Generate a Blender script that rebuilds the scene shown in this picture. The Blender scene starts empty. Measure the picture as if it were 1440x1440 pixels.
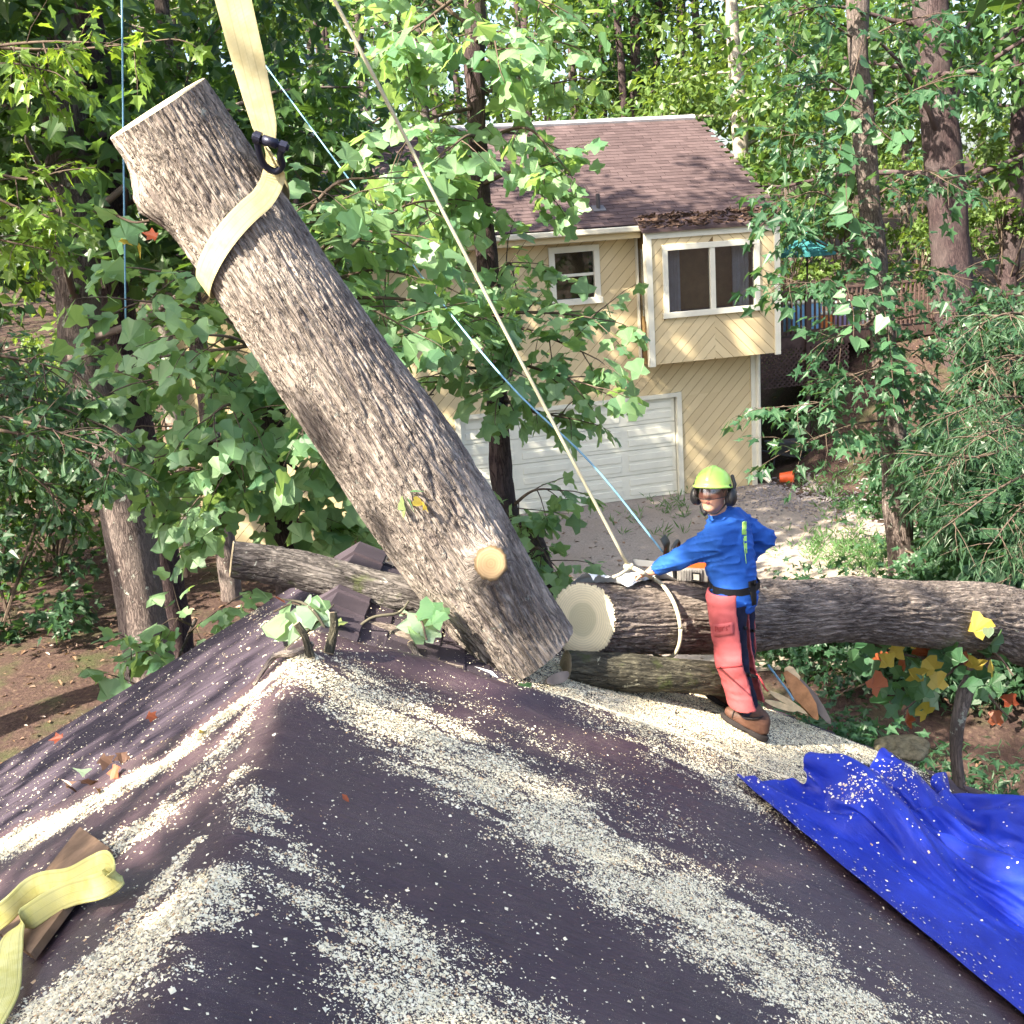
import bpy, math, random
import numpy as np
from mathutils import Matrix, Vector

S = bpy.context.scene
COL = S.collection
random.seed(7)
RNG = np.random.default_rng(11)
PI = math.pi

# ------------------------------------------------------------------ camera
FPX = 1567.0
PITCH = math.radians(14.0)
ROLL = math.radians(4.0)
CAM = np.array([0.0, 0.0, 6.0])
_fw = np.array([0, math.cos(PITCH), -math.sin(PITCH)])
_r0 = np.array([1.0, 0, 0])
_u0 = np.array([0, math.sin(PITCH), math.cos(PITCH)])
_rt = _r0 * math.cos(ROLL) - _u0 * math.sin(ROLL)
_up = _u0 * math.cos(ROLL) + _r0 * math.sin(ROLL)
cam_data = bpy.data.cameras.new('camera')
cam = bpy.data.objects.new('camera', cam_data)
COL.objects.link(cam)
cam_data.sensor_width = 36.0
cam_data.lens = FPX / 1440.0 * 36.0
cam_data.clip_start = 0.05
cam_data.clip_end = 2000.0
cam.matrix_world = Matrix(((_rt[0], _up[0], -_fw[0], CAM[0]),
                           (_rt[1], _up[1], -_fw[1], CAM[1]),
                           (_rt[2], _up[2], -_fw[2], CAM[2]),
                           (0, 0, 0, 1)))
S.camera = cam

# ------------------------------------------------------------------ light
SUN_TO = np.array([-0.58, -0.46, 0.68])          # direction towards the sun
SUN_TO = SUN_TO / np.linalg.norm(SUN_TO)
world = bpy.data.worlds.new('World')
S.world = world
world.use_nodes = True
_nt = world.node_tree
_sky = _nt.nodes.new('ShaderNodeTexSky')
_sky.sky_type = 'NISHITA'
_sky.sun_disc = False
_sky.sun_elevation = math.asin(SUN_TO[2])
_sky.sun_rotation = math.atan2(SUN_TO[0], SUN_TO[1])
_sky.air_density = 1.0
_sky.dust_density = 4.0
_bg = _nt.nodes['Background']
_bg.inputs['Strength'].default_value = 0.105
_nt.links.new(_sky.outputs['Color'], _bg.inputs['Color'])
_sd = bpy.data.lights.new('sun', 'SUN')
_sd.energy = 5.0
_sd.angle = math.radians(0.6)
_sd.color = (1.0, 0.90, 0.72)
sun = bpy.data.objects.new('sun', _sd)
COL.objects.link(sun)
sun.rotation_euler = Vector(SUN_TO).to_track_quat('Z', 'Y').to_euler()
sun.location = (-20, -20, 40)
S.view_settings.view_transform = 'Standard'
S.view_settings.look = 'None'
S.view_settings.gamma = 1.0
S.view_settings.use_curve_mapping = False
S.view_settings.exposure = 2.28
S.cycles.use_denoising = True
S.cycles.max_bounces = 4
S.cycles.diffuse_bounces = 2
S.cycles.glossy_bounces = 2
S.cycles.transmission_bounces = 4
S.cycles.transparent_max_bounces = 6
S.cycles.sample_clamp_indirect = 6.0
S.cycles.use_adaptive_sampling = True
S.cycles.adaptive_threshold = 0.02
S.cycles.caustics_reflective = False
S.cycles.caustics_refractive = False

# ------------------------------------------------------------------ pixel -> place helpers (photograph is 1440 wide)
def ray(x, y):
    return _fw + _rt * (x - 720) / FPX - _up * (y - 720) / FPX
def at(x, y, d):
    v = ray(x, y); return CAM + v * (d / v[1])
def atz(x, y, z):
    v = ray(x, y); return CAM + v * ((z - CAM[2]) / v[2])
def atp(x, y, p, n):
    v = ray(x, y); n = np.asarray(n, float)
    return CAM + v * (np.dot(np.asarray(p, float) - CAM, n) / np.dot(v, n))
def nrm(v):
    v = np.asarray(v, float); return v / (np.linalg.norm(v) + 1e-12)

# ------------------------------------------------------------------ numpy noise
_perm = np.random.default_rng(3).permutation(256)
_perm = np.concatenate([_perm, _perm, _perm])
_grad = np.array([[1,1,0],[-1,1,0],[1,-1,0],[-1,-1,0],[1,0,1],[-1,0,1],[1,0,-1],[-1,0,-1],[0,1,1],[0,-1,1],[0,1,-1],[0,-1,-1]], float)
def pn(p):
    p = np.asarray(p, float)
    i = np.floor(p).astype(int); f = p - i; i &= 255
    u = f * f * f * (f * (f * 6 - 15) + 10)
    out = np.zeros(len(p))
    for dx in (0, 1):
        for dy in (0, 1):
            for dz in (0, 1):
                h = _perm[_perm[_perm[i[:, 0] + dx] + i[:, 1] + dy] + i[:, 2] + dz] % 12
                g = _grad[h]
                d = g[:, 0] * (f[:, 0] - dx) + g[:, 1] * (f[:, 1] - dy) + g[:, 2] * (f[:, 2] - dz)
                w = (u[:, 0] if dx else 1 - u[:, 0]) * (u[:, 1] if dy else 1 - u[:, 1]) * (u[:, 2] if dz else 1 - u[:, 2])
                out += w * d
    return out
def fbm(p, o=4):
    p = np.asarray(p, float); a = 1.0; s = 0
    for k in range(o):
        s = s + a * pn(p + 17.3 * k); p = p * 2.03; a *= 0.5
    return s
def sstep(a, b, x):
    t = np.clip((x - a) / (b - a), 0, 1); return t * t * (3 - 2 * t)

# ------------------------------------------------------------------ mesh + object helpers
def mk_mesh(name, V, F, mat=None, smooth=False, uv=None, mats=None, mi=None):
    """F: (M,k) array, or a list of index lists."""
    m = bpy.data.meshes.new(name)
    V = np.asarray(V, np.float32)
    if isinstance(F, np.ndarray) and F.ndim == 2:
        n, k = F.shape
        loops = F.reshape(-1); starts = np.arange(n) * k
    else:
        n = len(F); tot = np.array([len(f) for f in F], int)
        loops = np.concatenate([np.asarray(f, int) for f in F]) if n else np.zeros(0, int)
        starts = np.concatenate([[0], np.cumsum(tot)[:-1]]) if n else np.zeros(0, int)
    m.vertices.add(len(V)); m.vertices.foreach_set('co', V.reshape(-1))
    m.loops.add(len(loops)); m.loops.foreach_set('vertex_index', loops.astype(np.int32))
    m.polygons.add(n); m.polygons.foreach_set('loop_start', starts.astype(np.int32))
    if mi is not None:
        m.polygons.foreach_set('material_index', np.asarray(mi, np.int32))
    m.update(calc_edges=True)
    m.polygons.foreach_set('use_smooth', np.full(n, bool(smooth)))
    if uv is not None:
        l = m.uv_layers.new(name='uv'); l.data.foreach_set('uv', np.asarray(uv, np.float32)[loops].reshape(-1))
    for mm in (mats or ([mat] if mat else [])):
        m.materials.append(mm)
    m.validate()
    return m

def link(name, mesh, parent=None):
    o = bpy.data.objects.new(name, mesh)
    COL.objects.link(o)
    if parent is not None:
        o.parent = parent
        if parent.type == 'EMPTY' or parent.parent is not None:
            pass
        o.matrix_parent_inverse = WM(parent).inverted()
    return o
_wm = {}
def WM(o):
    """world matrix without a depsgraph update"""
    if o.parent is None:
        return o.matrix_basis.copy()
    return WM(o.parent) @ o.matrix_parent_inverse @ o.matrix_basis

def part(name, V, F, mat, parent=None, smooth=False, uv=None, kind=None, label=None, **kw):
    o = link(name, mk_mesh(name, V, F, mat, smooth, uv, **kw), parent)
    if kind: o['kind'] = kind
    if label: o['label'] = label
    return o
def tag(o, label, cat, group=None):
    o['label'] = label; o['category'] = cat
    if group: o['group'] = group
    return o
def thing(name, label, cat, loc=(0, 0, 0), group=None):
    o = bpy.data.objects.new(name, None)
    o.empty_display_size = 0.2
    COL.objects.link(o); o.location = Vector([float(a) for a in loc])
    return tag(o, label, cat, group)
def struct(name, V, F, mat, smooth=False, **kw):
    return part(name, V, F, mat, None, smooth, kind='structure', **kw)

class MB:
    """collects shapes into one mesh"""
    def __init__(s): s.V = []; s.F = []; s.n = 0
    def add(s, V, F):
        V = np.asarray(V, float)
        s.V.append(V); s.F += [[int(i) + s.n for i in f] for f in F]; s.n += len(V); return s
    def box(s, lo, hi, M=None, bev=0.0):
        V, F = box_vf(lo, hi, bev)
        if M is not None: V = V @ np.asarray(M[0]).T + np.asarray(M[1])
        return s.add(V, F)
    def tube(s, P, R, n=8, cap=True, sub=1, flat=None):
        V, F, _ = tube_vf(P, R, n, cap, sub)
        return s.add(V, F)
    def build(s, name, mat, parent=None, smooth=False, **kw):
        return part(name, np.concatenate(s.V), s.F, mat, parent, smooth, **kw)

def box_vf(lo, hi, bev=0.0):
    lo = np.asarray(lo, float); hi = np.asarray(hi, float)
    if bev <= 0:
        V = np.array([[x, y, z] for z in (lo[2], hi[2]) for y in (lo[1], hi[1]) for x in (lo[0], hi[0])])
        F = [[0, 2, 3, 1], [4, 5, 7, 6], [0, 1, 5, 4], [2, 6, 7, 3], [0, 4, 6, 2], [1, 3, 7, 5]]
        return V, F
    V = []; idx = {}
    for sx in (0, 1):
        for sy in (0, 1):
            for sz in (0, 1):
                c = np.array([hi[0] if sx else lo[0], hi[1] if sy else lo[1], hi[2] if sz else lo[2]])
                d = np.array([-1 if sx else 1, -1 if sy else 1, -1 if sz else 1]) * bev
                for ax in range(3):
                    p = c + d; p[ax] = c[ax]
                    idx[(sx, sy, sz, ax)] = len(V); V.append(p)
    F = []
    for ax in range(3):
        o = [a for a in range(3) if a != ax]
        for s_ in (0, 1):
            q = []
            for (a, b) in ((0, 0), (1, 0), (1, 1), (0, 1)):
                k = [0, 0, 0]; k[ax] = s_; k[o[0]] = a; k[o[1]] = b; q.append(idx[(*k, ax)])
            if (s_ == 0) == (ax != 1): q = q[::-1]
            F.append(q)
    for ax in range(3):           # edges along ax
        o = [a for a in range(3) if a != ax]
        for a in (0, 1):
            for b in (0, 1):
                k0 = [0, 0, 0]; k1 = [0, 0, 0]; k1[ax] = 1
                k0[o[0]] = k1[o[0]] = a; k0[o[1]] = k1[o[1]] = b
                q = [idx[(*k0, o[0])], idx[(*k1, o[0])], idx[(*k1, o[1])], idx[(*k0, o[1])]]
                if ((a == b) == (ax != 1)): q = q[::-1]
                F.append(q)
    for sx in (0, 1):
        for sy in (0, 1):
            for sz in (0, 1):
                q = [idx[(sx, sy, sz, 0)], idx[(sx, sy, sz, 1)], idx[(sx, sy, sz, 2)]]
                if (sx + sy + sz) % 2 == 0: q = q[::-1]
                F.append(q)
    return np.array(V), F

def crom(P, sub):
    P = np.asarray(P, float)
    if sub <= 1 or len(P) < 3: 
        if sub > 1:
            t = np.linspace(0, 1, sub + 1)[:, None]; return P[0] * (1 - t) + P[1] * t
        return P
    Q = np.vstack([2 * P[0] - P[1], P, 2 * P[-1] - P[-2]])
    out = []
    for i in range(1, len(Q) - 2):
        for k in range(sub):
            t = k / sub
            out.append(0.5 * ((2 * Q[i]) + (-Q[i-1] + Q[i+1]) * t + (2*Q[i-1] - 5*Q[i] + 4*Q[i+1] - Q[i+2]) * t*t + (-Q[i-1] + 3*Q[i] - 3*Q[i+1] + Q[i+2]) * t**3))
    out.append(P[-1])
    return np.array(out)

def frames(P):
    T = np.gradient(P, axis=0); T /= np.linalg.norm(T, axis=1)[:, None] + 1e-12
    ref = np.array([0, 0, 1.0]) if abs(T[0][2]) < 0.9 else np.array([0, 1.0, 0])
    N = np.zeros_like(P); n = nrm(np.cross(T[0], ref)); 
    for i in range(len(P)):
        n = n - T[i] * np.dot(n, T[i]); n = nrm(n); N[i] = n
    return T, N, np.cross(T, N)

def tube_vf(P, R, n=8, cap=True, sub=1, disp=None):
    """P (k,3) path, R radius or list; disp(theta, s, pts)->radial offset; returns V, F(list), UV"""
    P = np.asarray(P, float)
    R = np.broadcast_to(np.asarray(R, float), (len(P),)) if np.ndim(R) < 2 else np.asarray(R)
    if sub > 1:
        PR = crom(np.hstack([P, R[:, None]]), sub); P = PR[:, :3]; R = PR[:, 3]
    T, N, B = frames(P)
    th = np.linspace(0, 2 * PI, n, endpoint=False)
    L = np.concatenate([[0], np.cumsum(np.linalg.norm(np.diff(P, axis=0), axis=1))])
    c = np.cos(th)[None, :, None]; s_ = np.sin(th)[None, :, None]
    D = N[:, None] * c + B[:, None] * s_
    rr = np.repeat(R[:, None], n, 1)
    if disp is not None:
        rr = rr + disp(np.repeat(th[None], len(P), 0), np.repeat(L[:, None], n, 1), rr)
    V = (P[:, None] + D * rr[..., None]).reshape(-1, 3)
    uv = np.stack([np.repeat(th[None] , len(P), 0) * R.mean(), np.repeat(L[:, None], n, 1)], -1).reshape(-1, 2)
    k = len(P)
    i = np.arange(k - 1)[:, None]; j = np.arange(n)[None]
    a = i * n + j; b = i * n + (j + 1) % n
    F = np.stack([a, b, b + n, a + n], -1).reshape(-1, 4)
    if cap:
        F = F.tolist(); F.append(list(range(n))[::-1]); F.append([(k - 1) * n + q for q in range(n)])
    return V, F, uv

# ------------------------------------------------------------------ surface nets for organic shapes
def sdf_vf(fn, lo, hi, res):
    lo = np.asarray(lo, float); hi = np.asarray(hi, float)
    n = np.ceil((hi - lo) / res).astype(int) + 1
    ax = [lo[a] + np.arange(n[a]) * res for a in range(3)]
    K = 4; cnb = (n + K - 1) // K                      # coarse blocks first, fine samples only near the surface
    cax = [lo[a] + (np.arange(cnb[a]) * K + (K - 1) / 2) * res for a in range(3)]
    cv = fn(np.stack(np.meshgrid(*cax, indexing='ij'), -1).reshape(-1, 3)).reshape(cnb)
    near = np.abs(cv) < K * res * 2.6
    big = np.repeat(np.repeat(np.repeat(near, K, 0), K, 1), K, 2)[:n[0], :n[1], :n[2]]
    v = np.repeat(np.repeat(np.repeat(np.where(cv < 0, -1.0, 1.0), K, 0), K, 1), K, 2)[:n[0], :n[1], :n[2]].copy()
    I = np.argwhere(big); G = lo + I * res; vals = np.empty(len(G))
    for c in range(0, len(G), 400000):
        vals[c:c + 400000] = fn(G[c:c + 400000])
    v[big] = vals
    ins = v < 0
    cn = n - 1
    acc = np.zeros((*cn, 3)); cnt = np.zeros(cn)
    for a in range(3):
        o = [q for q in range(3) if q != a]
        for s0 in (0, 1):
            for s1 in (0, 1):
                sl0 = [None] * 3; sl1 = [None] * 3
                sl0[a] = slice(0, n[a] - 1); sl1[a] = slice(1, n[a])
                for q, ss in zip(o, (s0, s1)):
                    sl0[q] = sl1[q] = slice(ss, n[q] - 1 + ss)
                A = v[tuple(sl0)]; Bv = v[tuple(sl1)]
                m = (A < 0) != (Bv < 0)
                t = np.where(m, A / np.where(m, A - Bv, 1), 0)
                off = np.zeros((*cn, 3)); off[..., a] = t; off[..., o[0]] = s0; off[..., o[1]] = s1
                acc += off * m[..., None]; cnt += m
    mk = cnt > 0
    idx = -np.ones(cn, int); idx[mk] = np.arange(mk.sum())
    cells = np.argwhere(mk)
    V = lo + (cells + acc[mk] / cnt[mk][:, None]) * res
    Fs = []
    for a in range(3):
        b, c = (a + 1) % 3, (a + 2) % 3
        sl0 = [slice(1, n[q] - 1) for q in range(3)]; sl1 = list(sl0)
        sl0[a] = slice(0, n[a] - 1); sl1[a] = slice(1, n[a])
        A = ins[tuple(sl0)]; Bq = ins[tuple(sl1)]
        e = np.argwhere(A != Bq)
        if not len(e): continue
        flip = A[tuple(e.T)]
        e = e.copy(); e[:, b] += 1; e[:, c] += 1
        def cell(db, dc):
            q = e.copy(); q[:, b] -= db; q[:, c] -= dc; return idx[tuple(q.T)]
        q = np.stack([cell(1, 1), cell(0, 1), cell(0, 0), cell(1, 0)], 1)
        q[~flip] = q[~flip][:, ::-1]
        Fs.append(q)
    return V, np.concatenate(Fs)

def smin(a, b, k):
    h = np.clip(0.5 + 0.5 * (b - a) / k, 0, 1)
    return b * (1 - h) + a * h - k * h * (1 - h)
def cone(p, a, b, r1, r2):
    """round cone distance (approximate): capsule whose radius runs r1 -> r2"""
    a = np.asarray(a, float); b = np.asarray(b, float)
    ab = b - a; t = np.clip(((p - a) @ ab) / (ab @ ab), 0, 1)
    return np.linalg.norm(p - a - t[:, None] * ab, axis=1) - (r1 + (r2 - r1) * t)
def chain(p, J, R, k=0.02):
    d = None
    for i in range(len(J) - 1):
        e = cone(p, J[i], J[i + 1], R[i], R[i + 1]); d = e if d is None else smin(d, e, k)
    return d
def ellip(p, c, r, M=None):
    q = p - np.asarray(c, float)
    if M is not None: q = q @ np.asarray(M)        # columns of M = local axes
    r = np.asarray(r, float)
    k0 = np.linalg.norm(q / r, axis=1); k1 = np.linalg.norm(q / (r * r), axis=1) + 1e-9
    return k0 * (k0 - 1) / k1
def rbox(p, c, h, rad, M=None):
    q = p - np.asarray(c, float)
    if M is not None: q = q @ np.asarray(M)
    q = np.abs(q) - (np.asarray(h, float) - rad)
    return np.linalg.norm(np.maximum(q, 0), axis=1) + np.minimum(q.max(1), 0) - rad

# ------------------------------------------------------------------ materials
MATS = {}
class NT:
    def __init__(s, name):
        s.m = bpy.data.materials.new(name); s.m.use_nodes = True
        s.t = s.m.node_tree; s.t.nodes.clear()
        s.out = s.t.nodes.new('ShaderNodeOutputMaterial')
        MATS[name] = s.m
    def n(s, typ, **kw):
        nd = s.t.nodes.new(typ)
        for k, v in kw.items():
            if k.startswith('_'): setattr(nd, k[1:], v)
        for k, v in kw.items():
            if not k.startswith('_'):
                key = int(k[1:]) if k[0] == 'i' and k[1:].isdigit() else k.replace('__', ' ')
                s.set(nd.inputs[key], v)
        return nd
    def set(s, sock, v):
        if isinstance(v, bpy.types.NodeSocket): s.t.links.new(v, sock)
        elif isinstance(v, bpy.types.Node): s.t.links.new(v.outputs[0], sock)
        else:
            if isinstance(v, (tuple, list)) and len(v) == 3 and sock.type == 'RGBA': v = (*v, 1)
            sock.default_value = v
    def coord(s, kind='Object', scale=(1, 1, 1), rot=(0, 0, 0)):
        c = s.n('ShaderNodeTexCoord')
        mp = s.n('ShaderNodeMapping'); s.t.links.new(c.outputs[kind], mp.inputs['Vector'])
        mp.inputs['Scale'].default_value = scale; mp.inputs['Rotation'].default_value = rot
        return mp.outputs[0]
    def noise(s, vec, scale, detail=4, rough=0.55, dist=0.0):
        return s.n('ShaderNodeTexNoise', Vector=vec, Scale=scale, Detail=detail, Roughness=rough, Distortion=dist).outputs['Fac']
    def ramp(s, fac, stops, interp='LINEAR'):
        r = s.n('ShaderNodeValToRGB', Fac=fac); r.color_ramp.interpolation = interp
        e = r.color_ramp.elements
        while len(e) < len(stops): e.new(0.5)
        for q, (p, c) in zip(e, stops):
            q.position = p; q.color = (*c, 1) if len(c) == 3 else c
        return r.outputs[0]
    def mix(s, fac, a, b, blend='MIX'):
        m = s.n('ShaderNodeMix', _data_type='RGBA', _blend_type=blend)
        s.set(m.inputs[0], fac); s.set(m.inputs[6], a); s.set(m.inputs[7], b)
        return m.outputs[2]
    def math(s, op, a, b=0.0, clamp=False):
        m = s.n('ShaderNodeMath', _operation=op, _use_clamp=clamp, i0=a, i1=b); return m.outputs[0]
    def bump(s, h, strength=0.4, dist=0.01):
        return s.n('ShaderNodeBump', Height=h, Strength=strength, Distance=dist).outputs[0]
    def bsdf(s, color, rough=0.7, spec=0.4, normal=None, **kw):
        b = s.n('ShaderNodeBsdfPrincipled')
        s.set(b.inputs['Base Color'], color); s.set(b.inputs['Roughness'], rough)
        s.set(b.inputs['Specular IOR Level'], spec)
        if normal is not None: s.set(b.inputs['Normal'], normal)
        for k, v in kw.items(): s.set(b.inputs[k.replace('__', ' ')], v)
        return b
    def done(s, sh):
        s.t.links.new(sh.outputs[0] if isinstance(sh, bpy.types.Node) else sh, s.out.inputs['Surface']); return s.m

def plain(name, col, rough=0.6, spec=0.4, var=0.18, scale=6.0, bump=0.0, bscale=60.0, metal=0.0, kind='Object'):
    t = NT(name); v = t.coord(kind)
    f = t.noise(v, scale, 5, 0.6)
    lo = tuple(c * (1 - var) for c in col); hi = tuple(min(1, c * (1 + var)) for c in col)
    c = t.ramp(f, [(0.3, lo), (0.7, hi)])
    nm = t.bump(t.noise(v, bscale, 3), bump, 0.004) if bump else None
    return t.done(t.bsdf(c, rough, spec, nm, Metallic=metal))

def leaf_mat(name, dark, light, accent=None, trans=0.45, island=True, rough=0.42):
    t = NT(name)
    if island:
        rnd = t.n('ShaderNodeNewGeometry').outputs['Random Per Island']
    else:
        rnd = t.n('ShaderNodeObjectInfo').outputs['Random']
    stops = [(0.0, dark), (0.75, light)] if accent is None else [(0.0, dark), (0.72, light), (0.93, light), (0.97, accent)]
    c = t.ramp(rnd, stops)
    v = t.coord('Object')
    c = t.mix(t.math('MULTIPLY', t.noise(v, 0.9, 2), 0.55), c, tuple(0.62 * a for a in dark))
    b = t.bsdf(c, rough, 0.45)
    tr = t.n('ShaderNodeBsdfTranslucent')
    t.set(tr.inputs['Color'], t.mix(0.75, c, tuple(min(1.0, a * q) for a, q in zip(light, (1.6, 1.45, 0.6))), 'MIX'))
    mx = t.n('ShaderNodeMixShader'); t.set(mx.inputs[0], trans)
    t.t.links.new(b.outputs[0], mx.inputs[1]); t.t.links.new(tr.outputs[0], mx.inputs[2])
    return t.done(mx)

def bark_mat(name, dark, light, lichen=(0.42, 0.46, 0.40), lich=0.62, su=26.0, sv=5.0, bump=0.8):
    t = NT(name)
    uv = t.coord('UV', (1, 1, 1)); ob = t.coord('Object')
    mp = t.coord('UV', (su, sv, 1))
    w = t.noise(mp, 1.0, 5, 0.6, 0.8)
    fur = t.math('ABSOLUTE', t.math('SUBTRACT', w, 0.5))
    furr = t.ramp(fur, [(0.0, (0, 0, 0)), (0.09, (1, 1, 1))])
    col = t.mix(furr, dark, light)
    fine = t.noise(ob, 45.0, 4, 0.7)
    col = t.mix(t.math('MULTIPLY', fine, 0.55), col, dark)
    big = t.noise(ob, 1.6, 3, 0.5)
    col = t.mix(t.ramp(big, [(0.42, (0, 0, 0)), (0.7, (0.55, 0.55, 0.55))]), col, tuple(0.75 * a + 0.05 for a in light))
    li = t.noise(ob, 7.0, 5, 0.7)
    col = t.mix(t.ramp(li, [(lich, (0, 0, 0)), (lich + 0.05, (0.8, 0.8, 0.8))]), col, lichen)
    h = t.math('ADD', furr, t.math('MULTIPLY', fine, 0.6))
    return t.done(t.bsdf(col, 0.9, 0.15, t.bump(h, bump, 0.012)))
# ================================================================== materials of the setting
def m_ground():
    t = NT('leaf_litter'); v = t.coord('Object')
    a = t.noise(v, 1.3, 6, 0.65); b = t.noise(v, 14.0, 5, 0.7)
    vo = t.n('ShaderNodeTexVoronoi', Vector=v, Scale=16.0); 
    c = t.ramp(b, [(0.3, (0.026, 0.018, 0.016)), (0.55, (0.082, 0.055, 0.043)), (0.75, (0.18, 0.13, 0.095))])
    c = t.mix(t.math('MULTIPLY', vo.outputs['Distance'], 0.8), c, (0.05, 0.03, 0.03))
    c = t.mix(t.ramp(a, [(0.5, (0, 0, 0)), (0.68, (0.6, 0.6, 0.6))]), c, (0.05, 0.07, 0.025))
    return t.done(t.bsdf(c, 0.95, 0.1, t.bump(b, 0.9, 0.04)))
def m_drive():
    t = NT('worn_gravel_drive'); v = t.coord('Object')
    a = t.noise(v, 0.7, 5, 0.6); b = t.noise(v, 30.0, 5, 0.75); d = t.noise(v, 5.0, 5, 0.7)
    c = t.ramp(b, [(0.3, (0.20, 0.17, 0.15)), (0.7, (0.42, 0.37, 0.325))])
    c = t.mix(t.ramp(a, [(0.4, (0, 0, 0)), (0.65, (0.7, 0.7, 0.7))]), c, (0.28, 0.23, 0.19))
    c = t.mix(t.ramp(d, [(0.60, (0, 0, 0)), (0.68, (0.75, 0.75, 0.75))]), c, (0.10, 0.07, 0.055))
    return t.done(t.bsdf(c, 0.95, 0.15, t.bump(b, 0.7, 0.015)))
M_GROUND = m_ground(); M_DRIVE = m_drive()

def terr(x, y):
    x = np.asarray(x, float); y = np.asarray(y, float)
    h = 3.3 * sstep(0, 1, ((y - 22.0) + (x - 9) * 0.12) / 8.0) * sstep(6.3, 9.5, x)
    h = h + 7.0 * sstep(36, 120, y) + 1.2 * sstep(-9, -30, x) * sstep(10, 40, y)
    h = h - 0.9 * sstep(15, 8, y)
    nz = fbm(np.stack([x.ravel() * 0.25, y.ravel() * 0.25, np.zeros(x.size)], -1), 3).reshape(x.shape)
    away = np.clip(sstep(-3.5, -7, x) + sstep(9, 12, x) + sstep(34, 38, y), 0, 1)
    return h + nz * 0.28 * away
def nonuni(a, b, n, c, w):
    t = np.linspace(-1, 1, n); s = np.sinh(3.2 * t) / np.sinh(3.2)
    return np.where(s < 0, c + s * (c - a), c + s * (b - c))
gx = nonuni(-320, 320, 190, 2, 1); gy = nonuni(-200, 420, 190, 18, 1)
GX, GY = np.meshgrid(gx, gy, indexing='ij')
GV = np.stack([GX, GY, terr(GX, GY)], -1).reshape(-1, 3)
def grid_f(nu, nv):
    i = np.arange(nu - 1)[:, None]; j = np.arange(nv - 1)[None]
    a = i * nv + j
    return np.stack([a, a + nv, a + nv + 1, a + 1], -1).reshape(-1, 4)
struct('ground', GV, grid_f(190, 190), M_GROUND, True)

# driveway: a sheet with a wandering edge, 1 cm proud of the ground
nu, nv = 90, 60
us = np.linspace(0, 1, nu); vs = np.linspace(0, 1, nv)
UU, VV = np.meshgrid(us, vs, indexing='ij')
yy = 14.2 + UU * 10.9
xl = -1.2 + 0.5 * np.sin(yy * 0.9) + 0.3 * np.sin(yy * 2.3) - 2.6 * sstep(17, 24, yy)
xr = 7.4 + 0.5 * np.sin(yy * 0.7 + 1) + 0.3 * np.sin(yy * 2.9) + 3.0 * sstep(21.5, 17, yy)
xx = xl + (xr - xl) * VV
struct('driveway', np.stack([xx, yy, terr(xx, yy) + 0.012], -1).reshape(-1, 3), grid_f(nu, nv), M_DRIVE, True)

# ================================================================== the tan house across the drive
TH = math.radians(14.0)
HP = atz(962, 695, 0.0)
HU = np.array([math.cos(TH), math.sin(TH), 0]); HW = np.array([-math.sin(TH), math.cos(TH), 0])
def hp(a, b, z): return HP + a * HU + b * HW + np.array([0, 0, z])
HM = (np.stack([HU, HW, np.array([0, 0, 1.0])], 1), HP)
def hl(x, y, b):          # pixel -> (a, z) on the facade-parallel plane at depth b
    q = atp(x, y, hp(0, b, 0), HW) - HP
    return float(q @ HU), float(q[2])

def m_siding():
    t = NT('tan_painted_siding'); v = t.coord('Object')
    a = t.noise(v, 0.8, 5, 0.6); b = t.noise(v, 22.0, 4, 0.7)
    r = t.n('ShaderNodeObjectInfo').outputs['Random']
    c = t.ramp(r, [(0, (0.58, 0.465, 0.275)), (1, (0.68, 0.56, 0.345))])
    c = t.mix(t.ramp(a, [(0.35, (0, 0, 0)), (0.75, (0.5, 0.5, 0.5))]), c, (0.50, 0.39, 0.235))
    return t.done(t.bsdf(c, 0.62, 0.3, t.bump(b, 0.25, 0.004)))
M_SIDING = m_siding()
M_GAP = plain('siding_backing', (0.20, 0.13, 0.06), 0.9, 0.1)
M_TRIM = plain('cream_trim_paint', (0.68, 0.66, 0.56), 0.5, 0.35, 0.08, 3.0)
M_GARAGE = plain('garage_door_paint', (0.76, 0.75, 0.65), 0.45, 0.4, 0.07, 2.0)
M_GUTTER = plain('gutter_metal', (0.60, 0.56, 0.45), 0.4, 0.5, 0.1)
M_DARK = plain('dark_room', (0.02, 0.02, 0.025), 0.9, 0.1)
M_CURTAIN = plain('curtain_fabric', (0.40, 0.42, 0.48), 0.9, 0.1, 0.15, 4.0)
M_SHGAP = plain('shingle_underlay', (0.030, 0.022, 0.026), 0.95, 0.1)
def m_shingle(name, lo, hi, rnd='obj'):
    t = NT(name); v = t.coord('Object')
    r = t.n('ShaderNodeObjectInfo').outputs['Random'] if rnd == 'obj' else t.n('ShaderNodeNewGeometry').outputs['Random Per Island']
    c = t.ramp(r, [(0, lo), (1, hi)])
    g = t.noise(v, 90.0, 3, 0.8); s_ = t.noise(v, 1.1, 4, 0.6)
    c = t.mix(t.math('MULTIPLY', g, 0.6), c, tuple(a * 0.45 for a in lo))
    c = t.mix(t.ramp(s_, [(0.5, (0, 0, 0)), (0.8, (0.5, 0.5, 0.5))]), c, tuple(a * 1.6 for a in hi))
    return t.done(t.bsdf(c, 0.9, 0.2, t.bump(g, 0.5, 0.006)))
M_SH1 = m_shingle('brown_shingle', (0.070, 0.048, 0.050), (0.116, 0.082, 0.084))
M_SH1S = m_shingle('brown_shingle_field', (0.070, 0.048, 0.050), (0.116, 0.082, 0.084), 'isl')
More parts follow.
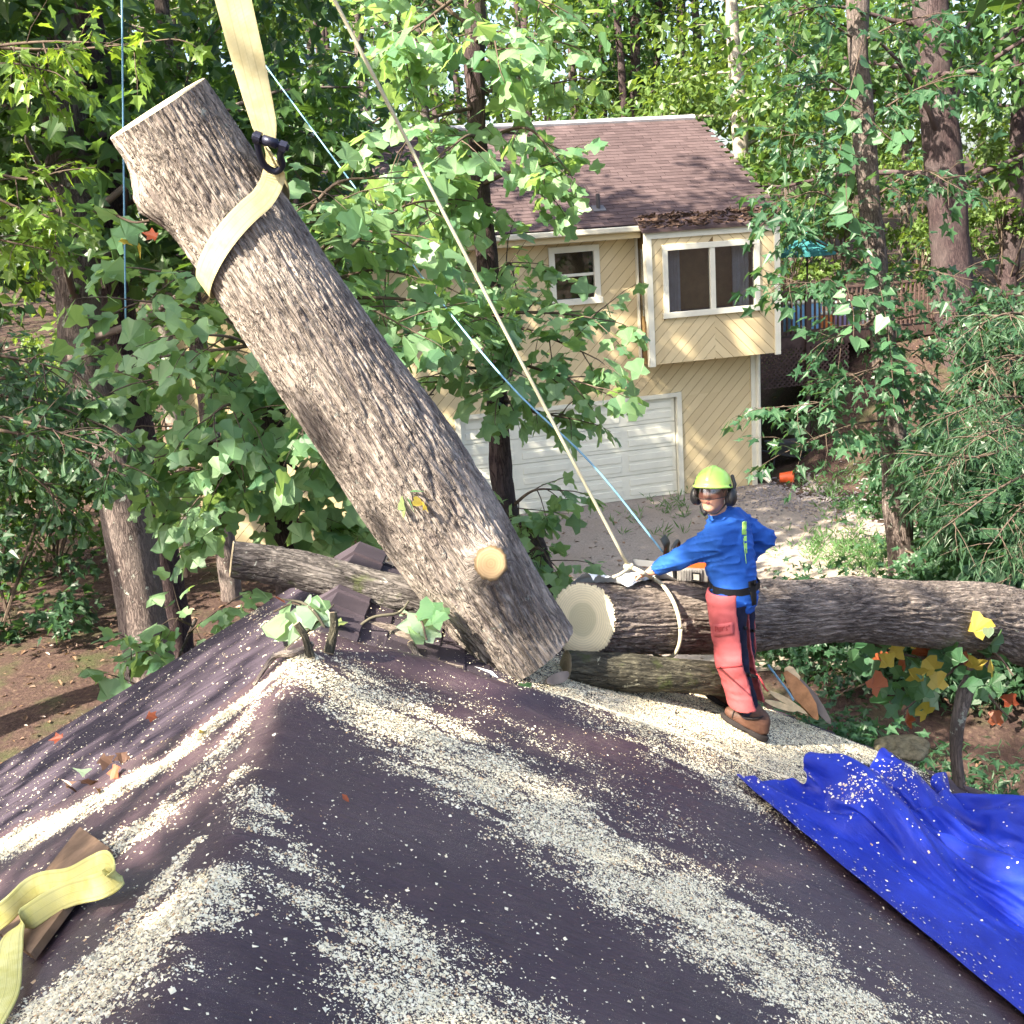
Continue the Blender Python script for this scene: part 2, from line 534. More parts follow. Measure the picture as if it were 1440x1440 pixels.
def m_glass(name='window_glass'):
    t = NT(name)
    g = t.n('ShaderNodeBsdfGlossy', Color=(0.9, 0.92, 0.95), Roughness=0.02)
    tr = t.n('ShaderNodeBsdfTransparent', Color=(0.75, 0.78, 0.8))
    lw = t.n('ShaderNodeLayerWeight', Blend=0.25)
    mx = t.n('ShaderNodeMixShader')
    t.set(mx.inputs[0], t.math('ADD', t.math('MULTIPLY', lw.outputs['Fresnel'], 0.6), 0.05))
    t.t.links.new(tr.outputs[0], mx.inputs[1]); t.t.links.new(g.outputs[0], mx.inputs[2])
    return t.done(mx)
M_GLASS = m_glass()

house = thing('tan_house', 'tan two-storey house with diagonal siding, brown roof and white garage door', 'house', hp(0, 0, 0))
_sh = {}
def hbox(name, lo, hi, mat, parent, bev=0.0, **kw):
    V, F = box_vf(lo, hi, bev); return part(name, V @ HM[0].T + HM[1], F, mat, parent, **kw)

def clip_poly(poly, n, d):           # keep n.p <= d
    out = []
    for i in range(len(poly)):
        p, q = poly[i], poly[(i + 1) % len(poly)]
        a = p[0] * n[0] + p[1] * n[1] - d; b = q[0] * n[0] + q[1] * n[1] - d
        if a <= 0: out.append(p)
        if (a < 0) != (b < 0):
            t = a / (a - b); out.append((p[0] + (q[0] - p[0]) * t, p[1] + (q[1] - p[1]) * t))
    return out
def planks(rect, b, ang, parent, pw=0.185, gap=0.010, thick=0.010, axis='f', off=0.0):
    """diagonal boards clipped to rect=(a0,a1,z0,z1), one object each; axis f: facade-parallel at depth b, s: side wall at a=b"""
    a0, a1, z0, z1 = rect
    d = (-math.sin(ang), math.cos(ang))
    cs = [x * d[0] + z * d[1] for x in (a0, a1) for z in (z0, z1)]
    k0 = math.floor((min(cs) - off) / pw); k1 = math.ceil((max(cs) - off) / pw)
    for k in range(k0, k1 + 1):
        c0 = k * pw + off + gap / 2; c1 = (k + 1) * pw + off - gap / 2
        poly = [(a0, z0), (a1, z0), (a1, z1), (a0, z1)]
        poly = clip_poly(poly, (-d[0], -d[1]), -c0); 
        if len(poly) > 2: poly = clip_poly(poly, d, c1)
        q = []
        for p in poly:
            if not q or abs(p[0] - q[-1][0]) + abs(p[1] - q[-1][1]) > 1e-4: q.append(p)
        if len(q) > 2 and abs(q[0][0] - q[-1][0]) + abs(q[0][1] - q[-1][1]) < 1e-4: q.pop()
        if len(q) < 3: continue
        ar = 0.5 * abs(sum(q[i][0] * q[(i+1) % len(q)][1] - q[(i+1) % len(q)][0] * q[i][1] for i in range(len(q))))
        if ar < 0.006: continue
        w = random.uniform(-0.001, 0.001); n = len(q)
        if axis == 'f':
            V = [hp(p[0], b - thick + w, p[1]) for p in q] + [hp(p[0], b, p[1]) for p in q]
        else:
            V = [hp(b - thick + w, p[0], p[1]) for p in q] + [hp(b, p[0], p[1]) for p in q]
        F = [list(range(n))] + [[i, n + i, n + (i + 1) % n, (i + 1) % n] for i in range(n)]
        part('plank', V, F, M_SIDING, parent)

A_L = -10.6; A_R = 1.78; Z_E = 5.92
WIN = (-2.89, -1.77, 4.44, 5.66); GAR = (-5.05, -0.12, 0.0, 2.25)
BA0, BA1, BB, BZ0, BZ1 = -0.62, 2.30, -0.62, 2.98, 5.82
(_a, _z) = hl(915, 515, -0.62); BA0 = _a; BZ0 = _z
(_a, _z) = hl(1095, 490, -0.62); BA1 = _a
walls = hbox('wall', (A_L, 0.30, 0), (A_R, 8.2, Z_E), M_GAP, house)
front = MB()
def wpanel(rect):
    front.box((rect[0], 0.0, rect[2]), (rect[1], 0.299, rect[3]), HM)
regions = [((A_L, GAR[0], 0.0, 2.25), PI/4), ((GAR[1], A_R, 0.0, 2.25), PI/4),
           ((A_L, WIN[0], 2.25, Z_E), PI/4), ((WIN[0], WIN[1], 2.25, WIN[2]), PI/4), ((WIN[0], WIN[1], WIN[3], Z_E), PI/4),
           ((WIN[1], BA0 + 0.05, 2.25, Z_E), PI/4), ((BA0 + 0.05, A_R, 2.25, BZ0), PI/4)]
for r, an in regions:
    wpanel(r)
front.box((BA0 + 0.05, 0, BZ0), (A_R, 0.299, Z_E), HM)
fw_ = front.build('facade_wall', M_GAP, house)
for r, an in regions:
    r2 = (max(r[0], A_L), r[1], r[2], r[3])
    if r2[0] < r2[1]: planks(r2, -0.001, an, fw_)
hbox('corner_trim', (A_R - 0.09, -0.045, 0.0), (A_R + 0.03, 0.12, BZ0 - 0.02), M_TRIM, house)
# upper storey right of the wall, carried over
hbox('overhanging_wall', (A_R + 0.001, 0.302, BZ0), (BA1 - 0.05, 8.19, Z_E), M_GAP, house)

# garage door
gar = hbox('garage_door', (GAR[0], 0.10, 0.0), (GAR[1], 0.14, GAR[3]), M_GARAGE, house)
for r_ in range(4):
    z0 = 0.02 + r_ * 0.56
    sec = hbox('door_section', (GAR[0] + 0.02, 0.065, z0), (GAR[1] - 0.02, 0.099, z0 + 0.545), M_GARAGE, gar, 0.006)
pw_ = (GAR[1] - GAR[0] - 0.04) / 4
for r_ in range(4):
    for c_ in range(4):
        a0 = GAR[0] + 0.02 + c_ * pw_ + 0.09; z0 = 0.02 + r_ * 0.56
        for zz in (0.09, 0.31):
            hbox('raised_panel', (a0, 0.048, z0 + zz), (a0 + pw_ - 0.18, 0.064, z0 + zz + 0.15), M_GARAGE, gar, 0.007)
hbox('garage_trim', (GAR[1] - 0.002, -0.05, 0), (GAR[1] + 0.11, 0.10, GAR[3] + 0.1), M_TRIM, house)
hbox('garage_trim', (GAR[0] - 0.11, -0.05, 0), (GAR[0] + 0.002, 0.10, GAR[3] + 0.1), M_TRIM, house)
hbox('garage_trim', (GAR[0] + 0.002, -0.052, GAR[3]), (GAR[1] - 0.002, 0.098, GAR[3] + 0.09), M_TRIM, house)

def window(rect, b, parent, fw=0.11, mull=None, rail=None, curtains=()):
    a0, a1, z0, z1 = rect
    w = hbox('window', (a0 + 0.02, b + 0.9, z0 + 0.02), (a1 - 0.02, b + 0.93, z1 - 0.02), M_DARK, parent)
    for nm, lo, hi in (('frame', (a0, b - 0.05, z1 - fw), (a1, b + 0.06, z1)), ('sill', (a0 - 0.03, b - 0.08, z0), (a1 + 0.03, b + 0.06, z0 + fw)),
                       ('frame', (a0, b - 0.048, z0 + fw), (a0 + fw, b + 0.06, z1 - fw)), ('frame', (a1 - fw, b - 0.048, z0 + fw), (a1, b + 0.06, z1 - fw))):
        hbox(nm, lo, hi, M_TRIM, w, 0.006)
    ia0, ia1, iz0, iz1 = a0 + fw, a1 - fw, z0 + fw, z1 - fw
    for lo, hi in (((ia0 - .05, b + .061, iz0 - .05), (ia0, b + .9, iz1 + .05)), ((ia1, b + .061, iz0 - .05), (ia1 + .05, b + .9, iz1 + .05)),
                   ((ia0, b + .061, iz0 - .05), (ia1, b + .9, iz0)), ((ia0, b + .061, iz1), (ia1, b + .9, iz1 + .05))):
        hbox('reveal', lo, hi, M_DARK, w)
    cuts = [(ia0, ia1)]
    if mull is not None:
        hbox('mullion', (mull - 0.06, b - 0.04, iz0), (mull + 0.06, b + 0.05, iz1), M_TRIM, w, 0.005)
        cuts = [(ia0, mull - 0.06), (mull + 0.06, ia1)]
    zc = [(iz0, iz1)]
    if rail is not None:
        hbox('meeting_rail', (ia0, b - 0.01, rail - 0.03), (ia1, b + 0.045, rail + 0.03), M_TRIM, w, 0.004)
        zc = [(iz0, rail - 0.03), (rail + 0.03, iz1)]
    for c0, c1 in cuts:
        for q0, q1 in zc:
            hbox('pane', (c0, b + 0.02, q0), (c1, b + 0.026, q1), M_GLASS, w)
    for c0, c1 in curtains:
        nn = 40; xs = np.linspace(c0, c1, nn); bb = b + 0.22 + 0.035 * np.sin(np.arange(nn) * 1.5) + 0.015 * np.sin(np.arange(nn) * 0.7)
        V = [hp(x, q, iz0) for x, q in zip(xs, bb)] + [hp(x, q, iz1) for x, q in zip(xs, bb)]
        part('curtain', V, [[i, i + 1, nn + i + 1, nn + i] for i in range(nn - 1)], M_CURTAIN, w, True)
    return w
window(WIN, 0.0, house, 0.13, rail=5.06)

# bay
bay = hbox('bay', (BA0 + 0.03, BB + 0.96, BZ0 + 0.02), (BA1 - 0.03, 0.299, BZ1), M_GAP, house)
WA0, WZ1 = hl(930, 345, BB); WA1, _ = hl(1067, 335, BB); _, WZ0 = hl(937, 448, BB)
mid = 0.5 * (BA0 + BA1)
sheath = MB()
for rc in ((BA0 + .03, WA0, BZ0 + .02, BZ1), (WA1, BA1 - .03, BZ0 + .02, BZ1), (WA0, WA1, BZ0 + .02, WZ0), (WA0, WA1, WZ1, BZ1)):
    sheath.box((rc[0], BB + 0.001, rc[2]), (rc[1], BB + 0.06, rc[3]), HM)
sheath.box((BA0 + .03, BB + .061, BZ0 + .02), (BA0 + .08, BB + .96, BZ1), HM)
sheath.box((BA1 - .08, BB + .061, BZ0 + .02), (BA1 - .03, BB + .96, BZ1), HM)
sheath.box((BA0 + .081, BB + .061, BZ0 + .02), (BA1 - .081, BB + .96, BZ0 + .07), HM)
sh_ = sheath.build('bay_sheathing', M_GAP, bay)
for rc, an in (((BA0 + .1, WA0, BZ0 + .02, BZ1), PI/4), ((WA0, mid, BZ0 + .02, WZ0), PI/4), ((mid, WA1, BZ0 + .02, WZ0), -PI/4),
               ((WA1, BA1 - .1, BZ0 + .02, BZ1), -PI/4), ((WA0, mid, WZ1, BZ1), PI/4), ((mid, WA1, WZ1, BZ1), -PI/4)):
    planks(rc, BB, an, bay, 0.18)
hbox('bay_trim', (BA0, BB - .05, BZ0 - .02), (BA0 + .1, BB - .001, BZ1), M_TRIM, bay)
hbox('bay_trim', (BA1 - .1, BB - .05, BZ0 - .02), (BA1, BB - .001, BZ1), M_TRIM, bay)
hbox('bay_trim', (BA0 + .1, BB - .048, BZ1 - .13), (BA1 - .1, BB - .024, BZ1 + .01), M_TRIM, bay)
hbox('bay_trim', (BA0 - .03, BB - .05, BZ0 - .02), (BA0 - .001, BB + .07, BZ1), M_TRIM, bay)
hbox('bay_trim', (BA1 + .001, BB - .05, BZ0 - .02), (BA1 + .03, BB + .07, BZ1), M_TRIM, bay)
hbox('bay_trim', (BA0 - .03, -.14, BZ0 - .02), (BA0 - .001, -.025, BZ1), M_TRIM, bay)
hbox('narrow_window', (BA0 - .02, BB + .14, 4.1), (BA0 + .028, BB + .40, 5.5), M_GLASS, bay)
hbox('narrow_frame', (BA0 - .025, BB + .10, 4.0), (BA0 + .02, BB + .14, 5.6), M_TRIM, bay)
window((WA0, WA1, WZ0, WZ1), BB, bay, 0.12, mull=0.5 * (WA0 + WA1) + .02, curtains=((WA0 + .13, WA0 + .5), (WA1 - .52, WA1 - .13)))

# roof
q = atp(975, 167, hp(BA1 + .1, 0, 0), HU) - HP
RB, RZ = float(q @ HW), float(q[2])
E_B, E_Z = -0.42, 6.0
sl = np.array([RB - E_B, RZ - E_Z]); SL = np.linalg.norm(sl); sd = sl / SL; sn = np.array([-sd[1], sd[0]])
def rp(a, s, h=0.0):
    return hp(a, E_B + sd[0] * s + sn[0] * h, E_Z + sd[1] * s + sn[1] * h)
RA0, RA1 = A_L - .3, BA1 + .12
V = [rp(RA0, 0, -.1), rp(RA1, 0, -.1), rp(RA1, SL, -.1), rp(RA0, SL, -.1), rp(RA0, 0, 0), rp(RA1, 0, 0), rp(RA1, SL, 0), rp(RA0, SL, 0)]
roof = part('roof', V, [[0, 3, 2, 1], [4, 5, 6, 7], [0, 1, 5, 4], [1, 2, 6, 5], [2, 3, 7, 6], [3, 0, 4, 7]], M_SHGAP, house)
bk = hp(RA0, RB + RB - E_B, E_Z), hp(RA1, RB + RB - E_B, E_Z)
part('roof_slope', [rp(RA0, SL, -.02), rp(RA1, SL, -.02), bk[1], bk[0]], [[0, 1, 2, 3]], M_SH1, roof)
part('gable', [hp(BA1 - .05, 0.3, Z_E), hp(BA1 - .05, 2 * RB, Z_E), hp(BA1 - .05, RB, RZ - .12)], [[0, 1, 2]], M_SIDING, house)
EXP = 0.145
def tab_mesh(w, l, th):
    V = [(-w/2, 0, 0), (w/2, 0, 0), (w/2, l, 0), (-w/2, l, 0), (-w/2, 0, th), (w/2, 0, th), (w/2, l, 0.003), (-w/2, l, 0.003)]
    return V, [[4, 5, 6, 7], [0, 1, 5, 4], [1, 2, 6, 5], [3, 0, 4, 7]]
TW = 0.305
_tv, _tf = tab_mesh(TW - 0.006, EXP * 1.25, 0.012)
_tmesh = mk_mesh('shingle', _tv, _tf, M_SH1)
spots = []
for r_ in range(int(SL / EXP)):
    s0 = r_ * EXP; a = RA0 + (r_ % 2) * TW * 0.5
    while a < RA1 - 0.1:
        spots.append((a + TW/2, s0)); a += TW
spots.sort(key=lambda p: (p[1] * 0.55 + abs(p[0] - 0.2)))
ROOFM = np.stack([HU, HW * sd[0] + np.array([0, 0, sd[1]]), HW * sn[0] + np.array([0, 0, sn[1]])], 1)
stf = MB(); inv = WM(roof).inverted()
for k, (a, s0) in enumerate(spots):
    o = rp(a + random.uniform(-.01, .01), s0 + random.uniform(-.006, .006), 0.004)
    if k < 300:
        ob = bpy.data.objects.new('shingle', _tmesh); COL.objects.link(ob); ob.parent = roof; ob.matrix_parent_inverse = inv
        m = Matrix([list(ROOFM[i]) + [o[i]] for i in range(3)] + [[0, 0, 0, 1]])
        ob.matrix_basis = m @ Matrix.Rotation(random.uniform(-.012, .012), 4, 'Z')
    else:
        stf.add(np.array(_tv) @ ROOFM.T + o, _tf)
stf.build('shingle_field', M_SH1S, roof, kind='stuff')
# ridge cap, eave fascia, gutter
MB().tube([rp(RA0, SL, .03), rp(RA1, SL, .03)], .07, 8).build('ridge_cap', plain('ridge_metal', (0.5, 0.5, 0.52), .5), roof)
hbox('fascia', (RA0, E_B + .001, E_Z - .26), (BA0 - .04, E_B + .03, E_Z - .06), M_SIDING, house)
hbox('gutter', (RA0, E_B - .12, E_Z - .14), (BA0 - .06, E_B - .002, E_Z - .02), M_GUTTER, house, .02)
hbox('soffit', (RA0, E_B + .03, E_Z - .27), (BA0 - .04, -.024, E_Z - .25), M_TRIM, house)
part('rake_board', [rp(RA1 + .002, 0, -.22), rp(RA1 + .002, SL, -.22), rp(RA1 + .002, SL, 0.0), rp(RA1 + .002, 0, 0.0), rp(RA1 + .03, 0, -.22), rp(RA1 + .03, SL, -.22), rp(RA1 + .03, SL, 0.0), rp(RA1 + .03, 0, 0.0)],
     [[0, 1, 2, 3], [7, 6, 5, 4], [0, 4, 5, 1], [3, 2, 6, 7], [0, 3, 7, 4], [1, 5, 6, 2]], M_TRIM, roof)
# little roof over the bay, strewn with twigs and leaves
z_hi, z_lo = E_Z + .10, BZ1 + .02
bv = [hp(BA0 - .12, E_B + .15, z_hi + .06), hp(BA1 + .12, E_B + .15, z_hi + .06), hp(BA1 + .12, BB - .12, z_lo + .05), hp(BA0 - .12, BB - .12, z_lo + .05)]
bv += [p - np.array([0, 0, .07]) for p in bv]
br = part('bay_roof', bv, [[0, 3, 2, 1], [4, 5, 6, 7], [0, 1, 5, 4], [1, 2, 6, 5], [2, 3, 7, 6], [3, 0, 4, 7]], M_SH1, roof)
deb = MB()
for k in range(420):
    u, w = random.random(), random.random() ** 1.4
    p = bv[0] * (1-u)*(1-w) + bv[1] * u*(1-w) + bv[2] * u*w + bv[3] * (1-u)*w + np.array([0, 0, .012])
    d = nrm(RNG.normal(size=3) * [1, 1, .25]); e = nrm(np.cross(d, [0, 0, 1]) + RNG.normal(size=3) * .3)
    l = random.uniform(.04, .16); wd = random.uniform(.005, .022)
    deb.add([p - d*l - e*wd, p + d*l - e*wd, p + d*l*.8 + e*wd + [0, 0, .03], p - d*l + e*wd + [0, 0, .02]], [[0, 1, 2, 3]])
deb.build('leaf_debris', plain('dry_debris', (0.10, 0.065, 0.05), .95, .1, .5, 30), br, kind='stuff')
# vent pipe
vp = at(843, 300, 25.6)
_va, _vb = hl(843, 312, 0.2)
vb = rp(_va, 0.75, 0)
MB().tube([vb, vb + [0, 0, .32]], .045, 10).build('vent_pipe', plain('vent_dark', (.05, .045, .05), .6), roof)
MB().box((-.14, -.12, 0), (.14, .12, .03), (ROOFM, vb)).build('vent_flashing', plain('vent_flash', (.10, .10, .11), .5), roof)
# downspout on the right corner
dp = [hp(A_R + .07, -.06, BZ0 - .05), hp(A_R + .07, -.06, .45), hp(A_R + .13, -.13, .22), hp(A_R + .22, -.3, .1)]
MB().tube(dp, .055, 8).build('downspout', M_TRIM, house)

# ------------------------------------------------------------------ deck beside the house
M_DECK = plain('weathered_deck_wood', (0.085, 0.055, 0.05), .85, .15, .35, 5.0)
DB = 1.7
da0, dz1 = hl(1096, 410, DB); da1, _ = hl(1318, 392, DB); da0 = BA1 + .1
_, dz0 = hl(1100, 478, DB)
deck = thing('deck', 'dark weathered wooden deck with baluster railing and lattice skirt beside the tan house', 'deck', hp(da0, DB, 0))
for k in range(16):
    b0 = DB + .02 + k * .22
    hbox('deck_board', (da0, b0, dz0 + .02), (da1, b0 + .205, dz0 + .05), M_DECK, deck)
hbox('rim_joist', (da0, DB - .05, dz0 - .22), (da1, DB - .001, dz0 + .04), M_DECK, deck)
hbox('handrail', (da0, DB - .08, dz1 - .045), (da1, DB + .06, dz1), M_DECK, deck)
hbox('rail', (da0, DB - .03, dz0 + .12), (da1, DB + .01, dz0 + .19), M_DECK, deck)
_bl, _bf = box_vf((-.02, -.02, 0), (.02, .02, dz1 - dz0 - .15), 0)
_blm = mk_mesh('baluster', np.array(_bl) @ HM[0].T, _bf, M_DECK)
a = da0 + .08
while a < da1:
    o = bpy.data.objects.new('baluster', _blm); COL.objects.link(o); o.parent = deck; o.matrix_parent_inverse = WM(deck).inverted()
    o.location = Vector(hp(a, DB - .052, dz0 + .1)); a += .125
for a in np.linspace(da0 + .05, da1 - .05, 4):
    g = float(terr(*hp(a, DB, 0)[:2]))
    hbox('post', (a - .05, DB - .145, min(g, 0) - .1), (a + .05, DB - .085, dz1 + .02), M_DECK, deck)
# lattice skirt: crossed strips
_, lz1 = hl(1060, 492, DB); lz0 = lz1 - .98
for sgn in (1, -1):
    c = da0 - 1.0
    while c < da1:
        poly = [(c, lz0), (c + .04 * 1.41, lz0), (c + .04 * 1.41 + sgn * (lz1 - lz0), lz1), (c + sgn * (lz1 - lz0), lz1)]
        poly = clip_poly(clip_poly(poly, (1, 0), da0 + 3.0), (-1, 0), -da0) if len(poly) > 2 else poly
        if len(poly) > 2:
            b0 = DB - .075 if sgn > 0 else DB - .062; n = len(poly)
            V = [hp(p[0], b0, p[1]) for p in poly] + [hp(p[0], b0 + .012, p[1]) for p in poly]
            part('lattice_strip', V, [list(range(n)), list(range(n, 2*n))[::-1]] + [[i, n + i, n + (i+1) % n, (i+1) % n] for i in range(n)], M_DECK, deck)
        c += .13
# things on the deck, glimpsed between the balusters
def dbox(name, label, cat, px, py, b, w, d, h, mat, bev=.03):
    a, z = hl(px, py, b); t = thing(name, label, cat, hp(a, b, dz0 + .05))
    hbox('body', (a - w/2, b, dz0 + .052), (a + w/2, b + d, dz0 + .05 + h), mat, t, bev)
    hbox('lid', (a - w/2 - .02, b - .02, dz0 + .051 + h), (a + w/2 + .02, b + d + .02, dz0 + .11 + h), M_TRIM, t, .015)
dbox('storage_tub', 'pale blue plastic tub behind the deck balusters', 'tub', 1135, 440, 2.3, .85, .5, .70, plain('pale_blue_plastic', (.25, .52, .85), .4))
dbox('storage_tub', 'orange plastic tub behind the deck balusters', 'tub', 1166, 446, 2.2, .36, .4, .40, plain('orange_plastic', (.8, .25, .06), .4))
dbox('cooler', 'violet and white cooler at the middle of the deck', 'cooler', 1195, 440, 2.4, .5, .4, .62, plain('violet_plastic', (.30, .26, .5), .4))
dbox('cooler', 'white cooler behind the vine-hung trunk on the deck', 'cooler', 1222, 445, 2.5, .5, .4, .36, plain('white_plastic', (.7, .7, .72), .4))
# patio umbrella
ua, uz = hl(1135, 345, 4.0)
um = thing('patio_umbrella', 'turquoise patio umbrella half hidden by leaves behind the house corner', 'umbrella', hp(ua, 4.0, dz0))
top = hp(ua, 4.0, uz + .35); rim = [hp(ua + 0.75 * math.cos(k * PI/4), 4.0 + 0.75 * math.sin(k * PI/4), uz - .15) for k in range(8)]
rim2 = [r - np.array([0, 0, .12]) for r in rim]
part('canopy', [top] + rim + rim2, [[0, 1 + k, 1 + (k+1) % 8] for k in range(8)] + [[1 + k, 9 + k, 9 + (k+1) % 8, 1 + (k+1) % 8] for k in range(8)], plain('turquoise_cloth', (.02, .13, .14), .8), um)
MB().tube([hp(ua, 4.0, dz0), top], .025, 8).build('pole', M_DECK, um)
for k in range(8): MB().tube([top - [0, 0, .03], rim[k] - [0, 0, .03]], .008, 5).build('rib', M_DECK, um)
# ================================================================== the near roof the photographer stands on
XR, ZR, GR, GL = -1.0, 4.10, 0.50, 0.52
YF = 6.86; YN = -3.0; EXL, EXR = -5.4, 3.9
PR = ((XR, 0, ZR), (GR, 0, 1)); PLf = ((XR, 0, ZR), (-GL, 0, 1))
def onR(x, y): return atp(x, y, *PR)
def onL(x, y): return atp(x, y, *PLf)
def roofz(x, y):
    x = np.asarray(x, float); return np.where(x > XR, ZR - GR * (x - XR), ZR - GL * (XR - x))
nh = thing('low_house', 'low house under the dark sheeted roof in the foreground', 'house', (XR, 2, 0))
M_WALLN = plain('low_house_wall', (.42, .36, .28), .8)
zl, zr = float(roofz(EXL + .3, 0)) - .14, float(roofz(EXR - .3, 0)) - .14
part('wall', [(EXL + .3, YN + .3, -2), (EXR - .3, YN + .3, -2), (EXR - .3, YF - .3, -2), (EXL + .3, YF - .3, -2), (EXL + .3, YN + .3, zl), (EXR - .3, YN + .3, zr), (EXR - .3, YF - .3, zr), (EXL + .3, YF - .3, zl), (XR, YN + .3, ZR - .16), (XR, YF - .3, ZR - .16)],
     [[0, 1, 5, 8, 4], [2, 3, 7, 9, 6], [1, 2, 6, 5], [3, 0, 4, 7]], M_WALLN, nh)
def slab(name, xa, xb, mat, parent, top=0.0, th=.13, y0=YN, y1=YF):
    za, zb = float(roofz(xa, 0)) + top, float(roofz(xb, 0)) + top
    V = [(xa, y0, za - th), (xb, y0, zb - th), (xb, y1, zb - th), (xa, y1, za - th), (xa, y0, za), (xb, y0, zb), (xb, y1, zb), (xa, y1, za)]
    return part(name, V, [[0, 3, 2, 1], [4, 5, 6, 7], [0, 1, 5, 4], [1, 2, 6, 5], [2, 3, 7, 6], [3, 0, 4, 7]], mat, parent)
slab('roof_slope', XR - .002, EXL, M_SHGAP, nh)
nroof = slab('roof', XR + .002, EXR, M_SHGAP, nh)
slab('rake_board', XR + .01, EXR + .02, M_TRIM, nroof, -.02, .16, YF + .001, YF + .03)
slab('rake_board', XR - .01, EXL - .02, M_TRIM, nroof, -.02, .16, YF + .001, YF + .03)
M_SH2 = m_shingle('charcoal_shingle', (0.052, 0.040, 0.052), (0.080, 0.064, 0.080))
ln = math.hypot(1, GR); rm = np.stack([np.array([0, 1, 0]), np.array([1, 0, -GR]) / -ln, np.array([GR, 0, 1]) / ln], 1)
_tv2, _tf2 = tab_mesh(.325, .19, .012); _tm2 = mk_mesh('shingle', _tv2, _tf2, M_SH2)
k = 0
for row in range(0, 36):
    s0 = .15 + row * .148
    for c in range(9):
        y = YF - .10 - c * .335 - (row % 2) * .165
        if y < 4.55: continue
        x = XR + s0 / ln
        o = np.array([x + .02, y, float(roofz(x + .02, y)) + .006]); k += 1
        ob = bpy.data.objects.new('shingle', _tm2); COL.objects.link(ob); ob.parent = nroof; ob.matrix_parent_inverse = WM(nroof).inverted()
        ob.matrix_basis = Matrix([list(rm[i]) + [o[i]] for i in range(3)] + [[0, 0, 0, 1]]) @ Matrix.Rotation(random.uniform(-.02, .02), 4, 'Z') @ Matrix.Rotation(random.uniform(-.02, .045), 4, 'X')
# ridge cap shingles up to the far gable
for c in range(9):
    y = 4.7 + c * .25
    V = [(XR - .17, y - .02, ZR - GL * .17 + .05), (XR, y - .02, ZR + .055), (XR + .17, y - .02, ZR - GR * .17 + .05), (XR - .17, y + .30, ZR - GL * .17 + .03), (XR, y + .30, ZR + .03), (XR + .17, y + .30, ZR - GR * .17 + .03)]
    V += [(a, b, d - .02) for a, b, d in V]
    part('ridge_shingle', V, [[0, 1, 4, 3], [1, 2, 5, 4], [0, 6, 7, 1], [1, 7, 8, 2], [0, 3, 9, 6], [2, 8, 11, 5]], M_SH2, nroof)

# pulled underlay on the left slope, ribbed down the slope
def m_felt():
    t = NT('ribbed_underlay'); v = t.coord('Object', (1.2, 22, 1.2)); o = t.coord('Object')
    a = t.noise(v, 1.0, 5, 0.65); g = t.noise(o, 120.0, 2)
    c = t.ramp(a, [(0.3, (.022, .016, .024)), (0.62, (.055, .042, .060)), (.8, (.085, .068, .090))])
    return t.done(t.bsdf(c, .8, .25, t.bump(t.math('ADD', a, t.math('MULTIPLY', g, .3)), .8, .012)))
xs = np.linspace(XR - .02, EXL + .02, 60); ys = np.linspace(3.4, YF - .01, 220)
X_, Y_ = np.meshgrid(xs, ys, indexing='ij')
rib = fbm(np.stack([X_.ravel() * .7, Y_.ravel() * 9, X_.ravel() * 0], -1), 3).reshape(X_.shape)
step = (np.floor(Y_ / .31 + .15 * np.sin(X_ * 1.3)) % 2) * .0
part('underlay', np.stack([X_, Y_, roofz(X_, Y_) + .018 + .010 * rib + .012 * ((Y_ / .31 + .12 * np.sin(X_ * 1.7)) % 1)], -1).reshape(-1, 3), grid_f(60, 220), m_felt(), nroof, True)

# ------------------------------------------------------------------ brown sheet over the near roof
_ex = np.array([-6, -4.2, -3.2, -2.7, -2.25, -1.6, -1.32, -1.18, -1.0, -.75, -.43, 0, .46, 1.23, 2.0, 2.9, 5])
_ey = np.array([4.6, 4.7, 4.95, 5.02, 4.95, 4.92, 5.0, 5.15, 5.16, 5.22, 5.36, 5.45, 5.60, 5.60, 5.55, 5.5, 5.5])
def tarp_edge(x): return np.interp(x, _ex, _ey) + .02 * np.sin(np.asarray(x) * 9)
def tarpz(x, y):
    x = np.asarray(x, float); y = np.asarray(y, float)
    sx = x - XR; rr = .045
    soft = np.sqrt(sx * sx + rr * rr) - rr * .6
    z = ZR - np.where(sx > 0, GR, GL) * soft + .035
    e = tarp_edge(x) - y
    z = z + (.055 * np.exp(-((e - .10) / .10) ** 2) + .02 * np.exp(-(e / .5) ** 2)) * sstep(-1.3, -.6, x)
    z = z + .07 * np.exp(-((x + 1.0) / .25) ** 2 - ((y - 4.85) / .45) ** 2)
    # pull wrinkles fan out from the peak
    ang = np.arctan2(y - 5.3, x + 1.0); rad = np.hypot(x + 1.0, y - 5.3)
    w = fbm(np.stack([ang.ravel() * 5.5, rad.ravel() * .55, np.full(x.size, 3.1)], -1), 3).reshape(x.shape)
    w2 = fbm(np.stack([x.ravel() * 1.6, y.ravel() * 1.6, np.full(x.size, 9.1)], -1), 3).reshape(x.shape)
    ridge = np.maximum(0, .12 - np.abs(w)) / .12
    w3 = fbm(np.stack([ang.ravel() * 16, rad.ravel() * .8, np.full(x.size, 23.1)], -1), 2).reshape(x.shape)
    ridge3 = np.maximum(0, .10 - np.abs(w3)) / .10
    z = z + .005 * ridge * sstep(.3, 1.0, rad) + .003 * ridge3 * sstep(.4, 1.5, rad) + .003 * w2
    # slump of the sheet beside the ridge and one long lapped seam
    z = z + .008 * np.exp(-((x - .15 + .35 * (y - 3)) / .05) ** 2) * sstep(2.2, 3.4, y)
    return z
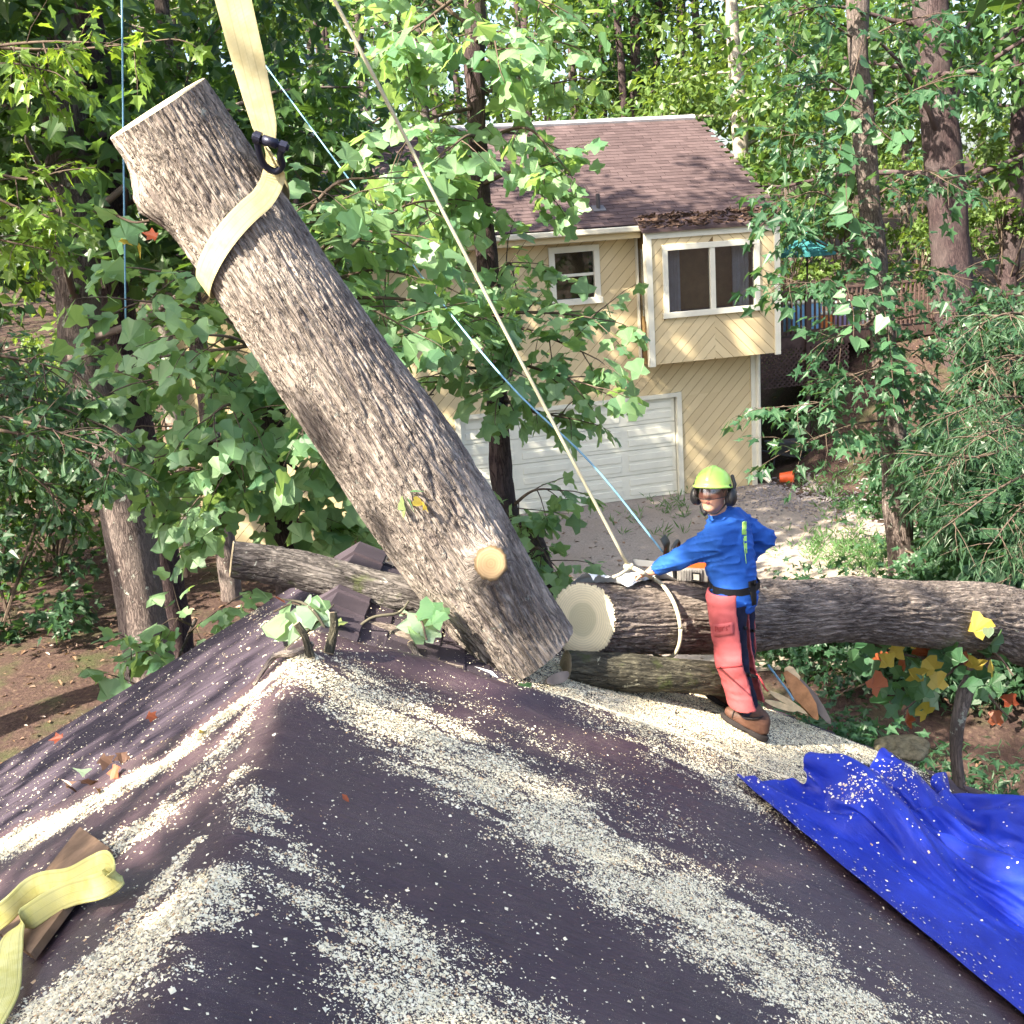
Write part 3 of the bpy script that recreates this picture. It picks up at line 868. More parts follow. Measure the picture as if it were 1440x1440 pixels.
def m_sheet():
    t = NT('brown_roof_sheet'); o = t.coord('Object'); v = t.coord('Object', (1, 1, 1))
    a = t.noise(o, 1.1, 5, .6); b = t.noise(o, 9.0, 5, .65); g = t.noise(o, 220.0, 2)
    c = t.ramp(a, [(.3, (.038, .020, .031)), (.7, (.066, .040, .052))])
    c = t.mix(t.ramp(b, [(.45, (0, 0, 0)), (.8, (.5, .5, .5))]), c, (.088, .062, .066))
    # powder too fine to see as chips, and rubbed streaks running with the pull of the sheet
    sp = t.noise(o, 420.0, 2, .6); pz = t.noise(o, 2.3, 4, .65)
    c = t.mix(t.math('MULTIPLY', t.ramp(sp, [(.60, (0,)*3), (.68, (1,)*3)]), t.ramp(pz, [(.42, (.05,)*3), (.66, (.75,)*3)])), c, (.52, .46, .36))
    stv = t.coord('Object', (2.5, 24, 2.5), (0, 0, -.55)); sk_ = t.noise(stv, 1.4, 4, .6)
    c = t.mix(t.ramp(sk_, [(.54, (0,)*3), (.72, (.45,)*3)]), c, (.092, .066, .072))
    return t.done(t.bsdf(c, t.ramp(b, [(.3, (.42,)*3), (.7, (.62,)*3)]), .5, t.bump(t.math('ADD', t.math('ADD', b, t.math('MULTIPLY', sk_, 1.2)), t.math('MULTIPLY', g, .15)), .45, .012)))
M_SHEET = m_sheet()
nu, nv = 300, 260
xs = np.linspace(-4.6, 3.4, nu); tt = np.linspace(0, 1, nv) ** .8
X_ = np.repeat(xs[:, None], nv, 1); ed = tarp_edge(xs)[:, None]
Y_ = .2 + (ed - .2) * tt[None]
Zt = tarpz(X_, Y_)
# tuck the far rim down
rim = np.stack([xs, tarp_edge(xs) + .015, roofz(xs, 0) + .015], -1)[:, None]
TV = np.concatenate([np.stack([X_, Y_, Zt], -1), rim], 1)
sheet = part('roof_sheet', TV.reshape(-1, 3), grid_f(nu, nv + 1), M_SHEET, None, True)
tag(sheet, 'dark brown roofing sheet strewn with sawdust over the near ridge', 'tarp')
def sheet_z(x, y):
    """height of the built sheet, read off its own grid"""
    x = np.asarray(x, float); y = np.asarray(y, float); sh = np.broadcast(x, y).shape; x = np.broadcast_to(x, sh).ravel(); y = np.broadcast_to(y, sh).ravel()
    fi = np.clip((x - xs_t[0]) / (xs_t[1] - xs_t[0]), 0, len(xs_t) - 1.001); i = fi.astype(int); f = fi - i
    def col(k):
        t = np.clip((y - .2) / (ed_t[k] - .2), 0, 1) ** 1.25 * (nv_t - 1); j = np.minimum(t.astype(int), nv_t - 2); g = t - j
        return Zt_t[k, j] * (1 - g) + Zt_t[k, j + 1] * g
    return (col(i) * (1 - f) + col(i + 1) * f).reshape(sh)
xs_t, ed_t, Zt_t, nv_t = xs.copy(), ed[:, 0].copy(), Zt.copy(), nv
def surfz(x, y):
    return np.where(y < tarp_edge(x) - .0, sheet_z(x, y), roofz(x, y) + .028)

# ------------------------------------------------------------------ blue strip peeping out at the front
def surf_pt(px, py, up=0.0):
    """first hit of the pixel ray with the covered roof"""
    v = ray(px, py); lo = None
    s = np.linspace(1.5, 11, 1200); P = CAM + v * s[:, None]
    h = P[:, 2] - surfz(P[:, 0], P[:, 1]) - up
    i = np.argmax(h < 0); 
    f = h[i-1] / (h[i-1] - h[i]) if i > 0 else 0
    return P[i-1] + (P[i] - P[i-1]) * f if i > 0 else P[0]

# ------------------------------------------------------------------ sawdust
STREAKS = [  # pixel polyline with half width (pixels) and strength
    ([(425, 945, 26), (520, 985, 52), (620, 1050, 62), (740, 1130, 62), (860, 1210, 62), (980, 1280, 66), (1100, 1360, 66), (1230, 1450, 60)], 1.15),
    ([(440, 960, 40), (560, 960, 40), (700, 1010, 46), (860, 1110, 50), (1000, 1220, 52), (1140, 1330, 60), (1300, 1430, 50)], .22),
    ([(330, 1090, 20), (400, 1220, 40), (480, 1290, 70), (580, 1350, 85), (680, 1430, 90), (760, 1500, 90)], .60),
    ([(540, 1330, 60), (600, 1390, 100), (690, 1450, 100)], 1.1),
    ([(455, 1330, 14), (540, 1400, 22), (600, 1460, 22)], .8),
    ([(430, 925, 14), (370, 965, 26), (310, 1010, 28), (240, 1070, 34), (150, 1120, 34), (60, 1170, 36), (-40, 1210, 40)], 1.5),
    ([(420, 940, 10), (350, 1000, 26), (310, 1060, 34), (250, 1120, 50), (180, 1180, 75), (60, 1260, 90)], .60),
    ([(300, 1240, 30), (250, 1280, 85), (180, 1350, 130), (90, 1430, 160), (20, 1500, 160)], 1.4),
    ([(270, 1190, 18), (230, 1240, 30), (160, 1330, 60)], .8),
    ([(790, 962, 10), (860, 985, 34), (930, 1010, 46), (1000, 1040, 50), (1080, 1075, 50)], 3.5),
    ([(900, 985, 16), (1000, 1010, 26), (1090, 1025, 30), (1170, 1035, 26), (1230, 1055, 20)], 1.6),
    ([(1260, 1010, 12), (1300, 1030, 12)], .0),
    ([(360, 860, 12), (440, 900, 12)], .25),
]
segs = []
for pl, st in STREAKS:
    W = []
    for (x, y, hw) in pl:
        c = surf_pt(x, y)
        e = surf_pt(x + hw * .7, y - hw * .7); e2 = surf_pt(x - hw * .7, y + hw * .7)
        W.append((c[0], c[1], (.36 if x > 430 else .45) * (np.hypot(*(e - c)[:2]) + np.hypot(*(e2 - c)[:2]))))
    W = np.array(W)
    for i in range(len(W) - 1): segs.append((W[i], W[i+1], st))
N = 2400000
sx = RNG.uniform(-3.4, 3.0, N); sy = RNG.uniform(1.9, YF - .02, N)
# thin candidates outside the picture early
vx = np.stack([sx, sy, roofz(sx, sy)], -1) - CAM
dd = vx @ _fw; ix = 720 + FPX * (vx @ _rt) / dd; iy = 720 - FPX * (vx @ _up) / dd
ok = (ix > -60) & (ix < 1500) & (iy < 1500)
sx, sy, iy = sx[ok], sy[ok], iy[ok]
den = np.full(len(sx), .022) + .026 * (sx < 1.6)
for a, b, st in segs:
    ab = b[:2] - a[:2]; q = np.stack([sx, sy], -1) - a[:2]
    t = np.clip(q @ ab / (ab @ ab + 1e-9), 0, 1)
    d = np.hypot(q[:, 0] - t * ab[0], q[:, 1] - t * ab[1]); w = a[2] + (b[2] - a[2]) * t
    den = np.maximum(den, st * np.exp(-(d / w) ** 2 * .9) * (d < 2.4 * w))
cand = RNG.random(len(sx)) < np.clip(den * 1.6, 0, 1)
sx, sy, den = sx[cand], sy[cand], den[cand]
# clumping: drifts stretched down the slope
nzv = fbm(np.stack([sx * 5, sy * 11, sx * 0 + .7], -1), 3) + .5 * pn(np.stack([sx * 16, sy * 30, sx * 0], -1))
keep = RNG.random(len(sx)) < np.clip(.07 + .66 * np.minimum(den, 1.25) + nzv * .75 * sstep(.02, .35, den), .0, 1)
sx, sy, den = sx[keep], sy[keep], den[keep]
def chips(sx, sy, den, base, lo_, hi_, tri=False):
    n = len(sx)
    size = np.clip(RNG.lognormal(0, .5, n) * base, lo_, hi_)
    big = RNG.random(n) < .02; size[big] = np.minimum(size[big] * 1.8, hi_)
    sz = surfz(sx, sy) + size * .15 + .002 + .006 * np.clip(den - .6, 0, 1) * RNG.random(n)
    C_ = np.stack([sx, sy, sz], -1)
    A_ = RNG.normal(size=(n, 3)) * [1, 1, .12]; A_[:, 2] -= .45 * A_[:, 0] * (sx > XR) - .45 * A_[:, 0] * (sx < XR); A_ /= np.linalg.norm(A_, axis=1)[:, None]
    B_ = np.cross(A_, RNG.normal(size=(n, 3)) * .22 + [0.40, 0, 1]); B_ /= np.linalg.norm(B_, axis=1)[:, None]
    a_ = A_ * size[:, None]; b_ = B_ * (size * RNG.uniform(.3, .95, n))[:, None]; n_ = np.cross(A_, B_) * (size * .22)[:, None]
    jit = lambda: RNG.uniform(.55, 1.2, n)[:, None]
    if tri: V = np.stack([C_ - a_ * jit() - b_ * jit(), C_ + a_ * jit() - b_ * jit() + n_, C_ + b_ * jit() * 1.3], 1)
    else: V = np.stack([C_ - a_ * jit() - b_ * jit(), C_ + a_ * jit() - b_ * jit() + n_, C_ + a_ * jit() + b_ * jit(), C_ - a_ * jit() + b_ * jit() + n_], 1)
    return V
fine = RNG.random(len(sx)) < np.clip(.48 + .20 * sstep(4.0, 5.5, sy), 0, .85)
Vq = chips(sx[~fine], sy[~fine], den[~fine], .0031, .0015, .0095); Vt = chips(sx[fine], sy[fine], den[fine], .0026, .0012, .006, True)
V = np.concatenate([Vq.reshape(-1, 3), Vt.reshape(-1, 3)])
F = [list(range(4 * i, 4 * i + 4)) for i in range(len(Vq))] + [list(range(4 * len(Vq) + 3 * i, 4 * len(Vq) + 3 * i + 3)) for i in range(len(Vt))]
def m_dust():
    t = NT('fresh_sawdust'); r = t.n('ShaderNodeNewGeometry').outputs['Random Per Island']
    c = t.ramp(r, [(0, (.74, .64, .43)), (.3, (.87, .79, .57)), (.85, (.92, .87, .69)), (.97, (.62, .42, .24))])
    return t.done(t.bsdf(c, .85, .15))
M_DUST = m_dust()
so = part('sawdust', V, F, M_DUST, None, kind='stuff'); print('chips', len(sx))
tag(so, 'pale sawdust and wood chips scattered in drifts over the roof', 'sawdust')
# ================================================================== logs
def m_hero_bark(name, dark, light, lichen, moss=0.0, sv=6.0):
    t = NT(name); o = t.coord('Object'); uv = t.coord('UV', (1, .22, 1))
    fine = t.noise(uv, 70.0, 5, .75); med = t.noise(uv, 22.0, 4, .65, .5); big = t.noise(o, 2.2, 4, .6)
    c = t.ramp(med, [(.32, dark), (.62, light)])
    ln = t.math('ABSOLUTE', t.math('SUBTRACT', t.noise(t.coord('UV', (1, .13, 1)), 30.0, 4, .6, .4), .5))
    lnr = t.ramp(ln, [(.0, (0,)*3), (.075, (1,)*3)])
    c = t.mix(t.math('MULTIPLY', t.math('SUBTRACT', 1.0, lnr), .42), c, tuple(a * .5 for a in dark))
    c = t.mix(t.ramp(fine, [(.35, (.75,)*3), (.65, (0,)*3)]), c, tuple(a * .55 for a in dark))
    c = t.mix(t.ramp(big, [(.45, (0,)*3), (.7, (.5,)*3)]), c, tuple(min(1, a * 1.25) for a in light))
    li = t.noise(o, 11.0, 6, .75, .6)
    c = t.mix(t.ramp(li, [(.63, (0,)*3), (.67, (.85,)*3)]), c, lichen)
    if moss:
        mo = t.noise(o, 4.0, 5, .65)
        c = t.mix(t.ramp(mo, [(.62 - moss, (0,)*3), (.70 - moss, (.8,)*3)]), c, (.07, .085, .03))
    return t.done(t.bsdf(c, .92, .15, t.bump(t.math('ADD', t.math('ADD', fine, med), lnr), 1.0, .012)))
def m_endgrain(name, pale, heart, rad, rim=.6):
    t = NT(name); uv = t.coord('UV'); sep = t.n('ShaderNodeSeparateXYZ', i0=uv)
    x, y = sep.outputs[0], sep.outputs[1]
    r = t.math('SQRT', t.math('ADD', t.math('MULTIPLY', x, x), t.math('MULTIPLY', y, y)))
    r = t.math('ADD', r, t.math('MULTIPLY', t.noise(uv, 9.0, 3), .02))
    rings = t.math('SINE', t.math('MULTIPLY', r, 420.0))
    rn = t.math('DIVIDE', r, rad)
    c = t.ramp(rn, [(0, heart), (.42, heart), (.5, pale), (.90, pale), (1.0, tuple(a * rim for a in pale))])
    c = t.mix(t.math('MULTIPLY', t.math('ADD', rings, 1.0), .17), c, tuple(a * .45 for a in pale))
    sv = t.coord('UV', (1, 60, 1), (0, 0, .5)); saw = t.noise(sv, 5.0, 3)
    c = t.mix(t.math('MULTIPLY', saw, .45), c, tuple(min(1, a * .7) for a in pale))
    return t.done(t.bsdf(c, .75, .2, t.bump(saw, .3, .004)))

def bark_disp(R0, depth=.016, fr=11.0, st=.24, seed=0.0, knots=(), lump=.03):
    def f(th, s, rr):
        sh = th.shape; th = th.ravel(); s = s.ravel()
        x = np.cos(th) * R0; y = np.sin(th) * R0
        wr = fbm(np.stack([x * 5, y * 5, s * 1.3 + seed], -1), 2) * .12
        p = np.stack([x * fr + wr * 4, y * fr + wr * 3, s * fr * st + seed], -1)
        n1 = pn(p); n2 = pn(np.stack([p[:, 0] * 1.7 + 31, p[:, 1] * 1.7, p[:, 2] * 1.9], -1))
        h = np.minimum(sstep(0, .20, np.abs(n1)), .40 + .60 * sstep(0, .18, np.abs(n2)))
        fine = fbm(np.stack([x * 70, y * 70, s * 30 + seed], -1), 2)
        d = (h - .6) * depth + fine * depth * .22
        d = d + lump * fbm(np.stack([x * 1.7, y * 1.7, s * .9 + seed], -1), 2)
        for (kt, ks, kw, kh) in knots:
            dt = np.abs((th - kt + PI) % (2 * PI) - PI) * R0
            d = d + kh * np.exp(-(dt / kw) ** 2 - ((s - ks) / (kw * 1.25)) ** 2)
        return d.reshape(sh)
    return f
def log(P, R, n, step, disp, mat, parent, endmats, cutn=(None, None), uvr=None, name='bark'):
    """dense bark tube with separate end-grain faces"""
    P = np.asarray(P, float); R = np.asarray(R, float)
    L = np.linalg.norm(np.diff(P, axis=0), axis=1).sum(); sub = max(1, int(L / step / (len(P) - 1)))
    PRr = crom(np.hstack([P, R[:, None]]), sub)
    P2, R2 = PRr[:, :3], PRr[:, 3]
    V, F, uv = tube_vf(P2, R2, n, False, 1, disp)
    k = len(P2); T, Nn, Bb = frames(P2); V = V.reshape(k, n, 3)
    for end, cn in zip((0, -1), cutn):
        if cn is None: continue
        cn = nrm(cn); ax = T[end] * (1 if end == 0 else -1)
        q = (V[end] - P2[end]) @ cn; sh = -q / (ax @ cn)         # move ring along the axis on to the cut plane
        m = min(k // 3, 40)
        for i in range(m):
            w = 1 - i / m
            V[i if end == 0 else k - 1 - i] += ax * (sh * w)[:, None]
    o = part(name, V.reshape(-1, 3), F, mat, parent, True, uv)
    for end, em in zip((0, -1), endmats):
        if em is None: continue
        c = V[end].mean(0); ax = T[end] * (-1 if end == 0 else 1)
        nn_ = ax if cutn[end] is None else nrm(cutn[end])
        ring = V[end]; rr_ = .5
        e1 = nrm(np.cross(nn_, [0, 0, 1])) if abs(nn_[2]) < .95 else np.array([1., 0, 0]); e2 = np.cross(nn_, e1)
        VV = [c + nn_ * .004]; UVv = [(0, 0)]
        for fr_ in (.35, .7, .965, 1.0):
            for p in ring:
                qv = c + (p - c) * fr_ + nn_ * (.004 if fr_ < 1 else -.001); VV.append(qv); UVv.append(((qv - c) @ e1, (qv - c) @ e2))
        FF = [[0, 1 + j, 1 + (j + 1) % n] for j in range(n)]
        for lv in range(3):
            b0 = 1 + lv * n
            FF += [[b0 + j, b0 + n + j, b0 + n + (j + 1) % n, b0 + (j + 1) % n] for j in range(n)]
        part('cut_face', VV, FF, em, parent, True, uv=UVv)
    return o, P2, R2, T, Nn, Bb

M_BARK_A = m_hero_bark('grey_furrowed_bark', (.160, .130, .122), (.47, .41, .365), (.36, .39, .36))
M_BARK_B = m_hero_bark('brown_furrowed_bark', (.115, .092, .086), (.40, .335, .29), (.34, .35, .30))
M_BARK_C = m_hero_bark('mossy_lichen_bark', (.050, .042, .045), (.22, .20, .19), (.50, .54, .50), .05)
M_BARK_D = m_hero_bark('dusty_mossy_bark', (.045, .042, .035), (.17, .155, .11), (.50, .47, .34), .05)
M_END1 = m_endgrain('pale_endgrain', (.84, .74, .50), (.56, .52, .34), .25)
M_END2 = m_endgrain('knot_endgrain', (.43, .295, .165), (.34, .24, .13), .095, .22)
M_END3 = m_endgrain('branch_endgrain', (.55, .45, .30), (.42, .33, .22), .10)

# the hanging trunk piece
hb = at(748, 922, 5.95); ht = at(222, 152, 5.85)
mid1 = at(600, 712, 5.97); mid2 = at(410, 428, 5.92)
def wpx(w, y): return .5 * w * y / FPX * 1.02
HPth = [ht, mid2, mid1, hb]; HR = [wpx(140, 5.9), wpx(155, 5.9), wpx(176, 5.9), wpx(140, 5.9)]
hang = thing('hanging_trunk_section', 'thick grey trunk section hanging tilted from a yellow crane sling', 'log', hb)
# knot position in (theta, s)
_P = crom(np.array(HPth), 60); _T, _N, _B = frames(_P); _L = np.concatenate([[0], np.cumsum(np.linalg.norm(np.diff(_P, axis=0), axis=1))])
def on_trunk(px, py, y):
    w = at(px, py, y); i = np.argmin(np.linalg.norm(_P - w, axis=1)); d = w - _P[i]; d = d - _T[i] * (d @ _T[i])
    return math.atan2(d @ _B[i], d @ _N[i]) % (2 * PI), _L[i], i
k1 = on_trunk(690, 800, 5.66); k2 = on_trunk(205, 285, 5.80); k3 = on_trunk(700, 850, 5.70)
disp = bark_disp(.31, .015, 29.0, .085, 0.0, [(k1[0], k1[1], .12, .075), (k2[0], k2[1], .10, .085), (k3[0], k3[1], .13, .03)], .022)
_ua = nrm(ht - mid2); _vw = nrm(ht - CAM); _topn = nrm(_ua - _vw * (_ua @ _vw)) - _vw * .035
_o, hP, hR, hT, hN, hB = log(HPth, HR, 350, .0095, disp, M_BARK_A, hang, (M_END1, M_END3), (_topn, None))
# sawn knot
i = k1[2]; kd = _N[i] * math.cos(k1[0]) + _B[i] * math.sin(k1[0]); kd = nrm(kd - .12 * _T[i] + np.array([.10, -.25, .05]))
kc = _P[i] + kd * .20
log([kc, kc + kd * .13, kc + kd * .208], [.175, .135, .090], 60, .008, bark_disp(.1, .008, 14, .4, 3.0, (), .012), M_BARK_A, hang, (None, M_END2), name='branch_stub')

# the long felled trunk
LP = [at(820, 871, 6.38), at(905, 869, 6.60), at(1060, 867, 7.05), at(1240, 858, 7.9), at(1440, 884, 9.2), at(1640, 960, 10.6)]
LR = [.229, .230, .237, .245, .33, .42]
fel = thing('felled_trunk', 'long felled trunk lying behind the worker with pale sawn end', 'log', LP[0])
_ax = nrm(LP[1] - LP[0])
_o, fP, fR, fT, fN, fB = log(LP, LR, 230, .014, bark_disp(.26, .015, 27.0, .085, 5.0, (), .03), M_BARK_B, fel, (M_END1, None), (nrm(-_ax + .55 * nrm(CAM - LP[0])), None))

# lower log under it and the mossy branch on the left
SP = [at(795, 938, 6.05), at(860, 944, 6.12), at(950, 950, 6.25), at(1035, 958, 6.42)]
low = thing('bracing_log', 'short mossy log lying under the felled trunk, dusted with sawdust', 'log', SP[0])
log(SP, [.095, .105, .105, .10], 100, .01, bark_disp(.1, .007, 16, .35, 9.0, (), .02), M_BARK_D, low, (M_END3, M_END3))
BP = [at(326, 785, 6.15), at(420, 800, 6.15), at(520, 826, 6.12), at(610, 850, 6.1), at(700, 890, 6.15)]
bra = thing('mossy_branch_log', 'mossy lichen-spotted branch log lying across the ridge with a sawn end', 'log', BP[0])
log(BP, [.095, .10, .108, .115, .12], 110, .01, bark_disp(.1, .010, 17, .35, 13.0, (), .025), M_BARK_C, bra, (M_END3, None), (nrm(BP[0] - BP[1]) + np.array([0, -.22, 0.0]), None))
# ================================================================== the worker
M_SHIRT = plain('blue_shirt_cloth', (.018, .090, .38), .75, .2, .15, 9, .25, 400)
M_NAVY = plain('navy_trouser_cloth', (.016, .018, .040), .85, .15, .3, 12, .2, 300)
M_CHAPS = plain('faded_red_chaps', (.40, .090, .098), .65, .3, .22, 7, .25, 160)
M_CHAPD = plain('chaps_piping', (.30, .04, .045), .7, .2)
M_SKIN = plain('skin', (.48, .27, .185), .5, .4, .08, 12)
M_LIP = plain('lips', (.36, .13, .11), .5, .4, .05)
M_HAIR = plain('dark_hair', (.015, .010, .010), .6, .3)
M_BELT = plain('black_webbing', (.010, .010, .012), .7, .25)
M_BOOT = plain('brown_boot_leather', (.085, .040, .027), .6, .35, .3, 14, .3, 90)
M_SOLE = plain('boot_sole_rubber', (.022, .018, .018), .8, .2)
M_LIME = plain('lime_helmet_shell', (.46, .76, .14), .28, .5, .04)
M_BLK = plain('black_plastic', (.012, .012, .014), .45, .45)
M_LIMEP = plain('lime_print', (.42, .75, .16), .7, .2, .1)
M_EYE = plain('eye_white', (.6, .58, .55), .3, .5, .02); M_IRIS = plain('eye_dark', (.02, .012, .01), .2, .5, .02)
def m_visor():
    t = NT('smoked_visor'); g = t.n('ShaderNodeBsdfGlossy', Color=(.9, .9, .95), Roughness=.06); tr = t.n('ShaderNodeBsdfTransparent', Color=(.42, .36, .38)); mx = t.n('ShaderNodeMixShader')
    t.set(mx.inputs[0], .10); t.t.links.new(tr.outputs[0], mx.inputs[1]); t.t.links.new(g.outputs[0], mx.inputs[2]); return t.done(mx)

Z3 = np.array([0, 0, 1.0])
bF = nrm([-.86, .50, 0]); bL = np.cross(Z3, bF)
BM = np.stack([bF, bL, Z3], 1)
pelvis = at(1033, 838, 6.30); waist = at(1030, 806, 6.34); chest = at(1024, 770, 6.40); ctop = at(1021, 744, 6.42); neck = at(1016, 727, 6.42)
shL = ctop + bL * .165 + [0, 0, -.012]; shR = ctop - bL * .165 + [0, 0, .0]
elL = at(957, 785, 6.40); wrL = at(919, 802, 6.50)
elR = at(1076, 757, 6.62); wrR = at(1049, 785, 6.62)
man = thing('person', 'worker in lime helmet, blue long-sleeved shirt and red chaps leaning on the felled trunk', 'person', onR(1050, 1030))

def sd_torso(p):
    d = ellip(p, chest + [0, 0, .0], (.118, .170, .22), BM)
    d = smin(d, ellip(p, waist, (.105, .150, .20), BM), .08)
    d = smin(d, ellip(p, pelvis + [0, 0, .01], (.118, .160, .15), BM), .06)
    d = smin(d, chain(p, [shR, ctop + [0, 0, .02], shL], [.062, .075, .062], .03), .07)
    d = smin(d, cone(p, ctop, neck, .075, .055), .05)
    return d
def sd_arms(p, g=0.0):
    a = chain(p, [shL, shL * .5 + elL * .5, elL, wrL], [.070 + g, .060 + g, .050 + g, .036 + g], .02)
    b = chain(p, [shR, shR * .5 + elR * .5, elR, wrR], [.070 + g, .060 + g, .052 + g, .037 + g], .02)
    return np.minimum(a, b)
z_hem = waist[2] - .235
def folds(p):
    q = p @ BM
    n = pn(np.stack([q[:, 0] * 9 + q[:, 2] * 5, q[:, 1] * 9, q[:, 2] * 14 + q[:, 1] * 8], -1)); m = pn(np.stack([q[:, 0] * 22, q[:, 1] * 22, q[:, 2] * 12], -1))
    cr = pn(np.stack([q[:, 0] * 6 + q[:, 2] * 16, q[:, 1] * 7 - q[:, 2] * 13, q[:, 2] * 5], -1))
    return .004 * n + .012 * np.clip(1 - np.abs(cr) / .34, 0, 1) ** 2 + .002 * m
def sd_shirt(p):
    d = smin(sd_torso(p) - .012, sd_arms(p, .008), .045) - folds(p)
    q = (p - pelvis) @ BM
    hem = z_hem + .02 * np.sin(q[:, 1] * 20) 
    d = np.maximum(d, hem - p[:, 2])
    d = np.maximum(d, -(np.linalg.norm((p - neck - [0, 0, .02]) * [1, 1, .8], axis=1) - .066))
    d = np.maximum(d, -cone(p, wrL + nrm(wrL - elL) * .02, wrL + nrm(wrL - elL) * .2, .06, .06))
    return d
lo = np.minimum.reduce([shL, shR, elL, wrL, elR, wrR, pelvis]) - .22; hi = np.maximum.reduce([shL, shR, elL, wrL, elR, wrR, neck]) + .15
lo[2] = z_hem - .05
V, F = sdf_vf(sd_shirt, lo, hi, .0085)
shirt = part('shirt', V, F, M_SHIRT, man, True)

# body under the clothes: head, neck, arms, hand in one surface
hF = nrm([-.46, -.88, .20]); hL = nrm(np.cross(Z3, hF)); hU = np.cross(hF, hL)
HMx = np.stack([hF, hL, hU], 1); Hc = at(1002, 694, 6.34); HS = .94
def hw(f, l, u): return Hc + HMx @ (np.array([f, l, u]) * HS)
hdir = nrm(wrL - elL + np.array([-.05, .10, -.06])); hside = nrm(np.cross(hdir, Z3)); hnorm = np.cross(hside, hdir)
palm = wrL + hdir * .06
def finger(base, yaw, L, r, drop):
    d = nrm(hdir + hside * yaw); p0 = palm + base[0] * hdir + base[1] * hside + base[2] * hnorm
    p1 = p0 + d * L * .45 + hnorm * .006; p2 = p1 + nrm(d - hnorm * drop) * L * .32; p3 = p2 + nrm(d - hnorm * (drop * 1.9)) * L * .25
    return [p0, p1, p2, p3], [r, r * .95, r * .85, r * .7]
FG = [finger((.03, -.030, 0), -.25, .080, .0088, .35), finger((.035, -.010, .002), -.08, .092, .0092, .35), finger((.033, .011, .001), .10, .086, .009, .38), finger((.025, .030, -.002), .28, .068, .008, .4),
      finger((-.025, -.035, -.004), -.95, .070, .0105, .25)]
def sd_body(p):
    q = ((p - Hc) @ HMx) / HS
    c = np.array
    d = ellip(q, (-.012, 0, .040), (.098, .078, .098))
    d = smin(d, ellip(q, (.022, 0, -.040), (.066, .060, .072)), .045)
    d = smin(d, ellip(q, (.062, 0, -.092), (.026, .030, .022)), .03)
    d = smin(d, cone(q, (.080, 0, .022), (.104, 0, -.018), .009, .0135), .012)
    d = smin(d, cone(q, (.094, -.012, -.022), (.094, .012, -.022), .009, .009), .01)
    d = smin(d, cone(q, (.074, -.035, .036), (.074, .035, .036), .016, .016), .02)
    d = smin(d, cone(q, (.055, -.045, -.015), (.055, .045, -.015), .022, .022), .03)
    d = smin(d, cone(q, (.082, -.016, -.050), (.082, .016, -.050), .0085, .0085), .012)
    d = smin(d, cone(q, (.080, -.012, -.064), (.080, .012, -.064), .009, .009), .012)
    for s in (-1, 1):
        d = np.maximum(d, -(ellip(q, (.088, s * .032, .018), (.018, .018, .010))))
        d = smin(d, ellip(q, (-.008, s * .080, -.005), (.022, .010, .032)), .01)
    d = d * HS
    d = smin(d, cone(p, neck - [0, 0, .03], hw(-.02, 0, -.04), .056, .050), .03)
    d = smin(d, sd_torso(p) + .01, .04)
    a = sd_arms(p, -.008)
    a = smin(a, cone(p, wrL, palm - hdir * .02, .028, .022), .02)
    h = rbox(p, palm, (.042, .040, .014), .012, np.stack([hdir, hside, hnorm], 1))
    a = smin(a, h, .018)
    for J, R in FG: a = smin(a, chain(p, J, R, .004), .007)
    return np.minimum(d, a)
lo2 = np.minimum(lo, palm - .16); hi2 = np.maximum(hi, Hc + .2); lo2[2] = chest[2] - .1
# two passes: coarse grid for the hidden parts would waste detail, so keep head, neck, arm and hand only
def sd_body2(p):
    return np.maximum(sd_body(p), -(p[:, 2] - (chest[2] - .06)))
lo2[2] = palm[2] - .12 if palm[2] - .12 < chest[2] - .06 else chest[2] - .08
V, F = sdf_vf(sd_body, np.array([lo2[0], lo2[1], lo2[2]]), np.array([max(Hc[0], shR[0]) + .16, hi2[1], Hc[2] + .17]), .0052)
part('body', V, F, M_SKIN, man, True)
for s in (-1, 1):
    e = hw(.079, s * .032, .018)
    V, F = sdf_vf(lambda p: ellip(p, e, (.012, .012, .012)), e - .02, e + .02, .004); ey = part('eye', V, F, M_EYE, man, True)
    V, F = sdf_vf(lambda p: ellip(p, e + hF * .007, (.007, .007, .007)), e - .022, e + .022, .0025); part('iris', V, F, M_IRIS, ey, True)
    MB().tube([hw(.088, s * .012, .040), hw(.091, s * .032, .046), hw(.078, s * .052, .040)], [.004, .005, .003], 6).build('eyebrow', M_HAIR, man, True)
V, F = sdf_vf(lambda p: chain(p, [hw(.082, -.024, -.056), hw(.0925, 0, -.055), hw(.082, .024, -.056)], [.003, .0075, .003], .01), Hc - .16, Hc + .16, .003); part('lips', V, F, M_LIP, man, True)
V, F = sdf_vf(lambda p: np.maximum(ellip((p - Hc) @ HMx / HS, (-.022, 0, .038), (.100, .086, .102)) * HS, ((p - Hc) @ hF) - .03 - .3 * np.abs((p - Hc) @ hU)), Hc - .2, Hc + .2, .006); part('hair', V, F, M_HAIR, man, True)

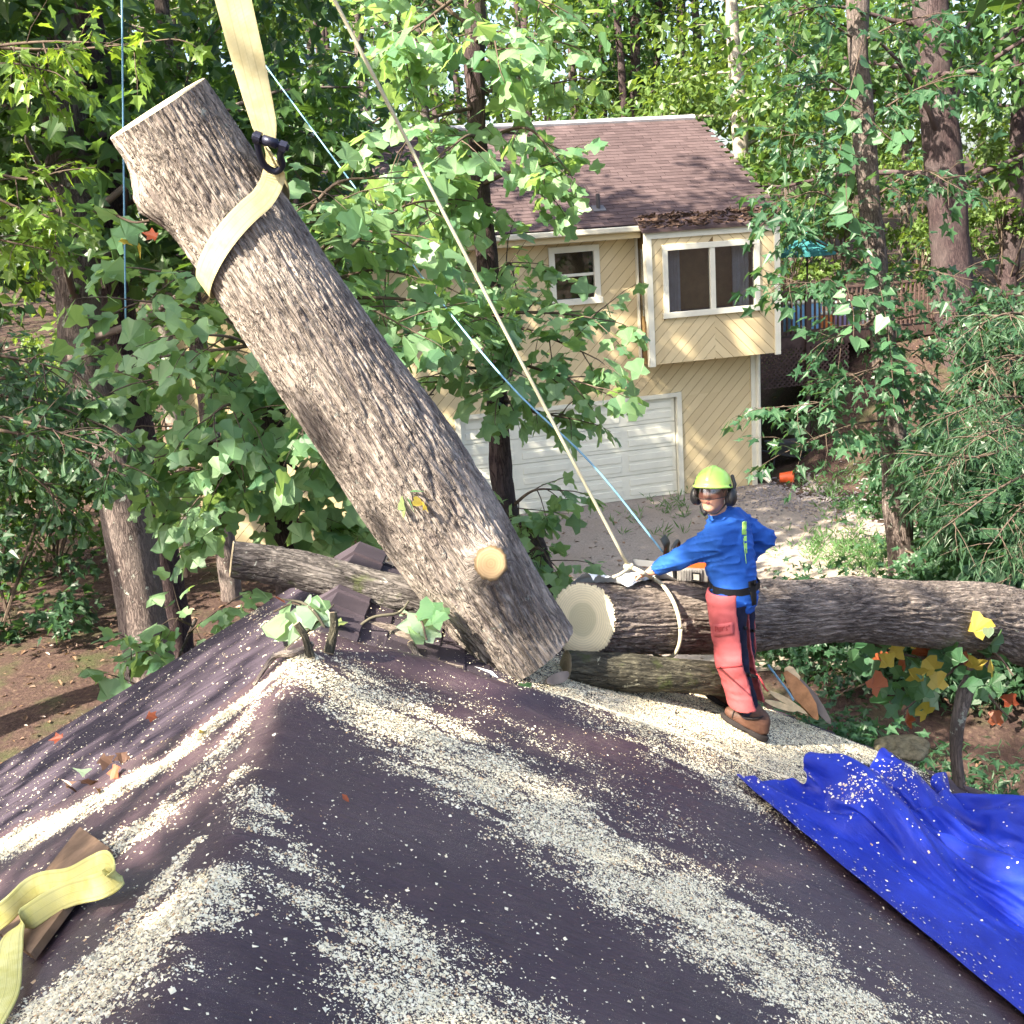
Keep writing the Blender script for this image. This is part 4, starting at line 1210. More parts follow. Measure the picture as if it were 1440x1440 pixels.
# helmet, visor, ear defenders
def sd_helmet(p):
    q = ((p - Hc) @ HMx) / HS
    o = ellip(q, (-.004, 0, .052), (.136, .112, .118)); i = ellip(q, (-.004, 0, .048), (.127, .103, .110))
    d = np.maximum(np.maximum(o, -i), .040 - q[:, 2] - .12 * np.clip(-q[:, 0] - .05, 0, 1))
    rim = np.abs(np.hypot(q[:, 0] / 1.22, q[:, 1]) - .1115) ; d = smin(d, np.hypot(np.maximum(rim - .004, 0), q[:, 2] - .044) - .006, .01)
    brim = ellip(q, (.108, 0, .042), (.028, .080, .006)); d = smin(d, brim, .012)
    ridge = np.maximum(np.abs(q[:, 1]) - .012, ellip(q, (-.004, 0, .055), (.137, .5, .121))); d = smin(d, np.maximum(ridge, .08 - q[:, 2]), .01)
    return d * HS
V, F = sdf_vf(sd_helmet, Hc - .2, Hc + .2, .005)
hel = part('helmet', V, F, M_LIME, man, True, label='lime green safety helmet with smoked visor')
nn = 26; an = np.radians(np.linspace(-78, 78, nn)); V = []
for u, r in ((.042, 1.0), (.020, 1.012), (-.004, 1.01), (-.022, .99)):
    V += [hw(.006 + .134 * r * math.cos(a), .108 * r * math.sin(a), u - .010 * math.cos(a * 2)) for a in an]
part('visor', V, [[r * nn + i, r * nn + i + 1, (r + 1) * nn + i + 1, (r + 1) * nn + i] for r in range(3) for i in range(nn - 1)], m_visor(), hel, True)
MB().tube(V[3 * nn:], .0025, 6).build('visor_rim', M_BLK, hel, True)
for s in (-1, 1):
    def sd_muff(p):
        q = ((p - Hc) @ HMx) / HS; q = q * [1, s, 1]
        d = ellip(q, (-.022, .116, -.020), (.049, .032, .058))
        d = np.minimum(d, np.maximum(ellip(q, (-.022, .096, -.020), (.050, .022, .058)), np.abs(q[:, 1] - .094) - .010))
        d = smin(d, chain(q, [np.array([-.030, .125, .00]), np.array([-.050, .124, .06]), np.array([-.060, .105, .11])], [.010, .011, .012], .01), .008)
        return smin(d, ellip(q, (.012, .112, .052), (.016, .010, .014)), .006) * HS
    V, F = sdf_vf(sd_muff, Hc - .2, Hc + .2, .005); mf = part('ear_defender', V, F, M_BLK, hel, True)
    MB().tube([hw(-.022 + .040 * math.cos(a), s * .100, -.02 + .048 * math.sin(a)) for a in np.linspace(0, 2 * PI, 25)], .006, 6, False).build('cushion_ring', plain('green_muff_ring', (.06, .20, .07), .6) if s > 0 else M_BLK, mf, True)
MB().tube([hw(-.02, .088, -.05), hw(.02, .074, -.085), hw(.055, .045, -.118), hw(.075, 0, -.122), hw(.055, -.045, -.118), hw(.01, -.074, -.08)], .005, 6, True, 4).build('chin_strap', M_BLK, hel, True)
V, F = sdf_vf(lambda p: ellip(p, hw(.085, -.02, -.118), (.014, .014, .018)), Hc - .2, Hc + .2, .005); part('strap_buckle', V, F, M_BLK, hel, True)

# trousers and chaps
hipL = pelvis + bL * .085 + [0, 0, -.03]; hipR = pelvis - bL * .085 + [0, 0, -.03]
footL = onR(1066, 1046); footR = onR(1037, 1013)
ankL = footL + np.array([0, 0, .13]) + bF * .03; ankR = footR + np.array([0, 0, .13]) + bF * .02
knL = at(1034, 926, 6.20) ; knR = at(1043, 920, 6.40)
def sd_legs(p, g=0.0):
    a = chain(p, [hipL, knL, ankL], [.095 + g, .066 + g, .052 + g], .05); b = chain(p, [hipR, knR, ankR], [.095 + g, .066 + g, .052 + g], .05)
    d = smin(a, b, .02); d = smin(d, ellip(p, pelvis - [0, 0, .0], (.115 + g, .155 + g, .13), BM), .04)
    q = p @ BM
    return d - .010 * np.abs(pn(np.stack([q[:, 0] * 10, q[:, 1] * 10, q[:, 2] * 16], -1)))
lo = np.minimum.reduce([hipL, hipR, knL, knR, ankL, ankR]) - .18; hi = np.maximum.reduce([hipL, hipR, knL, knR, ankL, ankR]) + .18
hi[2] = waist[2] - .04
V, F = sdf_vf(lambda p: np.maximum(sd_legs(p), np.maximum(p[:, 2] - waist[2] + .05, np.minimum(ankL[2], ankR[2]) + .045 - p[:, 2])), lo, hi, .010); part('trousers', V, F, M_NAVY, man, True)
zc = at(1030, 992, 6.2)[2]
def leg_front(p, H, K, A):
    """signed distance of p ahead of the leg axis along the facing direction"""
    J = [H, K, A]; best = None; val = None
    for i in range(2):
        ab = J[i+1] - J[i]; t = np.clip(((p - J[i]) @ ab) / (ab @ ab), 0, 1); r = p - J[i] - t[:, None] * ab; d = np.linalg.norm(r, axis=1); f = r @ bF
        if best is None: best, val = d, f
        else: m = d < best; best = np.where(m, d, best); val = np.where(m, f, val)
    return val
def sd_chaps_leg(H, K, A, g0):
    def f(p):
        d = chain(p, [H + [0, 0, .05], K, A], [.120, .092, .092], .05)
        q = p @ BM
        w = .008 * np.abs(pn(np.stack([q[:, 0] * 7, q[:, 1] * 7, q[:, 2] * 11], -1))) + .004 * pn(np.stack([q[:, 0] * 5, q[:, 1] * 5, q[:, 2] * 30], -1))
        d = d - .020 - w
        sh = np.maximum(d, -(d + .014))
        sh = np.maximum(sh, g0 - leg_front(p, H, K, A))
        return np.maximum(np.maximum(sh, zc + .012 * np.sin(q[:, 1] * 30) - p[:, 2]), p[:, 2] - waist[2] + .058)
    return f
V, F = sdf_vf(sd_chaps_leg(hipL, knL, ankL, -.075), lo, hi, .0085); ch = part('chaps', V, F, M_CHAPS, man, True, label='faded red protective chaps')
V, F = sdf_vf(sd_chaps_leg(hipR, knR, ankR, -.06), lo, hi, .0095); part('chaps', V, F, M_CHAPS, man, True)
def march(px, py, fn, s0=5.6, s1=7.6, lift=.004):
    v = nrm(ray(px, py)); s = np.linspace(s0, s1, 700); P = CAM + v * s[:, None]; h = fn(P); i = int(np.argmax(h < 0))
    return CAM + v * (s[i] - lift) if h[i] < 0 else CAM + v * 6.3
cf = sd_chaps_leg(hipL, knL, ankL, -.075)
def patch(name, corners, nu, nv, fn, mat, parent, th=.006):
    (x0, y0), (x1, y1), (x2, y2), (x3, y3) = corners; V = []
    for lift in (th, .0):
        for j in range(nv):
            for i in range(nu):
                u, w = i / (nu - 1), j / (nv - 1)
                V.append(march(x0*(1-u)*(1-w) + x1*u*(1-w) + x2*u*w + x3*(1-u)*w, y0*(1-u)*(1-w) + y1*u*(1-w) + y2*u*w + y3*(1-u)*w, fn, lift=lift))
    F = [[j*nu + i, j*nu + i + 1, (j+1)*nu + i + 1, (j+1)*nu + i] for j in range(nv - 1) for i in range(nu - 1)]
    n = nu * nv; ring = [i for i in range(nu)] + [j*nu + nu - 1 for j in range(1, nv)] + [(nv-1)*nu + i for i in range(nu - 2, -1, -1)] + [j*nu for j in range(nv - 2, 0, -1)]
    F += [[a, n + a, n + b, b] for a, b in zip(ring, ring[1:] + ring[:1])]
    return part(name, V, F, mat, parent, True)
pk = patch('pocket_flap', [(1003, 878), (1031, 875), (1032, 892), (1004, 896)], 8, 5, cf, M_CHAPS, ch, .012)
wr_ = MB()
for (x0, y0, x1, y1) in [(1006, 881, 1006, 888), (1006, 881, 1009, 882), (1009, 882, 1009, 885), (1009, 885, 1006, 885), (1011, 883, 1011, 888), (1011, 883, 1014, 882), (1014, 882, 1014, 887), (1011, 888, 1014, 887), (1016, 882, 1016, 887), (1016, 883, 1019, 881), (1021, 882, 1023, 881), (1021, 882, 1021, 884), (1021, 884, 1023, 885), (1023, 885, 1021, 887), (1025, 879, 1025, 882)]:
    wr_.tube([march(x0, y0, cf, lift=.0145), march(x1, y1, cf, lift=.0145)], .0022, 4)
wr_.build('printed_lettering', M_CHAPD, pk)
patch('knee_seam', [(1008, 938), (1044, 934), (1044, 937), (1008, 941)], 8, 2, cf, M_CHAPD, ch, .006)
# belt and straps
n_ = 60; ring = []
for a in np.linspace(0, 2 * PI, n_, endpoint=False):
    d = bF * math.cos(a) + bL * math.sin(a); c = waist + [0, 0, -.055] + bF * (-.0) + Z3 * (.012 * math.cos(a))
    s = np.linspace(.05, .32, 200); h = sd_shirt(c + d * s[:, None]); r = s[int(np.argmax(h > 0))]
    ring.append((c, d, r + .001))
V = [];
for (c, d, r) in ring: V += [c + d * r - Z3 * .022, c + d * (r + .004) - Z3 * .022, c + d * (r + .004) + Z3 * .022, c + d * r + Z3 * .022]
F = []
for i in range(n_):
    j = (i + 1) % n_
    for k in range(4): F.append([i*4 + k, j*4 + k, j*4 + (k+1) % 4, i*4 + (k+1) % 4])
part('belt', V, F, M_BELT, man)
lg = lambda p: sd_legs(p)
patch('hip_strap', [(1052, 818), (1064, 815), (1064, 850), (1058, 852)], 4, 6, sd_shirt, M_BELT, man, .01)
patch('leg_strap', [(1046, 944), (1066, 950), (1066, 955), (1046, 950)], 6, 3, lg, M_BELT, man, .012)
patch('leg_strap', [(1046, 880), (1062, 886), (1062, 890), (1046, 885)], 6, 3, lg, M_BELT, man, .012)
MB().tube([at(1064, 948, 6.16), at(1070, 956, 6.13), at(1076, 968, 6.12), at(1080, 972, 6.12)], .006, 6, True, 4).build('loose_strap', M_CHAPD, man, True)
# lime print on the back and sleeve-side lettering
patch('back_print', [(1044, 734), (1050, 732), (1050, 752), (1043, 752)], 6, 8, sd_shirt, M_LIMEP, shirt, .004)
patch('back_print', [(1046, 754), (1050, 753), (1051, 778), (1049, 778)], 4, 8, sd_shirt, M_LIMEP, shirt, .004)
patch('back_print', [(1045, 757), (1046, 757), (1050, 792), (1049, 793)], 3, 8, sd_shirt, M_LIMEP, shirt, .004)

# boots
def boot(foot, ank, toe_yaw):
    d = nrm(bF + bL * toe_yaw); d = nrm(d - np.array([GR, 0, 1]) * (d @ np.array([GR, 0, 1])) / (GR * GR + 1)); n = nrm([GR, 0, 1]); sd_ = np.cross(n, d)
    M = np.stack([d, sd_, n], 1); h0 = foot + n * .012
    def up(p):
        q = (p - h0) @ M
        e = ellip(q, (.03, 0, .045), (.075, .043, .05)); e = smin(e, ellip(q, (.160, 0, .042), (.088, .052, .048)), .04)
        e = smin(e, cone(q, (.10, 0, .05), (.03, 0, .10), .042, .046), .04)
        top = (ank + Z3 * .07 - h0) @ M; e = smin(e, cone(q, (.03, 0, .08), tuple(top), .054, .064), .03)
        e = np.maximum(e, -q[:, 2] + .012)
        return e - .002 * pn(q * 40)
    b = h0 + d * .1
    V, F = sdf_vf(up, b - .26, b + .30, .0085); o = part('boot', V, F, M_BOOT, man, True)
    def so_(p):
        q = (p - h0) @ M
        e = smin(ellip(q * [1, 1, 0.001], (.02, 0, 0), (.082, .050, 1)), ellip(q * [1, 1, .001], (.155, 0, 0), (.100, .055, 1)), .05)
        return np.maximum(e, np.abs(q[:, 2] - .003) - .017 + .006 * ((np.abs(q[:, 0] - .075) < .02)))
    V, F = sdf_vf(so_, b - .24, b + .24, .0075); part('sole', V, F, M_SOLE, o, False)
    MB().tube([h0 + M @ np.array([.185 + .01 * math.cos(a), .054 * math.sin(a), .045 + .05 * math.cos(a)]) for a in np.linspace(-1.9, 1.9, 15)], .003, 5).build('toe_seam', M_SOLE, o, True)
    MB().tube([ank + Z3 * .062 + bF * (.066 * math.cos(a)) + bL * (.066 * math.sin(a)) for a in np.linspace(0, 2 * PI, 25)], .008, 6, False).build('collar', M_SOLE, o, True)
    for k in range(4):
        c = np.array([.115 - k * .018, 0, .078 + k * .014]); MB().tube([h0 + M @ (c + [0, -.040, -.002]), h0 + M @ (c + [.012, 0, .022]), h0 + M @ (c + [0, .040, -.002])], .0040, 5, True, 3).build('lace', M_BELT, o)
boot(footL + [0, 0, .045], ankL, .10); boot(footR + [0, 0, .045], ankR, -.05)
# ================================================================== foliage
def tri_half(out):
    """ear-clip a simple polygon (list of 2d points, ccw)"""
    idx = list(range(len(out))); T = []
    def ar(a, b, c): return (b[0]-a[0])*(c[1]-a[1]) - (b[1]-a[1])*(c[0]-a[0])
    g = 0
    while len(idx) > 3 and g < 100:
        g += 1
        for k in range(len(idx)):
            i, j, l = idx[k-1], idx[k], idx[(k+1) % len(idx)]
            a, b, c = out[i], out[j], out[l]
            if ar(a, b, c) <= 1e-9: continue
            if any(ar(a, b, out[m]) > 0 and ar(b, c, out[m]) > 0 and ar(c, a, out[m]) > 0 for m in idx if m not in (i, j, l)): continue
            T.append((i, j, l)); idx.pop(k); break
    if len(idx) == 3: T.append(tuple(idx))
    return T
def leaf_tpl(half, fold=.28, droop=.22, curl=0.0):
    """half outline from stem base up the right side to the tip"""
    n = len(half); T = tri_half(half)
    V = [(x, y) for x, y in half] + [(-x, y) for x, y in half]
    F = list(T) + [(c + n, b + n, a + n) for a, b, c in T]
    V3 = np.array([(x, y, fold * abs(x) - droop * max(0, y) ** 2 - curl * abs(x) ** 2 * 2) for x, y in V])
    return V3, np.array(F)
LEAF = {
 'tulip': leaf_tpl([(0, 0), (.24, -.06), (.52, .10), (.33, .40), (.47, .78), (.20, .84), (0, .70)], .20, .22, .25),
 'tulip2': leaf_tpl([(0, 0), (.22, -.03), (.46, .16), (.30, .42), (.50, .70), (.24, .88), (0, .74)], .34, .40, .1),
 'tulip3': leaf_tpl([(0, 0), (.26, -.08), (.50, .06), (.36, .36), (.42, .80), (.16, .80), (0, .70)], .06, .10, .5),
 'star': leaf_tpl([(0, 0), (.28, -.12), (.20, .14), (.54, .40), (.19, .46), (0, 1)], .22, .20, .2),
 'maple': leaf_tpl([(0, 0), (.34, .02), (.24, .20), (.52, .52), (.20, .56), (0, 1)], .22, .18, .1),
 'oval': leaf_tpl([(0, 0), (.24, .35), (.17, .72), (0, 1)], .25, .2),
 'oak': leaf_tpl([(0, 0), (.07, .35), (.24, .62), (.20, .78), (.27, .93), (0, .95)], .2, .2),
 'heart': leaf_tpl([(0, 0), (.22, -.14), (.44, .06), (.36, .48), (0, 1)], .15, .2, .2),
 'blade': leaf_tpl([(0, 0), (.075, .3), (0, 1)], .3, .25),
 'card': leaf_tpl([(0, 0), (.36, .45), (0, 1)], .25, .15),
}
def leaf_frames(A, Nn):
    A = A / (np.linalg.norm(A, axis=1)[:, None] + 1e-9)
    X = np.cross(A, Nn); X /= np.linalg.norm(X, axis=1)[:, None] + 1e-9
    return X, A, np.cross(X, A)
def leaves_mesh(name, P, A, Nn, Sz, tpl, mat):
    V, F = LEAF[tpl]; X, A, Z = leaf_frames(A, Nn)
    W = P[:, None] + Sz[:, None, None] * (V[None, :, 0:1] * X[:, None] + V[None, :, 1:2] * A[:, None] + V[None, :, 2:3] * Z[:, None])
    k = len(V); FF = (F[None] + (np.arange(len(P)) * k)[:, None, None]).reshape(-1, 3)
    return mk_mesh(name, W.reshape(-1, 3), FF, mat)
_lm = {}
def leaf_objects(P, A, Nn, Sz, tpl, mat, parent, name='leaf'):
    vs_ = [v for v in (tpl, tpl + '2', tpl + '3') if v in LEAF]
    for v in vs_:
        if (v, mat.name) not in _lm: _lm[(v, mat.name)] = mk_mesh('leaf_' + v, LEAF[v][0], LEAF[v][1], mat)
    X, A, Z = leaf_frames(A, Nn); inv = WM(parent).inverted()
    for i in range(len(P)):
        o = bpy.data.objects.new(name, _lm[(vs_[i % len(vs_)] if len(P) > 1 else random.choice(vs_), mat.name)]); COL.objects.link(o); o.parent = parent; o.matrix_parent_inverse = inv
        s = float(Sz[i])
        o.matrix_basis = Matrix([[X[i][r] * s, A[i][r] * s, Z[i][r] * s, P[i][r]] for r in range(3)] + [[0, 0, 0, 1]])
def pick_big(P, Sz, n):
    """indices of the n leaves that show largest from the photographer's side"""
    return np.argsort(-(Sz / np.linalg.norm(P - CAM, axis=1)))[:n]

class Foliage:
    def __init__(s): s.P = []; s.A = []; s.N = []; s.S = []; s.tw = MB()
    def arrays(s): return [np.array(q, float) for q in (s.P, s.A, s.N, s.S)]
    def twig(s, p, d, L, nl, size, droop=.35, r=.006, nj=.45, tube=True):
        pts = [np.array(p)]; d = nrm(d)
        for k in range(4):
            d = nrm(d + np.array([0, 0, -droop * .25]) + RNG.normal(size=3) * .08)
            pts.append(pts[-1] + d * L / 4)
        if tube: s.tw.tube(pts, [r, r * .85, r * .7, r * .5, r * .3], 4, False)
        pts = np.array(pts)
        for j in range(nl):
            t = (j + .6) / nl * .75 + .25; i = min(3, int(t * 4)); f = t * 4 - i
            q = pts[i] * (1 - f) + pts[min(4, i + 1)] * f
            side = nrm(np.cross(d, [0, 0, 1]) + 1e-6) * (1 if j % 2 else -1)
            if j == nl - 1: a = d + RNG.normal(size=3) * .2
            else: a = side * random.uniform(.5, 1.1) + d * random.uniform(.2, .9) + RNG.normal(size=3) * .25
            a = nrm(a + np.array([0, 0, -random.uniform(.1, .75)]))
            pet = size * random.uniform(.15, .5)
            s.P.append(q + a * pet); s.A.append(a)
            s.N.append(nrm(np.array([0, 0, 1]) + RNG.normal(size=3) * nj)); s.S.append(size * random.uniform(.45, 1.3))
    def branch(s, pts, ntw, tl, nl, size, r=.02, droop=.35, sub=6, t0=.15, **kw):
        P = crom(np.array(pts, float), sub); s.tw.tube(P, np.linspace(r, r * .25, len(P)), 6, False)
        for k in range(ntw):
            t = t0 + (1 - t0) * (k + random.random()) / ntw; i = min(len(P) - 2, int(t * (len(P) - 1)))
            d = nrm(P[i+1] - P[i]); az = RNG.normal(size=3) * [1, 1, .45]; az -= d * (az @ d)
            s.twig(P[i] + RNG.normal(size=3) * .01, nrm(az) * .9 + d * random.uniform(.2, .8), tl * random.uniform(.55, 1.25), nl, size, droop, **kw)
        s.twig(P[-1], P[-1] - P[-2], tl * .7, nl, size, droop, **kw)

def cluster_cloud(C, n_each, rad, size, flat=.5, nj=.6, out=None):
    """leaf arrays round cluster centres C"""
    k = len(C); n = k * n_each
    D = RNG.normal(size=(n, 3)); D /= np.linalg.norm(D, axis=1)[:, None]
    D *= (RNG.random(n) ** .45)[:, None]; rr = np.repeat(np.asarray(rad) * np.ones(k), n_each)
    P = np.repeat(C, n_each, 0) + D * rr[:, None] * [1, 1, flat]
    A = D * [1, 1, .3] + RNG.normal(size=(n, 3)) * .5 + [0, 0, -.35]
    Nn = np.array([0, 0, 1.0]) + RNG.normal(size=(n, 3)) * nj + D * .35
    return P, A, Nn, size * RNG.uniform(.6, 1.25, n)

M_BK = bark_mat('grey_brown_bark', (.050, .038, .038), (.20, .16, .145))
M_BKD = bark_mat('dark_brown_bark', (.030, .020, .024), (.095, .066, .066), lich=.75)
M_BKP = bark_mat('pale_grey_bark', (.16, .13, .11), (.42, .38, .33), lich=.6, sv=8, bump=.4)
M_TWIG = plain('twig_bark', (.10, .075, .06), .9, .1, .3, 20)
M_L_BG = leaf_mat('woodland_leaf', (.022, .062, .018), (.088, .175, .048))
M_L_BG2 = leaf_mat('woodland_leaf_warm', (.042, .092, .018), (.150, .235, .058))
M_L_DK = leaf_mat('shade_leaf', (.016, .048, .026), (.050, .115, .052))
M_L_CAN = leaf_mat('canopy_leaf', (.030, .075, .018), (.080, .150, .035), trans=.35)
TUL = ((.075, .185, .095), (.270, .430, .220))
M_L_TU = leaf_mat('tulip_leaf', *TUL, island=False); M_L_TUS = leaf_mat('tulip_leaf_mass', *TUL)
M_L_ST = leaf_mat('gum_leaf', (.022, .072, .038), (.070, .160, .075), island=False); M_L_STS = leaf_mat('gum_leaf_mass', (.022, .072, .038), (.070, .160, .075))
M_L_OAK = leaf_mat('oak_leaf', (.028, .082, .040), (.085, .175, .080))
M_L_MAP = leaf_mat('maple_leaf_bright', (.085, .175, .028), (.220, .350, .060))
M_L_VIN = leaf_mat('vine_leaf', (.040, .120, .060), (.105, .220, .105), island=False)
M_L_NAR = leaf_mat('narrow_leaf', (.030, .080, .045), (.090, .170, .090))

def trunk_tube(P, R, mat, parent, n=20, sub=10, name='trunk', depth=.012, seed=None):
    seed = random.uniform(0, 90) if seed is None else seed
    R = np.asarray(R, float)
    if len(R) != len(P): R = np.interp(np.linspace(0, 1, len(P)), np.linspace(0, 1, len(R)), R)
    V, F, uv = tube_vf(P, R, n, False, sub, bark_disp(float(R.mean()), depth, 5.0, .25, seed, (), .05) if depth else None)
    return part(name, V, F, mat, parent, True, uv)

def limbs(P, R, k, lo, L, up=.5, mb=None):
    """limbs from the trunk path; returns end points along them"""
    pts = []
    for j in range(k):
        t = lo + (1 - lo) * (j + random.random() * .8) / k
        i = min(len(P) - 2, int(t * (len(P) - 1))); f = t * (len(P) - 1) - i
        p = P[i] * (1 - f) + P[i+1] * f
        az = j * 2.4 + random.uniform(-.5, .5); l = L * (1.15 - .6 * t) * random.uniform(.7, 1.2)
        d = np.array([math.cos(az), math.sin(az), up * random.uniform(.3, 1.4)])
        q = [p]; 
        for s in range(4):
            d = nrm(d + RNG.normal(size=3) * .18 + [0, 0, -.05]); q.append(q[-1] + d * l / 4)
        r = max(.015, R * (1 - t * .6) * .24)
        if mb is not None: mb.tube(q, [r, r * .8, r * .6, r * .4, r * .2], 6, False, 2)
        for s in (1.6, 2.3, 3, 3.6, 4):
            a = int(min(3, s)); g = s - a
            pts.append(q[a] * (1 - g) + q[min(4, a+1)] * g)
    return np.array(pts)

def tree(name, label, P, R, barkm, leafm, cl_lo=.35, nl=14, L=4.0, per=45, rad=1.1, size=.26, tpl='card', group=None, top=None, extra=None, flat=.5, n=14, up=.5, depth=.012, thin=.8):
    """trunk path P (bottom to top) with limbs and a leafy crown"""
    P = np.array(P, float); t = thing(name, label, 'tree', P[0], group)
    R = np.asarray(R, float) if np.ndim(R) else np.linspace(R, R * .45, len(P))
    trunk_tube(P, R, barkm, t, n, 8, depth=depth)
    mb = MB(); C = limbs(crom(P, 6), float(R[0]), nl, cl_lo, L, up, mb)
    mb.build('branches', barkm, t, True, kind='stuff')
    if extra is not None: C = np.concatenate([C, extra])
    C = C + RNG.normal(size=C.shape) * [.5, .5, .35]
    C = C[(C[:, 2] < 11.0) | (RNG.random(len(C)) < thin)]
    a = cluster_cloud(C, per, rad * RNG.uniform(.6, 1.3, len(C)), size, flat)
    o = link('crown', leaves_mesh('crown', *a, tpl, leafm), t); o['kind'] = 'stuff'
    return t
def gnd(x, y): return float(terr(x, y))
def stem(pxs, d, base_d=None, top=None):
    """trunk path from photo points (listed top to bottom) at distance d, continued to the ground and up to height top"""
    Q = [at(x, y, d) for x, y in pxs][::-1]
    dirn = Q[0] - Q[1]; dirn = dirn / abs(dirn[2] + 1e-9)
    g = gnd(Q[0][0], Q[0][1]) - .2
    if Q[0][2] > g: Q = [Q[0] + dirn * (Q[0][2] - g)] + Q
    if top is not None and top > Q[-1][2]:
        u = nrm(Q[-1] - Q[-2]); Q.append(Q[-1] + (nrm(u + [0, 0, .6])) * (top - Q[-1][2]))
    return Q

# ---- woodland behind: trunks one can tell apart
tree('oak_tree', 'thick leaning trunk with sun-flecked bark and hanging leaves at the far left', stem([(72, 0), (98, 260), (118, 500), (165, 650), (207, 905)], 15.5, top=19), [.36, .34, .32, .30, .28, .2], M_BK, M_L_BG, .50, 20, 5.5, 42, 1.1, .26, 'maple', n=26, thin=.7)
tree('oak_tree', 'dark furrowed trunk leaning close beside the sun-flecked leftmost trunk', stem([(120, 0), (150, 260), (172, 500), (202, 640), (247, 890)], 16.4, top=18), [.26, .25, .25, .24, .22, .15], M_BKD, M_L_BG, .50, 18, 5.0, 40, 1.1, .26, 'maple', n=22, thin=.7)
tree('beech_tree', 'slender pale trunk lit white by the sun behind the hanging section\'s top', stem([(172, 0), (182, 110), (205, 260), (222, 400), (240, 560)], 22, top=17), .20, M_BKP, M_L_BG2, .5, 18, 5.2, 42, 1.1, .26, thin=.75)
tree('oak_tree', 'brown trunk rising behind the sawn top of the hanging section', stem([(240, 0), (247, 110), (262, 300), (280, 480)], 25, top=18), .22, M_BK, M_L_BG, .5, 18, 5.2, 42, 1.1, .26, thin=.7)
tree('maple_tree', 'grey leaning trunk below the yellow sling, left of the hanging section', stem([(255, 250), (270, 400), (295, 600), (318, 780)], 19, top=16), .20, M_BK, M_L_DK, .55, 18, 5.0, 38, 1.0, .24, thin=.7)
tree('oak_tree', 'broad dark trunk at the right edge of the yard beyond the deck', stem([(1308, 0), (1320, 150), (1335, 330), (1345, 445)], 27, top=20), [.55, .47, .42, .40, .34], M_BKD, M_L_BG, .45, 16, 5, 40, 1.2, .28, n=24)
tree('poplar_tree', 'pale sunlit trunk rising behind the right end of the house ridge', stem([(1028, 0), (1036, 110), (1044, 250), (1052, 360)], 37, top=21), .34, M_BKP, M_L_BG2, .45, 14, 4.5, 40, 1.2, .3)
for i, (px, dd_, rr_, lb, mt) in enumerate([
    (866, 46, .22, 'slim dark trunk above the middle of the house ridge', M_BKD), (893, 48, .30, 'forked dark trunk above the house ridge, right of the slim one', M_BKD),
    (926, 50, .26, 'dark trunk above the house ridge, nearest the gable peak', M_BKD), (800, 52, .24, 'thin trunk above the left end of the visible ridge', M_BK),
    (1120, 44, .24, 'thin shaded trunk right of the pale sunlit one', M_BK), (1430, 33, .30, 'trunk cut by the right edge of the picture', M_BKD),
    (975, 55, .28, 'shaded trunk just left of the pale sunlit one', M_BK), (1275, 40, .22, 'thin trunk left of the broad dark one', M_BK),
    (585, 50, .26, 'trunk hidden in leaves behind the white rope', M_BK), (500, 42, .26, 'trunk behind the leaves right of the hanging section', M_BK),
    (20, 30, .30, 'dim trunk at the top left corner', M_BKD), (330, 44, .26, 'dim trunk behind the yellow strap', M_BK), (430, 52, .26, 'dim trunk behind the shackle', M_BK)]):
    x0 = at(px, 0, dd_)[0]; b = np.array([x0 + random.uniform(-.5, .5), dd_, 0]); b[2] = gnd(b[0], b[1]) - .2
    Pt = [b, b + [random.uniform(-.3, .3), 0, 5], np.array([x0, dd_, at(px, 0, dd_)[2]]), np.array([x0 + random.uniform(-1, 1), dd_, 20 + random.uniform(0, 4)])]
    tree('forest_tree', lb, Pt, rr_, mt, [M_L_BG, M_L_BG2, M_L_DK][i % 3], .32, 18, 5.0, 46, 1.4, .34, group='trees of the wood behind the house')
# further wood closing the view: one leafy mass
C = []
for k in range(900):
    x = RNG.uniform(-70, 80); y = RNG.uniform(52, 95)
    C.append((x, y, gnd(x, y) + RNG.uniform(.5, 24)))
C = np.array(C); a = cluster_cloud(C, 55, 2.2, .55, .7)
o = link('distant_woods', leaves_mesh('distant_woods', *a, 'card', M_L_BG2)); o['kind'] = 'stuff'; tag(o, 'hazy mass of far woodland foliage closing the view', 'woods')
mb = MB()
for k in range(70):
    x = RNG.uniform(-60, 70); y = RNG.uniform(52, 92); g = gnd(x, y)
    mb.tube([(x, y, g - .3), (x + RNG.uniform(-.6, .6), y, g + 9), (x + RNG.uniform(-1, 1), y, g + 24)], [.3, .24, .1], 7, False, 3)
o = mb.build('distant_trunks', M_BKD, None, True, kind='stuff'); tag(o, 'dim trunks deep in the far woodland', 'woods')
